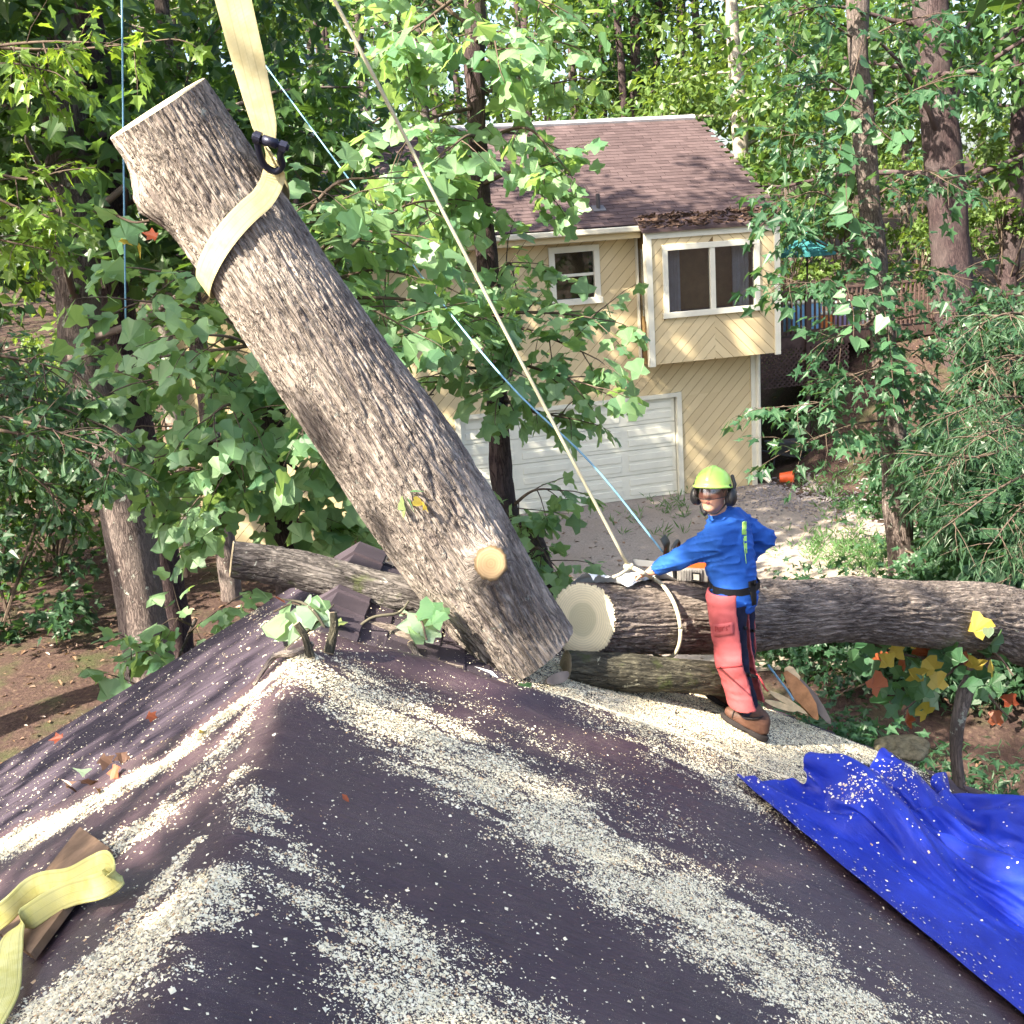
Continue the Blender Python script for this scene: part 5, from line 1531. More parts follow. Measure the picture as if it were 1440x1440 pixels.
# understorey bushes
def bush(name, label, c, r, h, ncl, per, size, tpl, mat, group=None):
    c = np.array([c[0], c[1], gnd(c[0], c[1])]); t = thing(name, label, 'bush', c, group)
    C = RNG.normal(size=(ncl, 3)) * [r * .5, r * .5, 0] + c; C[:, 2] += RNG.random(ncl) ** .8 * h
    mb = MB()
    for q in C[:14]: mb.tube([c + RNG.normal(size=3) * [.1, .1, 0], (c + q) / 2 + [0, 0, .1], q], [.03, .02, .008], 5, False, 2)
    mb.build('stems', M_TWIG, t, kind='stuff')
    o = link('foliage', leaves_mesh('foliage', *cluster_cloud(C, per, .5, size, .6), tpl, mat), t); o['kind'] = 'stuff'
for i, (px, d, r, h, lb, mt) in enumerate([
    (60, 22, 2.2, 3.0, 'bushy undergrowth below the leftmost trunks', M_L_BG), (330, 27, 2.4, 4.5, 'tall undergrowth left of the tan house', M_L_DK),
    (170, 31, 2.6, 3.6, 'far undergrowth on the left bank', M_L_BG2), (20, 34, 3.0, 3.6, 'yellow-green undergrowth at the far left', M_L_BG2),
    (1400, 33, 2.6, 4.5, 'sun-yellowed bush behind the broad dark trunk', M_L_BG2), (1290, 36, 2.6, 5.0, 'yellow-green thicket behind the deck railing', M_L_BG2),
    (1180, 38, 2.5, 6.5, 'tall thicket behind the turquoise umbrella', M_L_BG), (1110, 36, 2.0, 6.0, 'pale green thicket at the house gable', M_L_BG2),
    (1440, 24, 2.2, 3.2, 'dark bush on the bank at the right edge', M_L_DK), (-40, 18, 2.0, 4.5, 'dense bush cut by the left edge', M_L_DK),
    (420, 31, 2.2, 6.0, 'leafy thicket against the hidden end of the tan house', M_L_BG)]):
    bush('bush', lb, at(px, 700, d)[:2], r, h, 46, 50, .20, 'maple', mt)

# ---- canopy trees standing outside the picture, whose crowns shade the yard
for i, (x, y, h, L) in enumerate([(-7.5, -4.5, 17, 5.0), (-12, 2, 18, 5.5), (-9.5, 12.5, 19, 5.0), (-17, 15, 19, 5), (-4.0, -11, 18, 5), (8.5, 9, 18, 4.5), (-14, 24, 20, 5)]):
    b = np.array([x, y, gnd(x, y) - .2])
    tree('shade_tree', ['tall tree behind the photographer\'s left shoulder', 'tall tree left of the near house', 'tall tree beyond the left gable', 'tall tree deep on the left slope', 'tall tree behind the photographer', 'tall tree right of the driveway', 'tall tree on the left beyond the frame'][i],
         [b, b + [.2, .1, 6], b + [.1, .4, 12], b + [-.2, .2, h]], .33, M_BK, M_L_CAN, .48, 20, L, [52, 46, 32, 34, 46, 30, 32][i], 1.25, .34, group='trees around the yard out of view', thin=[1, .85, .8, .7, .9, .6, .75][i])

# ---- the tulip sapling in front of the garage
def px3(L, d): return [at(x, y, dd if dd else d) for (x, y, *r) in L for dd in [r[0] if r else None]]
def leafy(name, label, stem_pts, radii, barkm, branches, d, tl, nl, size, tpl, m_one, m_mass, ntw=9, cat='tree', keep=300, br=.02, droop=.35, **kw):
    t = thing(name, label, cat, stem_pts[0])
    if radii is not None: trunk_tube(stem_pts, radii, barkm, t, 16, 8)
    F = Foliage()
    for B in branches:
        nn = ntw
        if isinstance(B, dict): nn = B['n']; B = B['p']
        F.branch(px3(B, d), nn, tl, nl, size, br, droop, **kw)
    F.tw.build('branches', M_TWIG, t, True, kind='stuff')
    P, A, Nn, Sz = F.arrays()
    big = pick_big(P, Sz, keep) if keep else np.zeros(0, int); rest = np.setdiff1d(np.arange(len(P)), big)
    if len(big): leaf_objects(P[big], A[big], Nn[big], Sz[big], tpl, m_one, t)
    if len(rest):
        o = link('crown', leaves_mesh('crown', P[rest], A[rest], Nn[rest], Sz[rest], tpl, m_mass), t); o['kind'] = 'stuff'
    return t
st = [at(760, 800, 10)]; st = [np.array([st[0][0] + .25, 10.0, gnd(.4, 10) - .2]), st[0]] + px3([(733, 780), (710, 705), (700, 600), (690, 450), (678, 300), (668, 100), (660, -80)], 10)
st.append(st[-1] + np.array([-.2, .2, 3.5])); st.append(st[-1] + np.array([.1, .2, 4]))
br = [[(668, 90, 10), (600, 60, 9.6), (545, 70, 9.4)], [(666, 40, 10), (590, -10, 10.2), (540, 10, 10.6)], [(668, 100, 10), (740, 50, 9.7), (790, 60, 9.5)], [(670, 130, 10), (760, 120, 10.2), (815, 110, 10.4)],
      [(670, 150, 10), (600, 170, 9.5), (560, 215, 9.3)], [(674, 200, 10), (740, 180, 9.6), (790, 230, 9.4)], [(675, 215, 10), (620, 250, 10.2), (590, 270, 10.5)], [(677, 260, 10), (730, 240, 9.5), (770, 270, 9.3)],
      [(678, 280, 10), (640, 290, 9.6), (610, 260, 9.4)], [(664, 10, 10), (720, -20, 9.8), (770, 10, 9.5)], [(662, -20, 10), (610, 20, 9.4), (570, 50, 9.2)], [(668, 60, 10), (690, 40, 9.3), (700, 80, 9.1)],
      [(676, 200, 10), (660, 190, 9.3), (630, 210, 9.0)],
      [(690, 420, 10), (715, 370, 9.6), (725, 400, 9.4)], [(692, 440, 10), (780, 440, 9.7), (850, 450, 9.6)], [(693, 450, 10), (760, 470, 9.5), (830, 500, 9.2)], [(695, 470, 10), (640, 450, 9.5), (590, 470, 9.2)],
      [(697, 500, 10), (760, 520, 9.4), (840, 545, 9.0)], [(698, 520, 10), (640, 520, 9.4), (600, 560, 9.2)], [(699, 540, 10), (720, 520, 9.2), (700, 560, 8.9)], [(700, 560, 10), (760, 580, 9.6), (810, 590, 9.5)],
      [(694, 450, 10), (690, 440, 9.3), (670, 480, 9.0)],
      {'p': [(712, 720, 10), (750, 690, 9.8), (795, 690, 9.7)], 'n': 6}, {'p': [(716, 740, 10), (745, 745, 9.7), (765, 775, 9.6)], 'n': 5}, {'p': [(712, 725, 10), (700, 740, 9.7), (715, 770, 9.6)], 'n': 5}, {'p': [(730, 780, 10), (755, 770, 9.8), (775, 790, 9.8)], 'n': 4}]
leafy('tulip_tree', 'young tulip tree with big lobed leaves standing before the garage door', st, [.12, .112, .108, .104, .10, .096, .092, .088, .084, .07, .04], M_BKD, br, 10, .46, 6, .160, 'tulip', M_L_TU, M_L_TUS, 8)
# ---- tulip tree behind the hanging section
st = [at(395, 760, 8.6)]; st = [np.array([st[0][0], 8.6, gnd(-1.8, 8.6) - .2]), st[0]] + px3([(386, 600), (396, 450), (410, 340), (418, 270)], 8.6)
br = [[(390, 560), (300, 520, 8.2), (185, 540, 7.9)], [(388, 600), (310, 620, 8.2), (235, 640, 8.0)], [(395, 500), (300, 440, 8.3), (170, 420, 8.0)], [(392, 640), (450, 680, 8.3), (510, 690, 8.2)], [(390, 670), (340, 700, 8.3), (300, 740, 8.2)],
      [(400, 440), (330, 400, 8.4), (215, 380, 8.3)], [(405, 400), (480, 330, 8.3), (560, 330, 8.1)], [(402, 450), (500, 430, 8.2), (570, 460, 8.0)], [(412, 330), (470, 260, 8.4), (540, 250, 8.3)], [(405, 420), (520, 380, 8.6), (620, 400, 8.6)],
      [(396, 520), (470, 520, 8.3), (520, 500, 8.0)], [(396, 540), (340, 480, 7.9), (260, 470, 7.6)], [(390, 600), (440, 600, 8.2), (470, 640, 8.0)], [(388, 620), (330, 570, 7.9), (290, 590, 7.7)], [(395, 480), (240, 500, 8.8), (140, 500, 9.0)],
      [(400, 440), (550, 300, 8.9), (640, 280, 9.2)], [(404, 420), (560, 420, 8.4), (650, 440, 8.4)], [(408, 380), (450, 300, 8.1), (430, 260, 7.9)],
      [(388, 620), (300, 600, 8.5), (215, 600, 8.7)], [(390, 640), (340, 650, 8.0), (290, 690, 7.9)], [(392, 600), (350, 620, 7.8), (320, 660, 7.7)], [(392, 560), (440, 560, 7.9), (470, 590, 7.8)],
      [(390, 650), (290, 660, 8.6), (200, 670, 8.6)], [(390, 690), (430, 740, 8.5), (500, 740, 8.5)]]
leafy('tulip_tree', 'tulip tree with broad blue-green leaves spreading behind the hanging section', st, [.11, .10, .09, .075, .05, .02], M_BKD, br, 8.6, .50, 6, .175, 'tulip', M_L_TU, M_L_TUS, 7)

# ---- right: vine-hung trunk with dark star leaves
st = stem([(1203, -40), (1212, 150), (1226, 330), (1240, 450), (1255, 620), (1268, 790)], 17.5, top=16)
br = [[(1240, 430, 17.5), (1160, 400, 16.6), (1085, 400, 16.2)], [(1245, 500, 17.5), (1170, 560, 16.4), (1070, 575, 16.0)], [(1250, 590, 17.5), (1190, 600, 16.5), (1095, 640, 16)], [(1255, 450, 17.5), (1330, 440, 17), (1400, 460, 16.8)],
      [(1235, 380, 17.5), (1150, 340, 17), (1100, 310, 16.8)], [(1230, 330, 17.5), (1150, 270, 17), (1090, 300, 17)], [(1225, 280, 17.5), (1290, 240, 17), (1340, 260, 16.6)], [(1220, 230, 17.5), (1150, 200, 17), (1090, 180, 16.8)],
      [(1215, 170, 17.5), (1280, 130, 17), (1330, 110, 16.6)], [(1212, 140, 17.5), (1150, 100, 17), (1100, 60, 16.8)], [(1208, 60, 17.5), (1270, 30, 17), (1330, 20, 16.8)], [(1208, 60, 17.5), (1150, 20, 17), (1100, -10, 16.8)],
      [(1250, 560, 17.5), (1310, 560, 17), (1380, 590, 16.6)], [(1258, 640, 17.5), (1310, 640, 16.8), (1370, 640, 16.6)], 
      [(1262, 730, 17.5), (1320, 720, 16.8), (1380, 740, 16.6)], [(1264, 770, 17.5), (1310, 790, 16.6), (1340, 800, 16.4)], [(1250, 540, 17.5), (1230, 520, 16.6), (1190, 530, 16.2)],
      [(1245, 480, 17.5), (1290, 500, 16.8), (1310, 530, 16.6)], [(1240, 440, 17.5), (1210, 460, 16.6), (1160, 480, 16.2)], [(1236, 400, 17.5), (1290, 380, 17), (1350, 390, 16.8)]]
leafy('sweetgum_tree', 'slim trunk hung with vines and dark star-shaped leaves right of the deck', st, np.linspace(.24, .13, len(st)), M_BK, br, 17.5, .75, 7, .20, 'star', M_L_ST, M_L_STS, 15)
# vine with heart-shaped leaves on that trunk
vn = thing('vine', 'pale green vine with heart-shaped leaves trailing down the slim trunk', 'vine', at(1240, 560, 15.6))
F = Foliage()
for L in ([(1212, 60), (1190, 140), (1160, 160)], [(1222, 150), (1190, 180), (1180, 220)], [(1225, 170), (1260, 200), (1275, 180)], [(1225, 350), (1235, 390), (1248, 460), (1255, 530), (1258, 580)], [(1190, 400), (1200, 440), (1200, 480)], [(1200, 200), (1190, 260), (1195, 310)]):
    P = crom(np.array(px3(L, 15.8)), 8); F.tw.tube(P, .008, 5, False)
    for k in range(2, len(P), 2):
        a = nrm(RNG.normal(size=3) * [1, .6, .2] + [0, -.3, -.6]); F.P.append(P[k] + a * .05); F.A.append(a); F.N.append(nrm(RNG.normal(size=3) * .4 + [0, -.6, .7])); F.S.append(random.uniform(.16, .26))
F.tw.build('stem', M_TWIG, vn, True); leaf_objects(*F.arrays(), 'heart', M_L_VIN, vn)

# ---- right edge: willow-like narrow leaves
st = stem([(1470, 500), (1480, 700)], 12.5, top=5.5)
br = [[(1470, 560), (1400, 560, 12), (1320, 590, 11.6)], [(1470, 600), (1390, 640, 12), (1290, 640, 11.5)], [(1475, 650), (1400, 690, 12), (1330, 740, 11.6)], [(1470, 520), (1420, 500, 12), (1370, 520, 11.6)], [(1475, 680), (1430, 720, 12), (1390, 770, 11.7)],
      [(1470, 450), (1420, 440, 12), (1370, 460, 11.8)], [(1470, 600), (1420, 600, 11.4), (1370, 620, 11)], [(1475, 700), (1440, 760, 12), (1420, 820, 11.8)], [(1470, 560), (1390, 600, 12.4), (1300, 700, 12.2)]]
leafy('willow_oak_sapling', 'sapling with narrow blade-like leaves at the right edge', st, np.linspace(.06, .03, len(st)), M_BK, br, 12.5, .5, 12, .15, 'blade', M_L_NAR, M_L_NAR, 16, keep=0)
# ---- left: oak twigs, bright maple sprays
st = stem([(-90, 300), (-80, 560), (-70, 760)], 8.0, top=9)
br = [[(-80, 560), (40, 560, 7.8), (150, 600, 7.6)], [(-80, 600), (30, 610, 7.6), (180, 655, 7.4)], [(-80, 620), (20, 650, 7.8), (90, 710, 7.7)], [(-80, 540), (60, 530, 8.0), (140, 560, 7.9)], [(-80, 580), (20, 590, 7.4), (120, 620, 7.2)], [(-80, 500), (0, 500, 7.8), (90, 520, 7.7)]]
leafy('oak_sapling', 'oak sapling with clustered spatula-shaped leaves at the left edge', st, np.linspace(.07, .04, len(st)), M_BK, br, 8.0, .34, 9, .105, 'oak', M_L_OAK, M_L_OAK, 16, keep=0)
st = stem([(-130, -60), (-120, 300), (-110, 600)], 10.5, top=12)
br = [[(-120, 80), (40, 60, 10), (140, 60, 9.8)], [(-120, 60), (80, 70, 10), (240, 55, 9.7)], [(-120, 120), (0, 90, 10), (70, 100, 9.8)], [(-120, 200), (20, 250, 10), (90, 240, 9.8)], [(-120, 220), (20, 290, 10), (90, 310, 9.9)], [(-120, 280), (-20, 330, 10), (60, 350, 9.9)]]
leafy('maple_sapling', 'maple sapling with sunlit yellow-green leaves at the top left', st, np.linspace(.08, .04, len(st)), M_BK, br, 10.5, .42, 7, .125, 'maple', M_L_MAP, M_L_MAP, 13, keep=0)

# ---- tulip seedling beyond the left rake
st = [np.array([*at(236, 1000, 7.9)[:2], gnd(-2.4, 7.9) - .1]), at(236, 985, 7.9), at(250, 930, 7.9), at(275, 870, 7.9)]
br = [[(240, 975), (200, 965, 7.7), (175, 955, 7.6)], [(244, 950), (215, 925, 7.7), (190, 905, 7.6)], [(250, 930), (280, 920, 7.7), (300, 905, 7.7)], [(265, 890), (290, 870, 7.8), (320, 850, 7.8)], [(270, 880), (245, 870, 7.8), (225, 880, 7.8)]]
leafy('tulip_seedling', 'tulip seedling with a few big leaves beyond the left roof edge', st, [.03, .025, .02, .01], M_BK, br, 7.9, .26, 5, .17, 'tulip', M_L_TU, M_L_TUS, 3, br=.010)
# ================================================================== rigging
def m_web(name, c0, c1):
    t = NT(name); uv = t.coord('UV'); w = t.n('ShaderNodeTexWave', Vector=uv, Scale=60.0, Distortion=.4); o = t.coord('Object')
    n = t.noise(o, 14.0, 4, .6); c = t.ramp(n, [(.35, c0), (.65, c1)])
    st_ = t.n('ShaderNodeSeparateXYZ', i0=uv); ax = t.math('ABSOLUTE', st_.outputs[0])
    sl = t.ramp(t.math('MULTIPLY', ax, 10.0), [(.0, (.35,)*3), (.02, (0,)*3), (.26, (0,)*3), (.30, (.4,)*3), (.34, (0,)*3)])
    c = t.mix(sl, c, tuple(a * .45 for a in c0))
    c = t.mix(t.ramp(t.noise(o, 3.5, 5, .7), [(.5, (0,)*3), (.75, (.55,)*3)]), c, tuple(a * .5 for a in c0))
    return t.done(t.bsdf(c, .7, .25, t.bump(w.outputs['Fac'], .35, .002)))
M_WEB = m_web('yellow_webbing', (.52, .45, .24), (.66, .60, .36)); M_WEBY = m_web('bright_yellow_webbing', (.62, .57, .18), (.76, .72, .32))
def ribbon(P, Wd, width, th, sub=6):
    """flat strap along P with width directions Wd"""
    PW = crom(np.hstack([np.array(P, float), np.array(Wd, float)]), sub); P = PW[:, :3]; W = PW[:, 3:]
    T = np.gradient(P, axis=0); T /= np.linalg.norm(T, axis=1)[:, None]
    W = W - T * (W * T).sum(1)[:, None]; W /= np.linalg.norm(W, axis=1)[:, None]; N = np.cross(T, W)
    h = np.broadcast_to(np.asarray(width, float), (len(P),)) / 2 if np.ndim(width) == 0 else np.interp(np.linspace(0, 1, len(P)), np.linspace(0, 1, len(width)), width) / 2
    L = np.concatenate([[0], np.cumsum(np.linalg.norm(np.diff(P, axis=0), axis=1))]); V = []; uv = []
    prof = [(-1, -.35), (-.86, -.5), (.86, -.5), (1, -.35), (1, .35), (.86, .5), (-.86, .5), (-1, .35)]
    for i in range(len(P)):
        for a, b in prof: V.append(P[i] + W[i] * h[i] * a + N[i] * th * b); uv.append((a * h[i], L[i]))
    k = len(prof); F = [[i*k + j, i*k + (j+1) % k, (i+1)*k + (j+1) % k, (i+1)*k + j] for i in range(len(P) - 1) for j in range(k)]
    F += [list(range(k))[::-1], [(len(P)-1)*k + j for j in range(k)]]
    return V, F, uv
vdir = lambda p: nrm(CAM - p)
shk = at(379, 205, 5.62)
sl_ = thing('crane_sling', 'wide yellow webbing sling running up from the shackle', 'sling', shk)
top = at(318, -40, 5.50); up_ = top + (top - at(335, 10, 5.52)) * 22
P = [shk * (1 - q) + top * q for q in (0, .12, .3, .6, 1)] + [top + (top - shk) * q for q in (1, 3, 5)]
V, F, uv = ribbon(P, [np.array([1, .12, .22])] * 8, [.06, .115, .135, .155, .165, .17, .17, .17], .007, 6)
part('webbing', V, F, M_WEB, sl_, False, uv)
# choker loop round the section
lp = thing('choker_loop', 'faded yellow webbing loop choked round the hanging section', 'sling', at(330, 320, 5.6))
ths = on_trunk(385, 230, 5.85)[0]; thl = on_trunk(280, 345, 5.75)[0]
Pw = []; Ww = []
for a in np.linspace(0, 2 * PI, 49):
    th = ths + a
    s = .715 - .105 * math.cos(a) + .02 * math.cos(2 * a); R = np.interp(s, np.linspace(0, _L[-1], len(HR)), HR)
    lv = lambda A: np.array([np.interp(s, _L, A[:, c]) for c in range(3)])
    D = nrm(lv(_N) * math.cos(th) + lv(_B) * math.sin(th)); Pw.append(lv(_P) + D * (R + .034)); Ww.append(lv(_T))
# open the loop at the shackle: both ends rise to it
n_ = len(Pw)
for k in range(6):
    w = (1 - k / 6) ** 1.5
    Pw[k] = Pw[k] * (1 - w) + (shk + [0, -.01, -.03]) * w; Pw[n_ - 1 - k] = Pw[n_ - 1 - k] * (1 - w) + (shk + [.0, .03, -.03]) * w
V, F, uv = ribbon(Pw, Ww, .112, .007, 3); part('webbing', V, F, M_WEB, lp, False, uv)
M_SHK = plain('dark_blue_steel', (.022, .024, .045), .4, .5, .2, 10, 0, 60, .6)
sk = thing('bow_shackle', 'dark steel bow shackle joining the sling and the loop', 'shackle', shk)
pin0 = at(361, 193, 5.57); pin1 = at(399, 206, 5.57); ax_ = nrm(pin1 - pin0)
MB().tube([pin0 - ax_ * .02, pin1 + ax_ * .025], .016, 12).build('pin', M_SHK, sk, True)
hd = MB(); hd.tube([pin0 - ax_ * .012, pin0 + ax_ * .020], .030, 14); hd.build('pin_head', M_SHK, sk)
hd = MB(); hd.tube([pin1 - ax_ * .018, pin1 + ax_ * .016], .029, 6); hd.build('nut', M_SHK, sk)
MB().tube([pin0 + ax_ * .03, pin1 - ax_ * .03], .024, 12).build('spool', M_SHK, sk, True)
MB().tube([pin0, at(364, 212, 5.60), at(372, 232, 5.64), at(387, 241, 5.66), at(397, 232, 5.64), at(394, 218, 5.60), pin1], [.018, .017, .017, .018, .017, .017, .018], 12, True, 6).build('bow', M_SHK, sk, True)

def m_rope(name, a, b):
    t = NT(name); uv = t.coord('UV', (30, 14, 1)); w = t.n('ShaderNodeTexWave', Vector=t.coord('UV', (14, 26, 1), (0, 0, .6)), Scale=3.0)
    return t.done(t.bsdf(t.mix(w.outputs['Fac'], a, b), .8, .2, t.bump(w.outputs['Fac'], .6, .004)))
M_ROPE = m_rope('cream_rope', (.46, .42, .30), (.66, .62, .46)); M_BROPE = m_rope('blue_rope', (.05, .22, .42), (.36, .56, .66))
def rope(name, label, P, r, mat, parent=None, sub=6, pname='line'):
    V, F, uv = tube_vf(P, r, 10, True, sub); F = [list(f) for f in F]
    o = part(name if parent is None else pname, V, F, mat, parent, True, uv)
    if parent is None: tag(o, label, 'rope')
    return o
rt_ = thing('guide_rope', 'cream rope running from the top down to the felled trunk and looped round it', 'rope', LP[1])
p_lo = at(884, 797, 6.52); p_hi = at(465, -10, 5.9); d_ = nrm(p_hi - p_lo)
rope('', '', [p_lo, p_lo * .7 + p_hi * .3 - [0, 0, .01], p_lo * .35 + p_hi * .65 - [0, 0, .015], p_hi, p_hi + d_ * 6], .0098, M_ROPE, rt_)
i0 = int(np.argmin(np.abs((fP - at(925, 870, 6.66)) @ nrm(LP[2] - LP[1])))); Pl = []
for a in np.linspace(0, 2 * PI, 41):
    D = fN[i0] * math.cos(a) + fB[i0] * math.sin(a); lean = -.07 * (D @ Z3) 
    Pl.append(fP[i0] + D * (fR[i0] + .024) + fT[i0] * (lean - .02))
rope('', '', Pl, .0125, M_ROPE, rt_, 2, 'loop')
rope('', '', [p_lo + [.0, 0, .0], at(893, 800, 6.5), at(905, 806, 6.45), Pl[int(np.argmax([q @ Z3 for q in Pl]))]], .013, M_ROPE, rt_, 5, 'tail')
kn = [p_lo + np.array([.022 * math.cos(a), .022 * math.sin(a), .006 * math.sin(2 * a) - .008 + .01 * a / 6]) for a in np.linspace(0, 4 * PI, 26)]
rope('', '', kn, .010, M_ROPE, rt_, 1, 'knot')
rope('', '', [at(884, 800, 6.50), at(872, 808, 6.42), at(862, 812, 6.40)], .012, M_ROPE, rt_, 4, 'end')
rope('tag_line', 'blue rope running up to the left from the chainsaw', [at(932, 776, 6.75), at(830, 650, 6.9), at(705, 528, 7.2), at(560, 345, 9.2), at(366, 82, 12.5), at(250, -80, 15)], .0065, M_BROPE)
rope('climbing_line', 'pale blue rope hanging straight down behind the hanging section\'s top left', [at(170, -150, 8.2), at(172, 60, 8.2), at(174, 250, 8.2), at(177, 470, 8.2)], .0065, M_BROPE)

# yellow strap heap and board at the left front
def up_pt(px, py, h): return surf_pt(px, py, h)
bd = [surf_pt(118, 1170, .02), surf_pt(160, 1200, .02), surf_pt(50, 1350, .02), surf_pt(2, 1318, .02)]
nb = nrm(np.cross(bd[1] - bd[0], bd[3] - bd[0])); nb = nb if nb[2] > 0 else -nb
Vb = [p for p in bd] + [p + nb * .028 for p in bd]
board = part('wooden_board', Vb, [[0, 3, 2, 1], [4, 5, 6, 7], [0, 1, 5, 4], [1, 2, 6, 5], [2, 3, 7, 6], [3, 0, 4, 7]], plain('weathered_board', (.20, .13, .085), .85, .2, .35, 9, .3, 60))
tag(board, 'short weathered brown board under the yellow strap', 'board')
sp = [(-60, 1330, .10), (0, 1288, .13), (50, 1247, .14), (95, 1238, .13), (128, 1222, .14), (152, 1214, .15), (160, 1232, .12), (140, 1246, .10), (95, 1258, .09), (52, 1282, .10), (20, 1310, .10), (12, 1350, .08), (6, 1400, .06), (-20, 1450, .05)]
P = [surf_pt(x, y, h) for x, y, h in sp]
W = [np.array([.35, .0, 1]), np.array([.3, .1, 1]), np.array([.2, .3, 1]), np.array([0, .5, .8]), np.array([-.1, .5, .9]), np.array([0, .2, 1]), np.array([.2, 0, 1]), np.array([.2, .1, 1]), np.array([.1, .3, 1]), np.array([.3, .5, .8]), np.array([.8, .3, .4]), np.array([1, .1, .1]), np.array([1, -.1, 0]), np.array([1, -.2, 0])]
V, F, uv = ribbon(P, W, .085, .006, 8); ys_ = part('yellow_strap', V, F, M_WEBY, None, True, uv); tag(ys_, 'bright yellow webbing strap twisted over the board', 'strap')

# ------------------------------------------------------------------ chainsaw on the trunk
M_ORG = plain('orange_saw_plastic', (.75, .16, .03), .4, .45, .08); M_GRY = plain('grey_saw_casing', (.36, .345, .32), .5, .4, .12); M_STEEL = plain('saw_steel', (.45, .45, .47), .35, .5, .1, 6, 0, 60, .8)
iw = int(np.argmin(np.linalg.norm(fP - at(968, 868, 6.85), axis=1))); sb = fP[iw] + Z3 * (fR[iw] + .03) + np.array([-.05, .0, 0])
saw = thing('chainsaw', 'orange and grey chainsaw resting on the felled trunk behind the worker\'s arm', 'chainsaw', sb)
sF = nrm([-.92, .38, .05]); sL = np.cross(Z3, sF); SM = np.stack([sF, sL, Z3], 1); SMt = (SM, sb)
def spart(name, fn, mat, res=.006, par=None, b=.34):
    V, F = sdf_vf(lambda p: fn((p - sb) @ SM), sb + [-b, -b, -.06], sb + [b, b, .32], res); return part(name, V, F, mat, par or saw, True)
body = spart('engine_housing', lambda q: smin(rbox(q, (-.02, 0, .115), (.135, .065, .060), .028), rbox(q, (-.10, 0, .13), (.06, .05, .04), .02), .02), M_ORG)
spart('crankcase', lambda q: rbox(q, (-.01, -.005, .055), (.15, .072, .052), .015), M_GRY)
spart('starter_cover', lambda q: np.maximum(rbox(q, (-.035, .073, .055), (.085, .020, .042), .012), -np.maximum(np.abs((q[:, 0] * 60) % 1 - .5) * .02 - .004, .085 - q[:, 1])), M_GRY)
MB().box((-.115, .0935, .025), (-.06, .0960, .082), SMt).build('label_plate', M_BLK, saw)
MB().box((-.106, .0965, .034), (-.069, .0980, .073), SMt).build('label_print', M_TRIM, saw)
MB().tube([sb + SM @ np.array(q) for q in [(.05, .085, .03), (.055, .095, .14), (.06, .08, .215), (.06, 0, .235), (.06, -.07, .215), (.06, -.085, .05)]], .014, 10, True, 5).build('wrap_handle', M_BLK, saw, True)
V, F, uv = ribbon([sb + SM @ np.array(q) for q in [(.10, 0, .09), (.125, 0, .16), (.12, 0, .22), (.145, 0, .27)]], [SM @ np.array([0, 1, 0])] * 4, [.11, .13, .14, .12], .010, 5); part('hand_guard', V, F, M_BLK, saw, True)
MB().tube([sb + SM @ np.array(q) for q in [(-.14, 0, .15), (-.20, 0, .16), (-.27, 0, .13), (-.28, 0, .06), (-.20, 0, .03), (-.12, 0, .03)]], .017, 10, True, 5).build('trigger_handle', M_BLK, saw, True)
MB().box((.14, -.052, .045), (.36, -.046, .085), SMt).build('guide_bar', M_STEEL, saw)
spart('bar_cover', lambda q: rbox(q, (.09, -.075, .06), (.075, .014, .045), .012), M_BLK)
# white plastic sheeting on the trunk top
V = []; nu, nv = 60, 16
s0 = int(np.argmin(np.abs((fP - at(832, 810, 6.4)) @ nrm(LP[1] - LP[0])))); s1 = int(np.argmin(np.abs((fP - at(948, 800, 6.75)) @ nrm(LP[1] - LP[0]))))
rngp = RNG.normal(size=(nu, nv)) * .004
for i in range(nu):
    for j in range(nv):
        u, w = i / (nu - 1), j / (nv - 1); k = int(s0 + (s1 - s0) * u)
        D = nrm(Z3 - fT[k] * fT[k][2]); E = nrm(np.cross(fT[k], D)); E = E if E[1] > 0 else -E
        a = -.15 + w * 1.0 + .12 * math.sin(u * 9) ; b = .025 + .02 * math.sin(u * 9 + w * 3) + rngp[i, j] * .5 + .012 * math.sin(u * 23 + w * 7)
        V.append(fP[k] + (D * math.cos(a) + E * math.sin(a)) * (fR[k] + b))
ws = part('white_sheet', V, grid_f(nu, nv), plain('white_plastic_film', (.72, .74, .76), .35, .5, .05), None, True); tag(ws, 'crumpled white plastic sheet lying along the top of the felled trunk', 'sheet')

# ------------------------------------------------------------------ blue tarpaulin: a small cloth simulation
def m_tarp():
    t = NT('blue_tarpaulin'); o = t.coord('Object'); n = t.noise(o, 6.0, 4, .6)
    c = t.ramp(n, [(.3, (.010, .026, .36)), (.7, (.020, .050, .52))])
    wv = t.n('ShaderNodeTexWave', Vector=t.coord('UV'), Scale=90.0); cr = t.noise(t.coord('UV'), 8.0, 6, .75)
    b = t.bsdf(c, .34, .5, t.bump(t.math('ADD', t.math('MULTIPLY', wv.outputs['Fac'], .15), cr), .6, .03))
    return t.done(b)
nu, nv = 100, 130; Lu, Lv = 3.8, 3.9
du, dv = Lu / (nu - 1), Lv / (nv - 1)
su = np.linspace(0, Lu, nu); tg = np.linspace(0, Lv, nv)
SU, TT = np.meshgrid(su, tg, indexing='ij')
UU = -.05 + SU * .86
flat_ = np.clip(.20 + .46 * UU, .14, 1.5); vend = 1.95 + .10 * UU
bn = sstep(0, .22, TT - flat_)
v0 = np.where(TT < flat_, TT, flat_ + (TT - flat_) * (vend - flat_) / (Lv - flat_))
U0 = -.05 + SU * (1 - .14 * bn) - .05 * (1 - bn)
fb = lambda f, sd, o=3, st=1.0: fbm(np.stack([SU.ravel() * f * st, TT.ravel() * f, SU.ravel() * 0 + sd], -1), o).reshape(SU.shape)
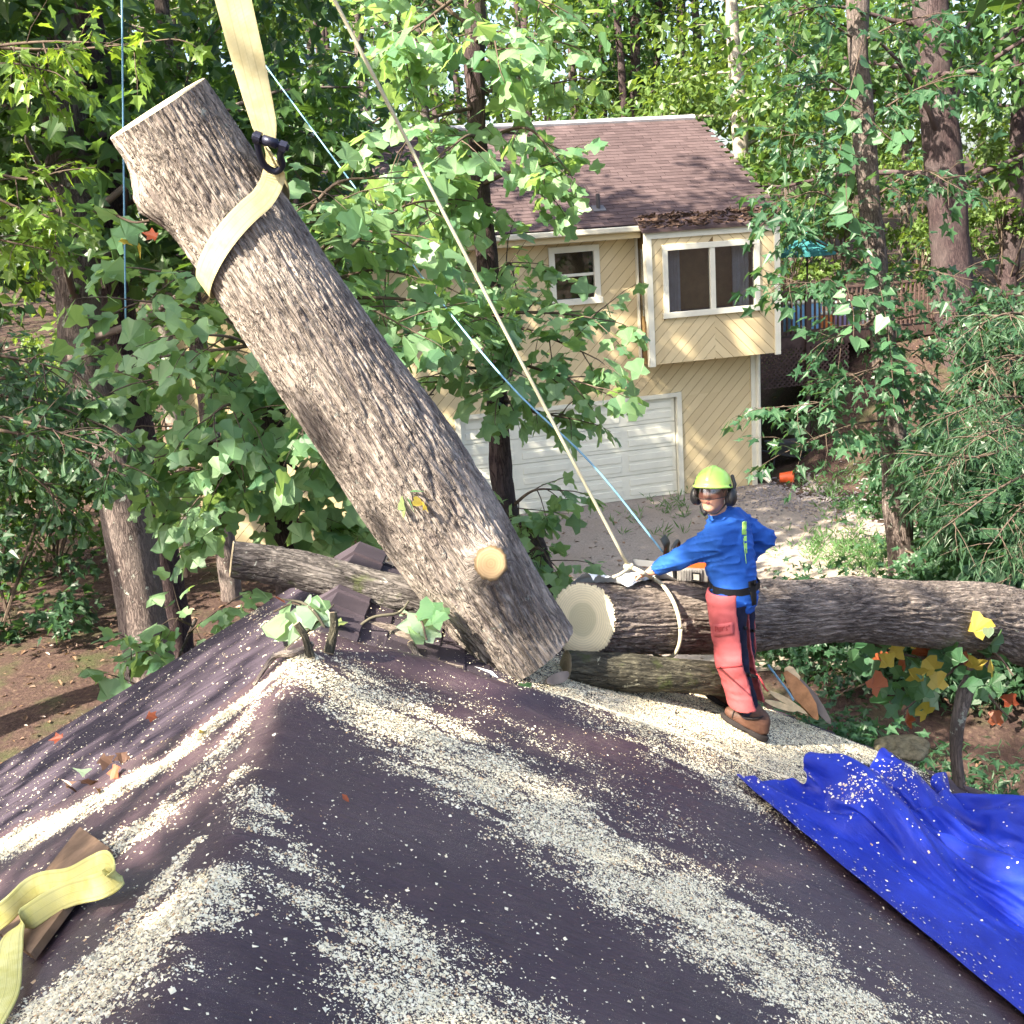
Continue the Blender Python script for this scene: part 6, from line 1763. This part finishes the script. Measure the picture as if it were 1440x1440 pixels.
ph, ph2, ph3 = fb(.9, 4), fb(1.3, 14), fb(1.2, 40, 2, .6)
hh = (.50 * (1 - np.abs(ph3) * 2.4) + .34 * ph2 + .14 * np.sin(TT * 6.0 + 6 * ph + SU * 1.8)) * (1 + .5 * np.exp(-SU * 2)) + .10 * fb(4.0, 60, 2)
X = np.stack([U0 + .10 * ph2 * bn, v0 + .10 * ph * bn, .02 + bn * np.clip(hh + .02, 0, .75)], -1)
def floor_(X):
    u, v = X[..., 0], X[..., 1]; f = .012
    for (a, b, ra, rb, h) in ((.30, .62, .42, .26, .25), (.10, 1.15, .40, .30, .24), (.95, 1.05, .50, .22, .22), (.55, 1.75, .35, .28, .34), (1.6, 1.45, .6, .25, .22), (1.3, 2.0, .5, .3, .26), (2.4, 1.8, .7, .3, .22)):
        f = np.maximum(f, 1.45 * h * np.maximum(0, 1 - np.abs((u - a) * .9 + (v - b) * .25) / ra - np.abs((v - b) - (u - a) * .15) / rb) ** .6)
    return f
X[..., 2] = np.maximum(X[..., 2], floor_(X) + .02)
vel = np.zeros_like(X); pin = (TT < .05)
def solve(A, B, rest, k, only_push=False):
    d = B - A; l = np.linalg.norm(d, axis=-1, keepdims=True) + 1e-9
    f = 1 - rest / l
    if only_push: f = np.minimum(f, 0)
    c = d * f * .5 * k; A += c; B -= c
dg = math.hypot(du, dv)
for it in range(90):
    vel *= .80; vel[..., 2] -= .0007; old = X.copy(); X = X + vel
    for sp in (8, 4, 2):
        for p_ in range(0, sp * 2, max(1, sp // 2)):
            a = X[:, p_:-sp:sp * 2]; b = X[:, p_ + sp::sp * 2][:, :a.shape[1]]; solve(a[:, :b.shape[1]], b, sp * dv * .55, .3, True)
            a = X[p_:-sp:sp * 2]; b = X[p_ + sp::sp * 2][:len(a)]; solve(a[:len(b)], b, sp * du * .62, .3, True)
    for _ in range(4):
        for p_ in (0, 1):
            a = X[p_:-1:2]; b = X[p_ + 1::2][:len(a)]; solve(a, b, du, 1.0)
            a = X[:, p_:-1:2]; b = X[:, p_ + 1::2][:, :a.shape[1]]; solve(a, b, dv, 1.0)
        for p_ in (0, 1):
            a = X[p_:-1:2, :-1]; b = X[p_ + 1::2, 1:][:len(a)]; solve(a, b, dg, .7)
            a = X[p_:-1:2, 1:]; b = X[p_ + 1::2, :-1][:len(a)]; solve(a, b, dg, .7)
        fl_ = floor_(X) if _ == 0 else fl_
        low = X[..., 2] < fl_ + .008
        X[low] = X[low] * .5 + old[low] * .5; X[..., 2] = np.maximum(X[..., 2], fl_)
        X[pin] = old[pin] * .8 + X[pin] * .2
    vel = X - old
for _ in range(3):
    X[1:-1, 1:-1] = .4 * X[1:-1, 1:-1] + .15 * (X[:-2, 1:-1] + X[2:, 1:-1] + X[1:-1, :-2] + X[1:-1, 2:])
e1 = nrm([.56, -.83, 0])[:2]; e2 = np.array([-e1[1], e1[0]]); O2 = np.array([1.12, 5.22])
wx = O2[0] + X[..., 0] * e1[0] + X[..., 1] * e2[0]; wy = O2[1] + X[..., 0] * e1[1] + X[..., 1] * e2[1]
wz = surfz(wx, wy) + .02 + X[..., 2]
nrmR = nrm([GR, 0, 1])
BTV = np.stack([wx, wy, wz], -1)
_gu = np.gradient(BTV, axis=0); _gv = np.gradient(BTV, axis=1); _n = np.cross(_gu, _gv); _n /= np.linalg.norm(_n, axis=-1, keepdims=True) + 1e-9; _n *= np.sign(_n[..., 2:3])
_cz = np.minimum(np.abs(fb(1.7, 71, 2)), np.abs(fb(2.3, 83, 2, .7))); BTV = BTV + _n * ((.012 * np.maximum(0, 1 - _cz / .10)) * (.25 + .75 * bn))[..., None]
bt = part('blue_tarp', BTV.reshape(-1, 3), grid_f(nu, nv), m_tarp(), None, True, uv=np.stack([UU, TT], -1).reshape(-1, 2))
_sb = bt.modifiers.new('subdivide', 'SUBSURF'); _sb.levels = 1; _sb.render_levels = 1
tag(bt, 'crumpled shiny blue tarpaulin bunched on the right of the roof', 'tarp')
# chips on the tarpaulin
cl = MB(); k = 0
gu = np.gradient(BTV, axis=0); gv = np.gradient(BTV, axis=1); nn3 = np.cross(gu, gv); nn3 /= np.linalg.norm(nn3, axis=-1, keepdims=True) + 1e-9; nn3 *= np.sign(nn3[..., 2:3])
PP = BTV.reshape(-1, 3); NN = nn3.reshape(-1, 3)
vx = PP - CAM; dd = vx @ _fw; ix = 720 + FPX * (vx @ _rt) / dd; iy = 720 - FPX * (vx @ _up) / dd
den = .08 + 2.2 * np.exp(-(((ix - 1195) / 40) ** 2 + ((iy - 1108) / 26) ** 2)) + 1.6 * np.exp(-(((ix - 1290) / 45) ** 2 + ((iy - 1090) / 22) ** 2)) + .5 * np.exp(-((TT.ravel() - .05) / .12) ** 2)
cnt = RNG.poisson(np.clip(den, 0, 4) * 1.7 * (NN[:, 2] > .55))
idx = np.repeat(np.arange(len(PP)), cnt); m = len(idx)
c = PP[idx] + RNG.uniform(-.5, .5, (m, 1)) * gu.reshape(-1, 3)[idx] + RNG.uniform(-.5, .5, (m, 1)) * gv.reshape(-1, 3)[idx] + NN[idx] * .004
a = RNG.normal(size=(m, 3)); a -= NN[idx] * (a * NN[idx]).sum(1)[:, None]; a /= np.linalg.norm(a, axis=1)[:, None]; b = np.cross(NN[idx], a)
s = np.clip(RNG.lognormal(0, .45, m) * .0034, .0015, .010)[:, None]
V = np.stack([c - a*s - b*s*.6, c + a*s - b*s*.5, c + a*s*.8 + b*s*.7 + NN[idx]*s*.4, c - a*s + b*s*.6], 1).reshape(-1, 3)
o = part('tarp_sawdust', V, np.arange(len(V)).reshape(-1, 4), M_DUST, bt, kind='stuff')

# ------------------------------------------------------------------ litter on the roof
def stick(name, label, pts, r, mat=M_BARK_D, cut=True):
    t = thing(name, label, 'branch', pts[0]); pts = np.array(pts, float)
    log(pts, r, 40, .012, bark_disp(float(np.mean(r)), .004, 30, .4, random.uniform(0, 50), (), .01), mat, t, (M_END3, M_END3))
sp_ = lambda x, y, h=.0: surf_pt(x, y, h)
stick('branch_stub', 'stubby upright branch stub at the peak of the brown sheet', [sp_(437, 925), sp_(437, 925) + [-.02, .03, .09], sp_(437, 925) + [-.055, .05, .15]], [.024, .020, .018])
stick('branch_stub', 'second upright stub right of the first at the sheet\'s peak', [sp_(462, 918), sp_(462, 918) + [.03, .04, .10], sp_(462, 918) + [.03, .07, .17]], [.022, .018, .016])
stick('short_branch', 'short reddish broken branch lying below the mossy log', [at(518, 884, 5.72), at(550, 890, 5.72), at(583, 897, 5.70)], [.040, .042, .034], M_BARK_B)
stick('thin_stick', 'thin grey stick leaning in the hollow left of the short branch', [at(492, 862, 5.75), at(498, 885, 5.62), at(506, 912, 5.48)], [.014, .018, .018], M_BARK_C)
stick('thin_stick', 'grey stick lying below the short branch', [at(578, 905, 5.58), at(586, 920, 5.5), at(594, 935, 5.45)], [.02, .02, .018], M_BARK_C)
stick('bark_strip', 'dark rotten strip along the sheet\'s far edge', [at(550, 928, 5.47), at(600, 932, 5.5), at(650, 940, 5.5)], [.016, .022, .014], M_BARK_B)
stick('curved_branch', 'crooked broken branch at the left edge of the sheet', [sp_(440, 905, .05), sp_(415, 918, .02), sp_(385, 924, .05), sp_(358, 962, .01)], [.012, .017, .013, .008], M_BARK_A)
def shard(name, label, a, b, w, th, mat, cat='wood shard'):
    a, b = np.array(a), np.array(b); d = nrm(b - a); L = np.linalg.norm(b - a); e = nrm(np.cross(d, [0.2, -1, .3])); f = np.cross(d, e); V = []
    for k, (t, s) in enumerate(((0, .35), (.18, .8), (.45, 1), (.75, .85), (.92, .5), (1, .12))):
        c = a + d * L * t
        for (x, y) in ((-1, -1), (1, -.8), (.9, 1), (-.8, .7)): V.append(c + e * x * w * s * random.uniform(.75, 1.1) + f * y * th * s * random.uniform(.7, 1.1))
    F = [[i*4 + j, i*4 + (j+1) % 4, (i+1)*4 + (j+1) % 4, (i+1)*4 + j] for i in range(5) for j in range(4)] + [[3, 2, 1, 0], [20, 21, 22, 23]]
    o = part(name, V, F, mat); tag(o, label, cat)
M_RAW = plain('torn_pale_wood', (.62, .47, .28), .8, .2, .25, 18, .5, 60); M_RAWO = plain('torn_orange_wood', (.42, .20, .09), .8, .2, .3, 16, .5, 60)
shard('wood_shard', 'broad orange splinter of torn wood right of the worker\'s legs', at(1104, 945, 6.75), at(1150, 1012, 6.7), .05, .03, M_RAWO)
shard('wood_shard', 'pale splinter leaning against the orange one', at(1082, 972, 6.55), at(1135, 1004, 6.55), .022, .015, M_RAW)
shard('wood_shard', 'lowest pale splinter by the worker\'s boots', at(1076, 985, 6.5), at(1120, 1000, 6.5), .02, .012, M_RAW)
shard('wood_shard', 'pale tip of a splinter beside the felled trunk', at(1106, 938, 6.85), at(1122, 962, 6.8), .045, .02, M_RAW)
shard('wood_shard', 'dark slab of bark behind the orange splinter', at(1118, 950, 6.85), at(1168, 1018, 6.8), .035, .03, M_BARK_B)
shard('bark_chunk', 'dark bark chunk wedged under the left of the hanging section', at(688, 958, 5.62), at(722, 972, 5.56), .035, .02, M_BARK_B, 'bark')
shard('bark_chunk', 'bark chunk at the tip of the hanging section', at(722, 972, 5.52), at(756, 976, 5.52), .03, .02, M_BARK_A, 'bark')
shard('bark_chunk', 'bark chunk between the hanging section and the bracing log', at(768, 958, 5.75), at(800, 948, 5.9), .035, .025, M_BARK_B, 'bark')
shard('wood_slab', 'thin split slab by the foot of the hanging section', at(635, 938, 5.72), at(692, 935, 5.76), .03, .015, M_BARK_D)
shard('roof_scrap', 'white scrap of flashing under the hanging section', at(652, 940, 5.66), at(702, 956, 5.62), .035, .006, plain('white_flashing', (.7, .72, .75), .4))
rope('loose_blue_rope', 'thin blue cord trailing among the splinters', [at(1080, 935, 6.6), at(1095, 955, 6.6), at(1108, 972, 6.6), at(1116, 985, 6.55)], .007, M_BROPE)
# leaf sprigs lying about
M_L_YEL = leaf_mat('yellow_leaf', (.36, .29, .05), (.56, .44, .10), island=False); M_L_RED = leaf_mat('red_leaf', (.22, .05, .025), (.36, .10, .04), island=False, trans=.2); M_L_BRN = leaf_mat('brown_leaf', (.10, .06, .045), (.20, .11, .07), island=False, trans=.1)
M_L_PAL = leaf_mat('pale_leaf_back', (.24, .36, .26), (.34, .46, .34), island=False)
def sprig(name, label, items, d=None, stem_=None, cat='leaves', jit_=.35):
    """items: (px, py, depth or None for on the roof, size, template, material)"""
    pts = [at(i[0], i[1], i[2]) if i[2] else surf_pt(i[0], i[1], .02) for i in items]
    t = thing(name, label, cat, pts[0])
    for p, it in zip(pts, items):
        a = nrm(RNG.normal(size=3) * [1, .5, .5] + [0, -.2, -.4]); n = nrm(vdir(p) * .8 + Z3 * .5 + RNG.normal(size=3) * jit_)
        leaf_objects(np.array([p - a * it[3] * .4]), np.array([a]), np.array([n]), np.array([it[3]]), it[4], it[5], t)
    if stem_ is not None:
        mb = MB(); mb.tube([at(*q) for q in stem_], .006, 5, True, 4); mb.build('twig', M_TWIG, t)
    return t
sprig('leaf_sprig', 'wilting pale green leaves piled on the upright stubs', [(385, 878, 5.45, .19, 'heart', M_L_TU), (408, 885, 5.4, .17, 'heart', M_L_PAL), (420, 872, 5.42, .16, 'tulip', M_L_PAL), (398, 862, 5.5, .13, 'tulip', M_L_TU), (438, 862, 5.4, .15, 'tulip', M_L_PAL), (450, 850, 5.45, .12, 'tulip', M_L_TU), (430, 848, 5.5, .10, 'tulip', M_L_PAL), (452, 872, 5.4, .12, 'tulip', M_L_PAL), (418, 898, 5.35, .14, 'heart', M_L_PAL), (470, 880, 5.4, .12, 'tulip', M_L_PAL), (394, 842, 5.6, .06, 'tulip', M_L_RED)], stem_=[(385, 860, 5.5), (420, 850, 5.5), (445, 900, 5.35)])
for lb_s, q in (('thin bare twig arching over the sheet peak', [(470, 925, 5.3), (455, 880, 5.35), (430, 850, 5.45), (395, 842, 5.55)]), ('thin bare twig crossing the hollow', [(480, 905, 5.5), (520, 870, 5.6), (560, 862, 5.65), (575, 845, 5.7)]), ('dark twig lying at the sheet edge right of the stubs', [(500, 930, 5.4), (540, 915, 5.5), (590, 925, 5.45)]), ('pale twig leaning on the upright stubs', [(400, 915, 5.25), (430, 890, 5.35), (470, 850, 5.5)])):
    tw_ = MB(); tw_.tube([at(*p_) for p_ in q], [.008] * (len(q) - 1) + [.004], 6, True, 5); tag(tw_.build('twig', M_BARK_D, None, True), lb_s, 'twig')
sprig('leaf_sprig', 'green leaf sprig standing in front of the mossy log', [(604, 858, 5.6, .14, 'tulip', M_L_TU), (590, 872, 5.6, .13, 'tulip', M_L_PAL), (612, 870, 5.55, .12, 'tulip', M_L_TU), (588, 890, 5.55, .13, 'heart', M_L_TU), (607, 890, 5.55, .11, 'tulip', M_L_PAL), (574, 880, 5.6, .11, 'heart', M_L_PAL), (620, 860, 5.6, .09, 'tulip', M_L_TU), (566, 862, 5.7, .05, 'heart', M_L_PAL)], stem_=[(562, 862, 5.7), (590, 870, 5.6), (600, 900, 5.5)])
sprig('leaf_sprig', 'two leaves stuck at the foot of the hanging section', [(738, 970, 5.5, .08, 'tulip', M_L_VIN), (737, 986, 5.42, .10, 'tulip', M_L_VIN)])
sprig('leaf_sprig', 'green and yellow leaves caught on the bark of the hanging section', [(576, 704, 5.60, .12, 'blade', M_L_VIN), (583, 690, 5.60, .09, 'blade', M_L_VIN), (568, 712, 5.60, .10, 'tulip', M_L_PAL), (588, 706, 5.58, .06, 'heart', M_L_YEL), (597, 712, 5.58, .075, 'maple', M_L_YEL)])
sprig('leaf_sprig', 'green, yellow and red leaves dangling left of the sling', [(152, 300, 5.9, .14, 'tulip', M_L_TU), (182, 322, 5.85, .15, 'tulip', M_L_TU), (165, 338, 5.9, .13, 'tulip', M_L_TU), (176, 340, 5.85, .07, 'maple', M_L_YEL), (196, 348, 5.85, .12, 'blade', M_L_YEL), (212, 330, 5.8, .08, 'maple', M_L_RED)], stem_=[(210, 310, 5.85), (185, 312, 5.85), (150, 295, 5.9)])
sprig('fallen_leaves', 'dry brown leaves heaped on the left slope', [(95, 1100, None, .13, 'oak', M_L_BRN), (115, 1085, None, .14, 'oak', M_L_PAL), (125, 1100, None, .12, 'maple', M_L_BRN), (150, 1072, None, .10, 'maple', M_L_BRN), (160, 1088, None, .10, 'maple', M_L_RED), (140, 1112, None, .12, 'oak', M_L_BRN), (105, 1110, None, .12, 'blade', M_L_BRN), (172, 1066, None, .09, 'maple', M_L_BRN)], jit_=.6)
for nm, lb, it in (('fallen_leaf', 'single yellow leaf on the left slope', (285, 1028, None, .07, 'oval', M_L_YEL)), ('fallen_leaf', 'small red leaf on the middle of the brown sheet', (485, 1121, None, .04, 'oval', M_L_RED)), ('fallen_leaf', 'reddish leaf near the far left rake', (214, 1008, None, .07, 'maple', M_L_RED)), ('fallen_leaf', 'orange leaf lower on the far left rake', (80, 1038, None, .09, 'maple', M_L_RED))):
    sprig(nm, lb, [it], jit_=.2)

# drooping broken limb under the felled trunk, leaves turning yellow
lb_ = thing('broken_limb', 'broken limb with yellowing tulip leaves hanging below the felled trunk at right', 'branch', at(1380, 900, 8.8))
trunk_tube([at(1392, 905, 8.9), at(1370, 950, 8.75), at(1352, 990, 8.6), at(1345, 1050, 8.5), at(1350, 1150, 8.5)], [.08, .08, .07, .065, .06], M_BK, lb_, 14, 6)
mb = MB()
for L in ([(1385, 905, 8.8), (1300, 925, 8.4), (1210, 900, 8.2)], [(1385, 910, 8.8), (1330, 950, 8.4), (1270, 1000, 8.2)], [(1375, 930, 8.8), (1400, 920, 8.4), (1425, 950, 8.3)], [(1370, 950, 8.7), (1400, 990, 8.4), (1420, 1010, 8.3)]):
    mb.tube(px3(L, 8), [.018, .012, .006], 6, False, 6)
mb.build('twigs', M_TWIG, lb_, True)
its = [(1375, 880, .20, 'tulip', 'y'), (1390, 890, .10, 'heart', 'p')]
for q in [(1200, 922), (1215, 905), (1225, 940), (1245, 905), (1250, 930), (1232, 960), (1262, 945), (1282, 900), (1288, 930), (1300, 915), (1310, 935), (1280, 960), (1268, 985), (1255, 1000), (1285, 990), (1300, 1000), (1298, 970), (1275, 1010), (1330, 935), (1345, 925), (1388, 915), (1372, 935), (1395, 940), (1405, 900), (1360, 930), (1318, 955), (1240, 985), (1380, 975), (1420, 985), (1400, 1008), (1405, 970), (1335, 900), (1290, 950), (1208, 940), (1238, 925), (1258, 915), (1270, 930), (1292, 940), (1305, 950), (1246, 970), (1262, 965), (1280, 978), (1310, 985), (1225, 915), (1352, 945), (1365, 960), (1380, 950), (1398, 955), (1412, 925), (1338, 915), (1322, 920)]:
    its.append((q[0], q[1], random.uniform(.12, .19), 'tulip', random.choice('gggggypggyggr')))
PQ = {'g': M_L_VIN, 'y': M_L_YEL, 'p': M_L_PAL, 'r': M_L_RED}
for (x, y, s_, tp, mk) in its:
    p = at(x, y, random.uniform(8.0, 8.5)); a = nrm(RNG.normal(size=3) * [.7, .4, .3] + [0, -.2, -.8]); n = nrm(vdir(p) + RNG.normal(size=3) * .45)
    leaf_objects(np.array([p - a * s_ * .4]), np.array([a]), np.array([n]), np.array([s_]), tp, PQ[mk], lb_)
# low green growth under the trunk and on the bank
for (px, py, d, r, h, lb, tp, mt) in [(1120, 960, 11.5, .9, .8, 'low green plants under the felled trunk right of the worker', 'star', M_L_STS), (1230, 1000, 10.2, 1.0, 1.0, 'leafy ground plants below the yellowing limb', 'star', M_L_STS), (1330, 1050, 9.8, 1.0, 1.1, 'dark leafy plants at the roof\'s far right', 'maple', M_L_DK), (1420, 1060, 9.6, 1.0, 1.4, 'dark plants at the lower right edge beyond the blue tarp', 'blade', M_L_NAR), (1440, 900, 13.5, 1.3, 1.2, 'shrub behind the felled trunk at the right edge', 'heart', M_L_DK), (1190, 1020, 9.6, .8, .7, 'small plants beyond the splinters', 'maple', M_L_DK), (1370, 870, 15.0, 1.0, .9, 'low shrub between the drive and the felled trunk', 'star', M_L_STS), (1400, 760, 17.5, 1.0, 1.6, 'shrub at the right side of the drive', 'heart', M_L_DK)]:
    p = at(px, py, d); bush('low_plants', lb, p[:2], r, h, 36, 40, .13, tp, mt)
for (px, py, r, h, lb, tp, mt) in [(1085, 945, .8, .7, 'fern-like plants behind the splinters', 'star', M_L_STS), (1170, 950, .9, .9, 'star-leaved plants below the felled trunk', 'star', M_L_STS), (1240, 960, 1.0, 1.0, 'dense low plants behind the yellowing limb', 'star', M_L_DK), (1310, 975, 1.0, 1.0, 'dense low plants right of the yellowing limb', 'maple', M_L_DK), (1400, 985, 1.0, 1.1, 'grassy plants at the right edge below the trunk', 'blade', M_L_NAR), (1440, 940, 1.0, 1.0, 'low plants at the far right under the trunk', 'heart', M_L_DK), (1350, 940, 1.0, .9, 'low plants under the thick end of the trunk', 'star', M_L_STS), (1280, 930, .9, .8, 'low plants under the middle of the trunk', 'maple', M_L_STS)]:
    p = atz(px, py, -.3); bush('low_plants', lb, p[:2], r, h, 40, 44, .12, tp, mt)
for (px, py, d, r, h, lb, tp, mt) in [(1390, 640, 15, 1.2, 2.8, 'full dark shrub at the right beside the slim trunk', 'star', M_L_DK), (1440, 720, 14, 1.1, 2.4, 'full dark shrub at the right edge above the felled trunk', 'heart', M_L_DK), (1330, 560, 19, 1.2, 2.2, 'dark leafy bush on the bank right of the slim trunk', 'star', M_L_STS), (1420, 620, 17, 1.2, 2.4, 'dark leafy bush behind the narrow-leaved sapling', 'star', M_L_DK), (1390, 500, 21, 1.3, 2.0, 'bush higher on the bank at the right', 'maple', M_L_STS)]:
    p = at(px, py, d); bush('bank_bush', lb, p[:2], r, h, 46, 46, .16, tp, mt)
# heap of chips and stump at the roof's edge
V, F = sdf_vf(lambda p: ellip(p, at(1268, 1050, 7.6), (.20, .2, .05)) - .04 * fbm(p * 7, 3), at(1265, 1045, 7.6) - .4, at(1265, 1045, 7.6) + .4, .02)
stp = part('stump_end', V, F, plain('chip_dusted_wood', (.16, .14, .09), .9, .1, .5, 25, .6, 80), None, True); tag(stp, 'rough stump end dusted with chips beyond the blue tarp', 'stump')

# weeds and fallen leaves on the ground
P = []; A = []; N_ = []; S_ = []
for (x, y, n, sp) in [(1150, 655, 26, .5), (1170, 690, 34, .6), (1190, 720, 34, .6), (1180, 760, 40, .7), (1220, 790, 40, .6), (1130, 640, 20, .4), (1150, 780, 26, .6), (1240, 775, 30, .5), (940, 690, 18, .5), (950, 720, 16, .6), (900, 740, 10, .8), (1205, 800, 30, .5)]:
    c = atz(x, y, 0)
    for k in range(n):
        q = c + RNG.normal(size=3) * [sp * .6, sp * .8, 0]; q[2] = gnd(q[0], q[1]); m = 7
        for j in range(m):
            a = nrm(RNG.normal(size=3) * [.8, .8, .2] + [0, 0, .9]); P.append(q + a * random.uniform(0, .16)); A.append(a); N_.append(nrm(RNG.normal(size=3) + [0, 0, .6])); S_.append(random.uniform(.08, .24))
o = link('weeds', leaves_mesh('weeds', np.array(P), np.array(A), np.array(N_), np.array(S_), 'blade', leaf_mat('weed_leaf', (.07, .17, .06), (.15, .28, .12)))); o['kind'] = 'stuff'; tag(o, 'thin weeds sprouting through the gravel drive', 'weeds')
n = 8000; x = RNG.uniform(-14, 12, n); y = RNG.uniform(9, 34, n); drv = (x > -2) & (x < 8); kp = (~drv) | (RNG.random(n) < .45); x, y = x[kp], y[kp]; n = len(x)
z = terr(x, y) + .03; o = link('fallen_leaves', leaves_mesh('fallen_leaves', np.stack([x, y, z], -1), RNG.normal(size=(n, 3)) * [1, 1, .2], RNG.normal(size=(n, 3)) * .3 + [0, 0, 1], RNG.uniform(.05, .14, n), 'oval', leaf_mat('dead_leaf', (.07, .045, .035), (.26, .16, .10), trans=.1))); o['kind'] = 'stuff'; tag(o, 'brown fallen leaves scattered over the ground', 'leaf litter')
n = 900; x = RNG.uniform(-4, 8, n); y = RNG.uniform(10, 24, n)
# pebbles along the drive
V0, F0 = box_vf((-.5, -.5, 0), (.5, .5, .5), .15); 
n = 1500; pts = []
for (px, py) in [(1110, 690), (1140, 700), (1180, 700), (1090, 700), (1200, 730)]:
    c = atz(px, py, 0); pts.append(c + RNG.normal(size=(n // 5, 3)) * [.7, .9, 0])
pts = np.concatenate(pts); pts[:, 2] = terr(pts[:, 0], pts[:, 1]) + .012; s_ = RNG.uniform(.02, .07, len(pts)); an = RNG.uniform(0, 6.28, len(pts))
Vr = np.stack([V0[None, :, 0] * np.cos(an)[:, None] - V0[None, :, 1] * np.sin(an)[:, None] * .7, V0[None, :, 0] * np.sin(an)[:, None] + V0[None, :, 1] * np.cos(an)[:, None] * .7, np.repeat(V0[None, :, 2], len(pts), 0)], -1) * s_[:, None, None] + pts[:, None]
mb = MB(); k_ = len(V0)
mb.V = [Vr.reshape(-1, 3)]; mb.F = [[i + k_ * j for i in f] for j in range(len(pts)) for f in F0]
o = mb.build('gravel', plain('grey_gravel', (.24, .22, .23), .9, .15, .4, 3), None, kind='stuff'); tag(o, 'loose grey gravel by the house corner', 'gravel')

# things by the house corner and under the deck
bk = hp(A_R + .55, -.15, 0); bk[2] = gnd(bk[0], bk[1])
tb = thing('tipped_bucket', 'orange-red plastic bucket lying tipped by the downspout', 'bucket', bk)
MB().tube([bk + [.0, 0, .13], bk + [.16, -.05, .14], bk + [.30, -.1, .15]], [.11, .13, .15], 18, False).build('bucket_wall', plain('red_orange_plastic', (.80, .13, .04), .4), tb, True)
MB().tube([bk + [.0, 0, .13], bk + [.01, 0, .13]], [.11, .11], 18).build('bucket_base', plain('red_orange_base', (.7, .12, .04), .45), tb)
wb = hp(A_R + 1.3, 1.0, 0); wb[2] = gnd(wb[0], wb[1])
wh = thing('wheelbarrow', 'dark wheelbarrow parked under the deck', 'wheelbarrow', wb)
M_WB = plain('dark_barrow_steel', (.05, .05, .055), .6, .35)
tr = [(-.45, -.3, .65), (.45, -.3, .65), (.45, .3, .65), (-.45, .3, .65), (-.3, -.2, .36), (.2, -.2, .36), (.2, .2, .36), (-.3, .2, .36)]
part('tray', [wb + np.array(q) for q in tr], [[4, 7, 6, 5], [0, 4, 5, 1], [1, 5, 6, 2], [2, 6, 7, 3], [3, 7, 4, 0]], M_WB, wh)
for s in (-1, 1):
    MB().tube([wb + [-.9, s * .3, .6], wb + [0, s * .2, .34], wb + [.55, s * .05, .2]], .02, 8, True, 4).build('handle', M_WB, wh, True)
    MB().tube([wb + [-.3, s * .2, .36], wb + [-.35, s * .22, .0]], .018, 8).build('leg', M_WB, wh)
MB().tube([wb + [.55 + .19 * math.cos(a), 0, .2 + .19 * math.sin(a)] for a in np.linspace(0, 2 * PI, 24)], .04, 8, False).build('wheel', M_BLK, wh, True)
cb = hp(A_R + .75, 1.9, 0); cb[2] = gnd(cb[0], cb[1])
chh = thing('garden_chair', 'white slatted garden chair glimpsed under the deck', 'chair', cb)
M_CH = plain('white_chair_plastic', (.6, .6, .62), .5)
for k in range(4): MB().box((-.2 + k * .11, .18, .45), (-.13 + k * .11, .20, 1.0), (HM[0], cb)).build('back_slat', M_CH, chh)
MB().box((-.22, -.22, .42), (.24, .2, .449), (HM[0], cb)).build('seat', M_CH, chh)
for sx in (-.2, .2):
    for sy in (-.2, .17): MB().box((sx - .02, sy - .02, 0), (sx + .02, sy + .02, .419), (HM[0], cb)).build('leg', M_CH, chh)
# lattice panel among the left trunks
lc = at(264, 640, 20.5); lt = thing('lattice_panel', 'small sunlit lattice panel standing between the left trunks', 'lattice', [lc[0], lc[1], gnd(lc[0], lc[1])])
M_LAT = plain('sunned_lattice_wood', (.36, .25, .19), .8, .2)
hw_, hh_ = .34, .62
for sgn in (1, -1):
    c = -2.0
    while c < 2.0:
        poly = [(c, -hh_), (c + .05, -hh_), (c + .05 + sgn * 2 * hh_, hh_), (c + sgn * 2 * hh_, hh_)]
        poly = clip_poly(poly, (1, 0), hw_); poly = clip_poly(poly, (-1, 0), hw_) if len(poly) > 2 else poly
        if len(poly) > 2:
            n = len(poly); y0 = 0 if sgn > 0 else .012
            V = [lc + [p[0], y0, p[1]] for p in poly] + [lc + [p[0], y0 + .01, p[1]] for p in poly]
            part('lattice_strip', V, [list(range(n)), list(range(n, 2*n))[::-1]] + [[i, n + i, n + (i+1) % n, (i+1) % n] for i in range(n)], M_LAT, lt)
        c += .12
g = gnd(lc[0], lc[1])
for s in (-1, 1): MB().box((lc[0] + s * (hw_ + .03) - .03, lc[1] - .03, g - .1), (lc[0] + s * (hw_ + .03) + .03, lc[1] + .05, lc[2] + hh_ + .15)).build('post', M_LAT, lt)
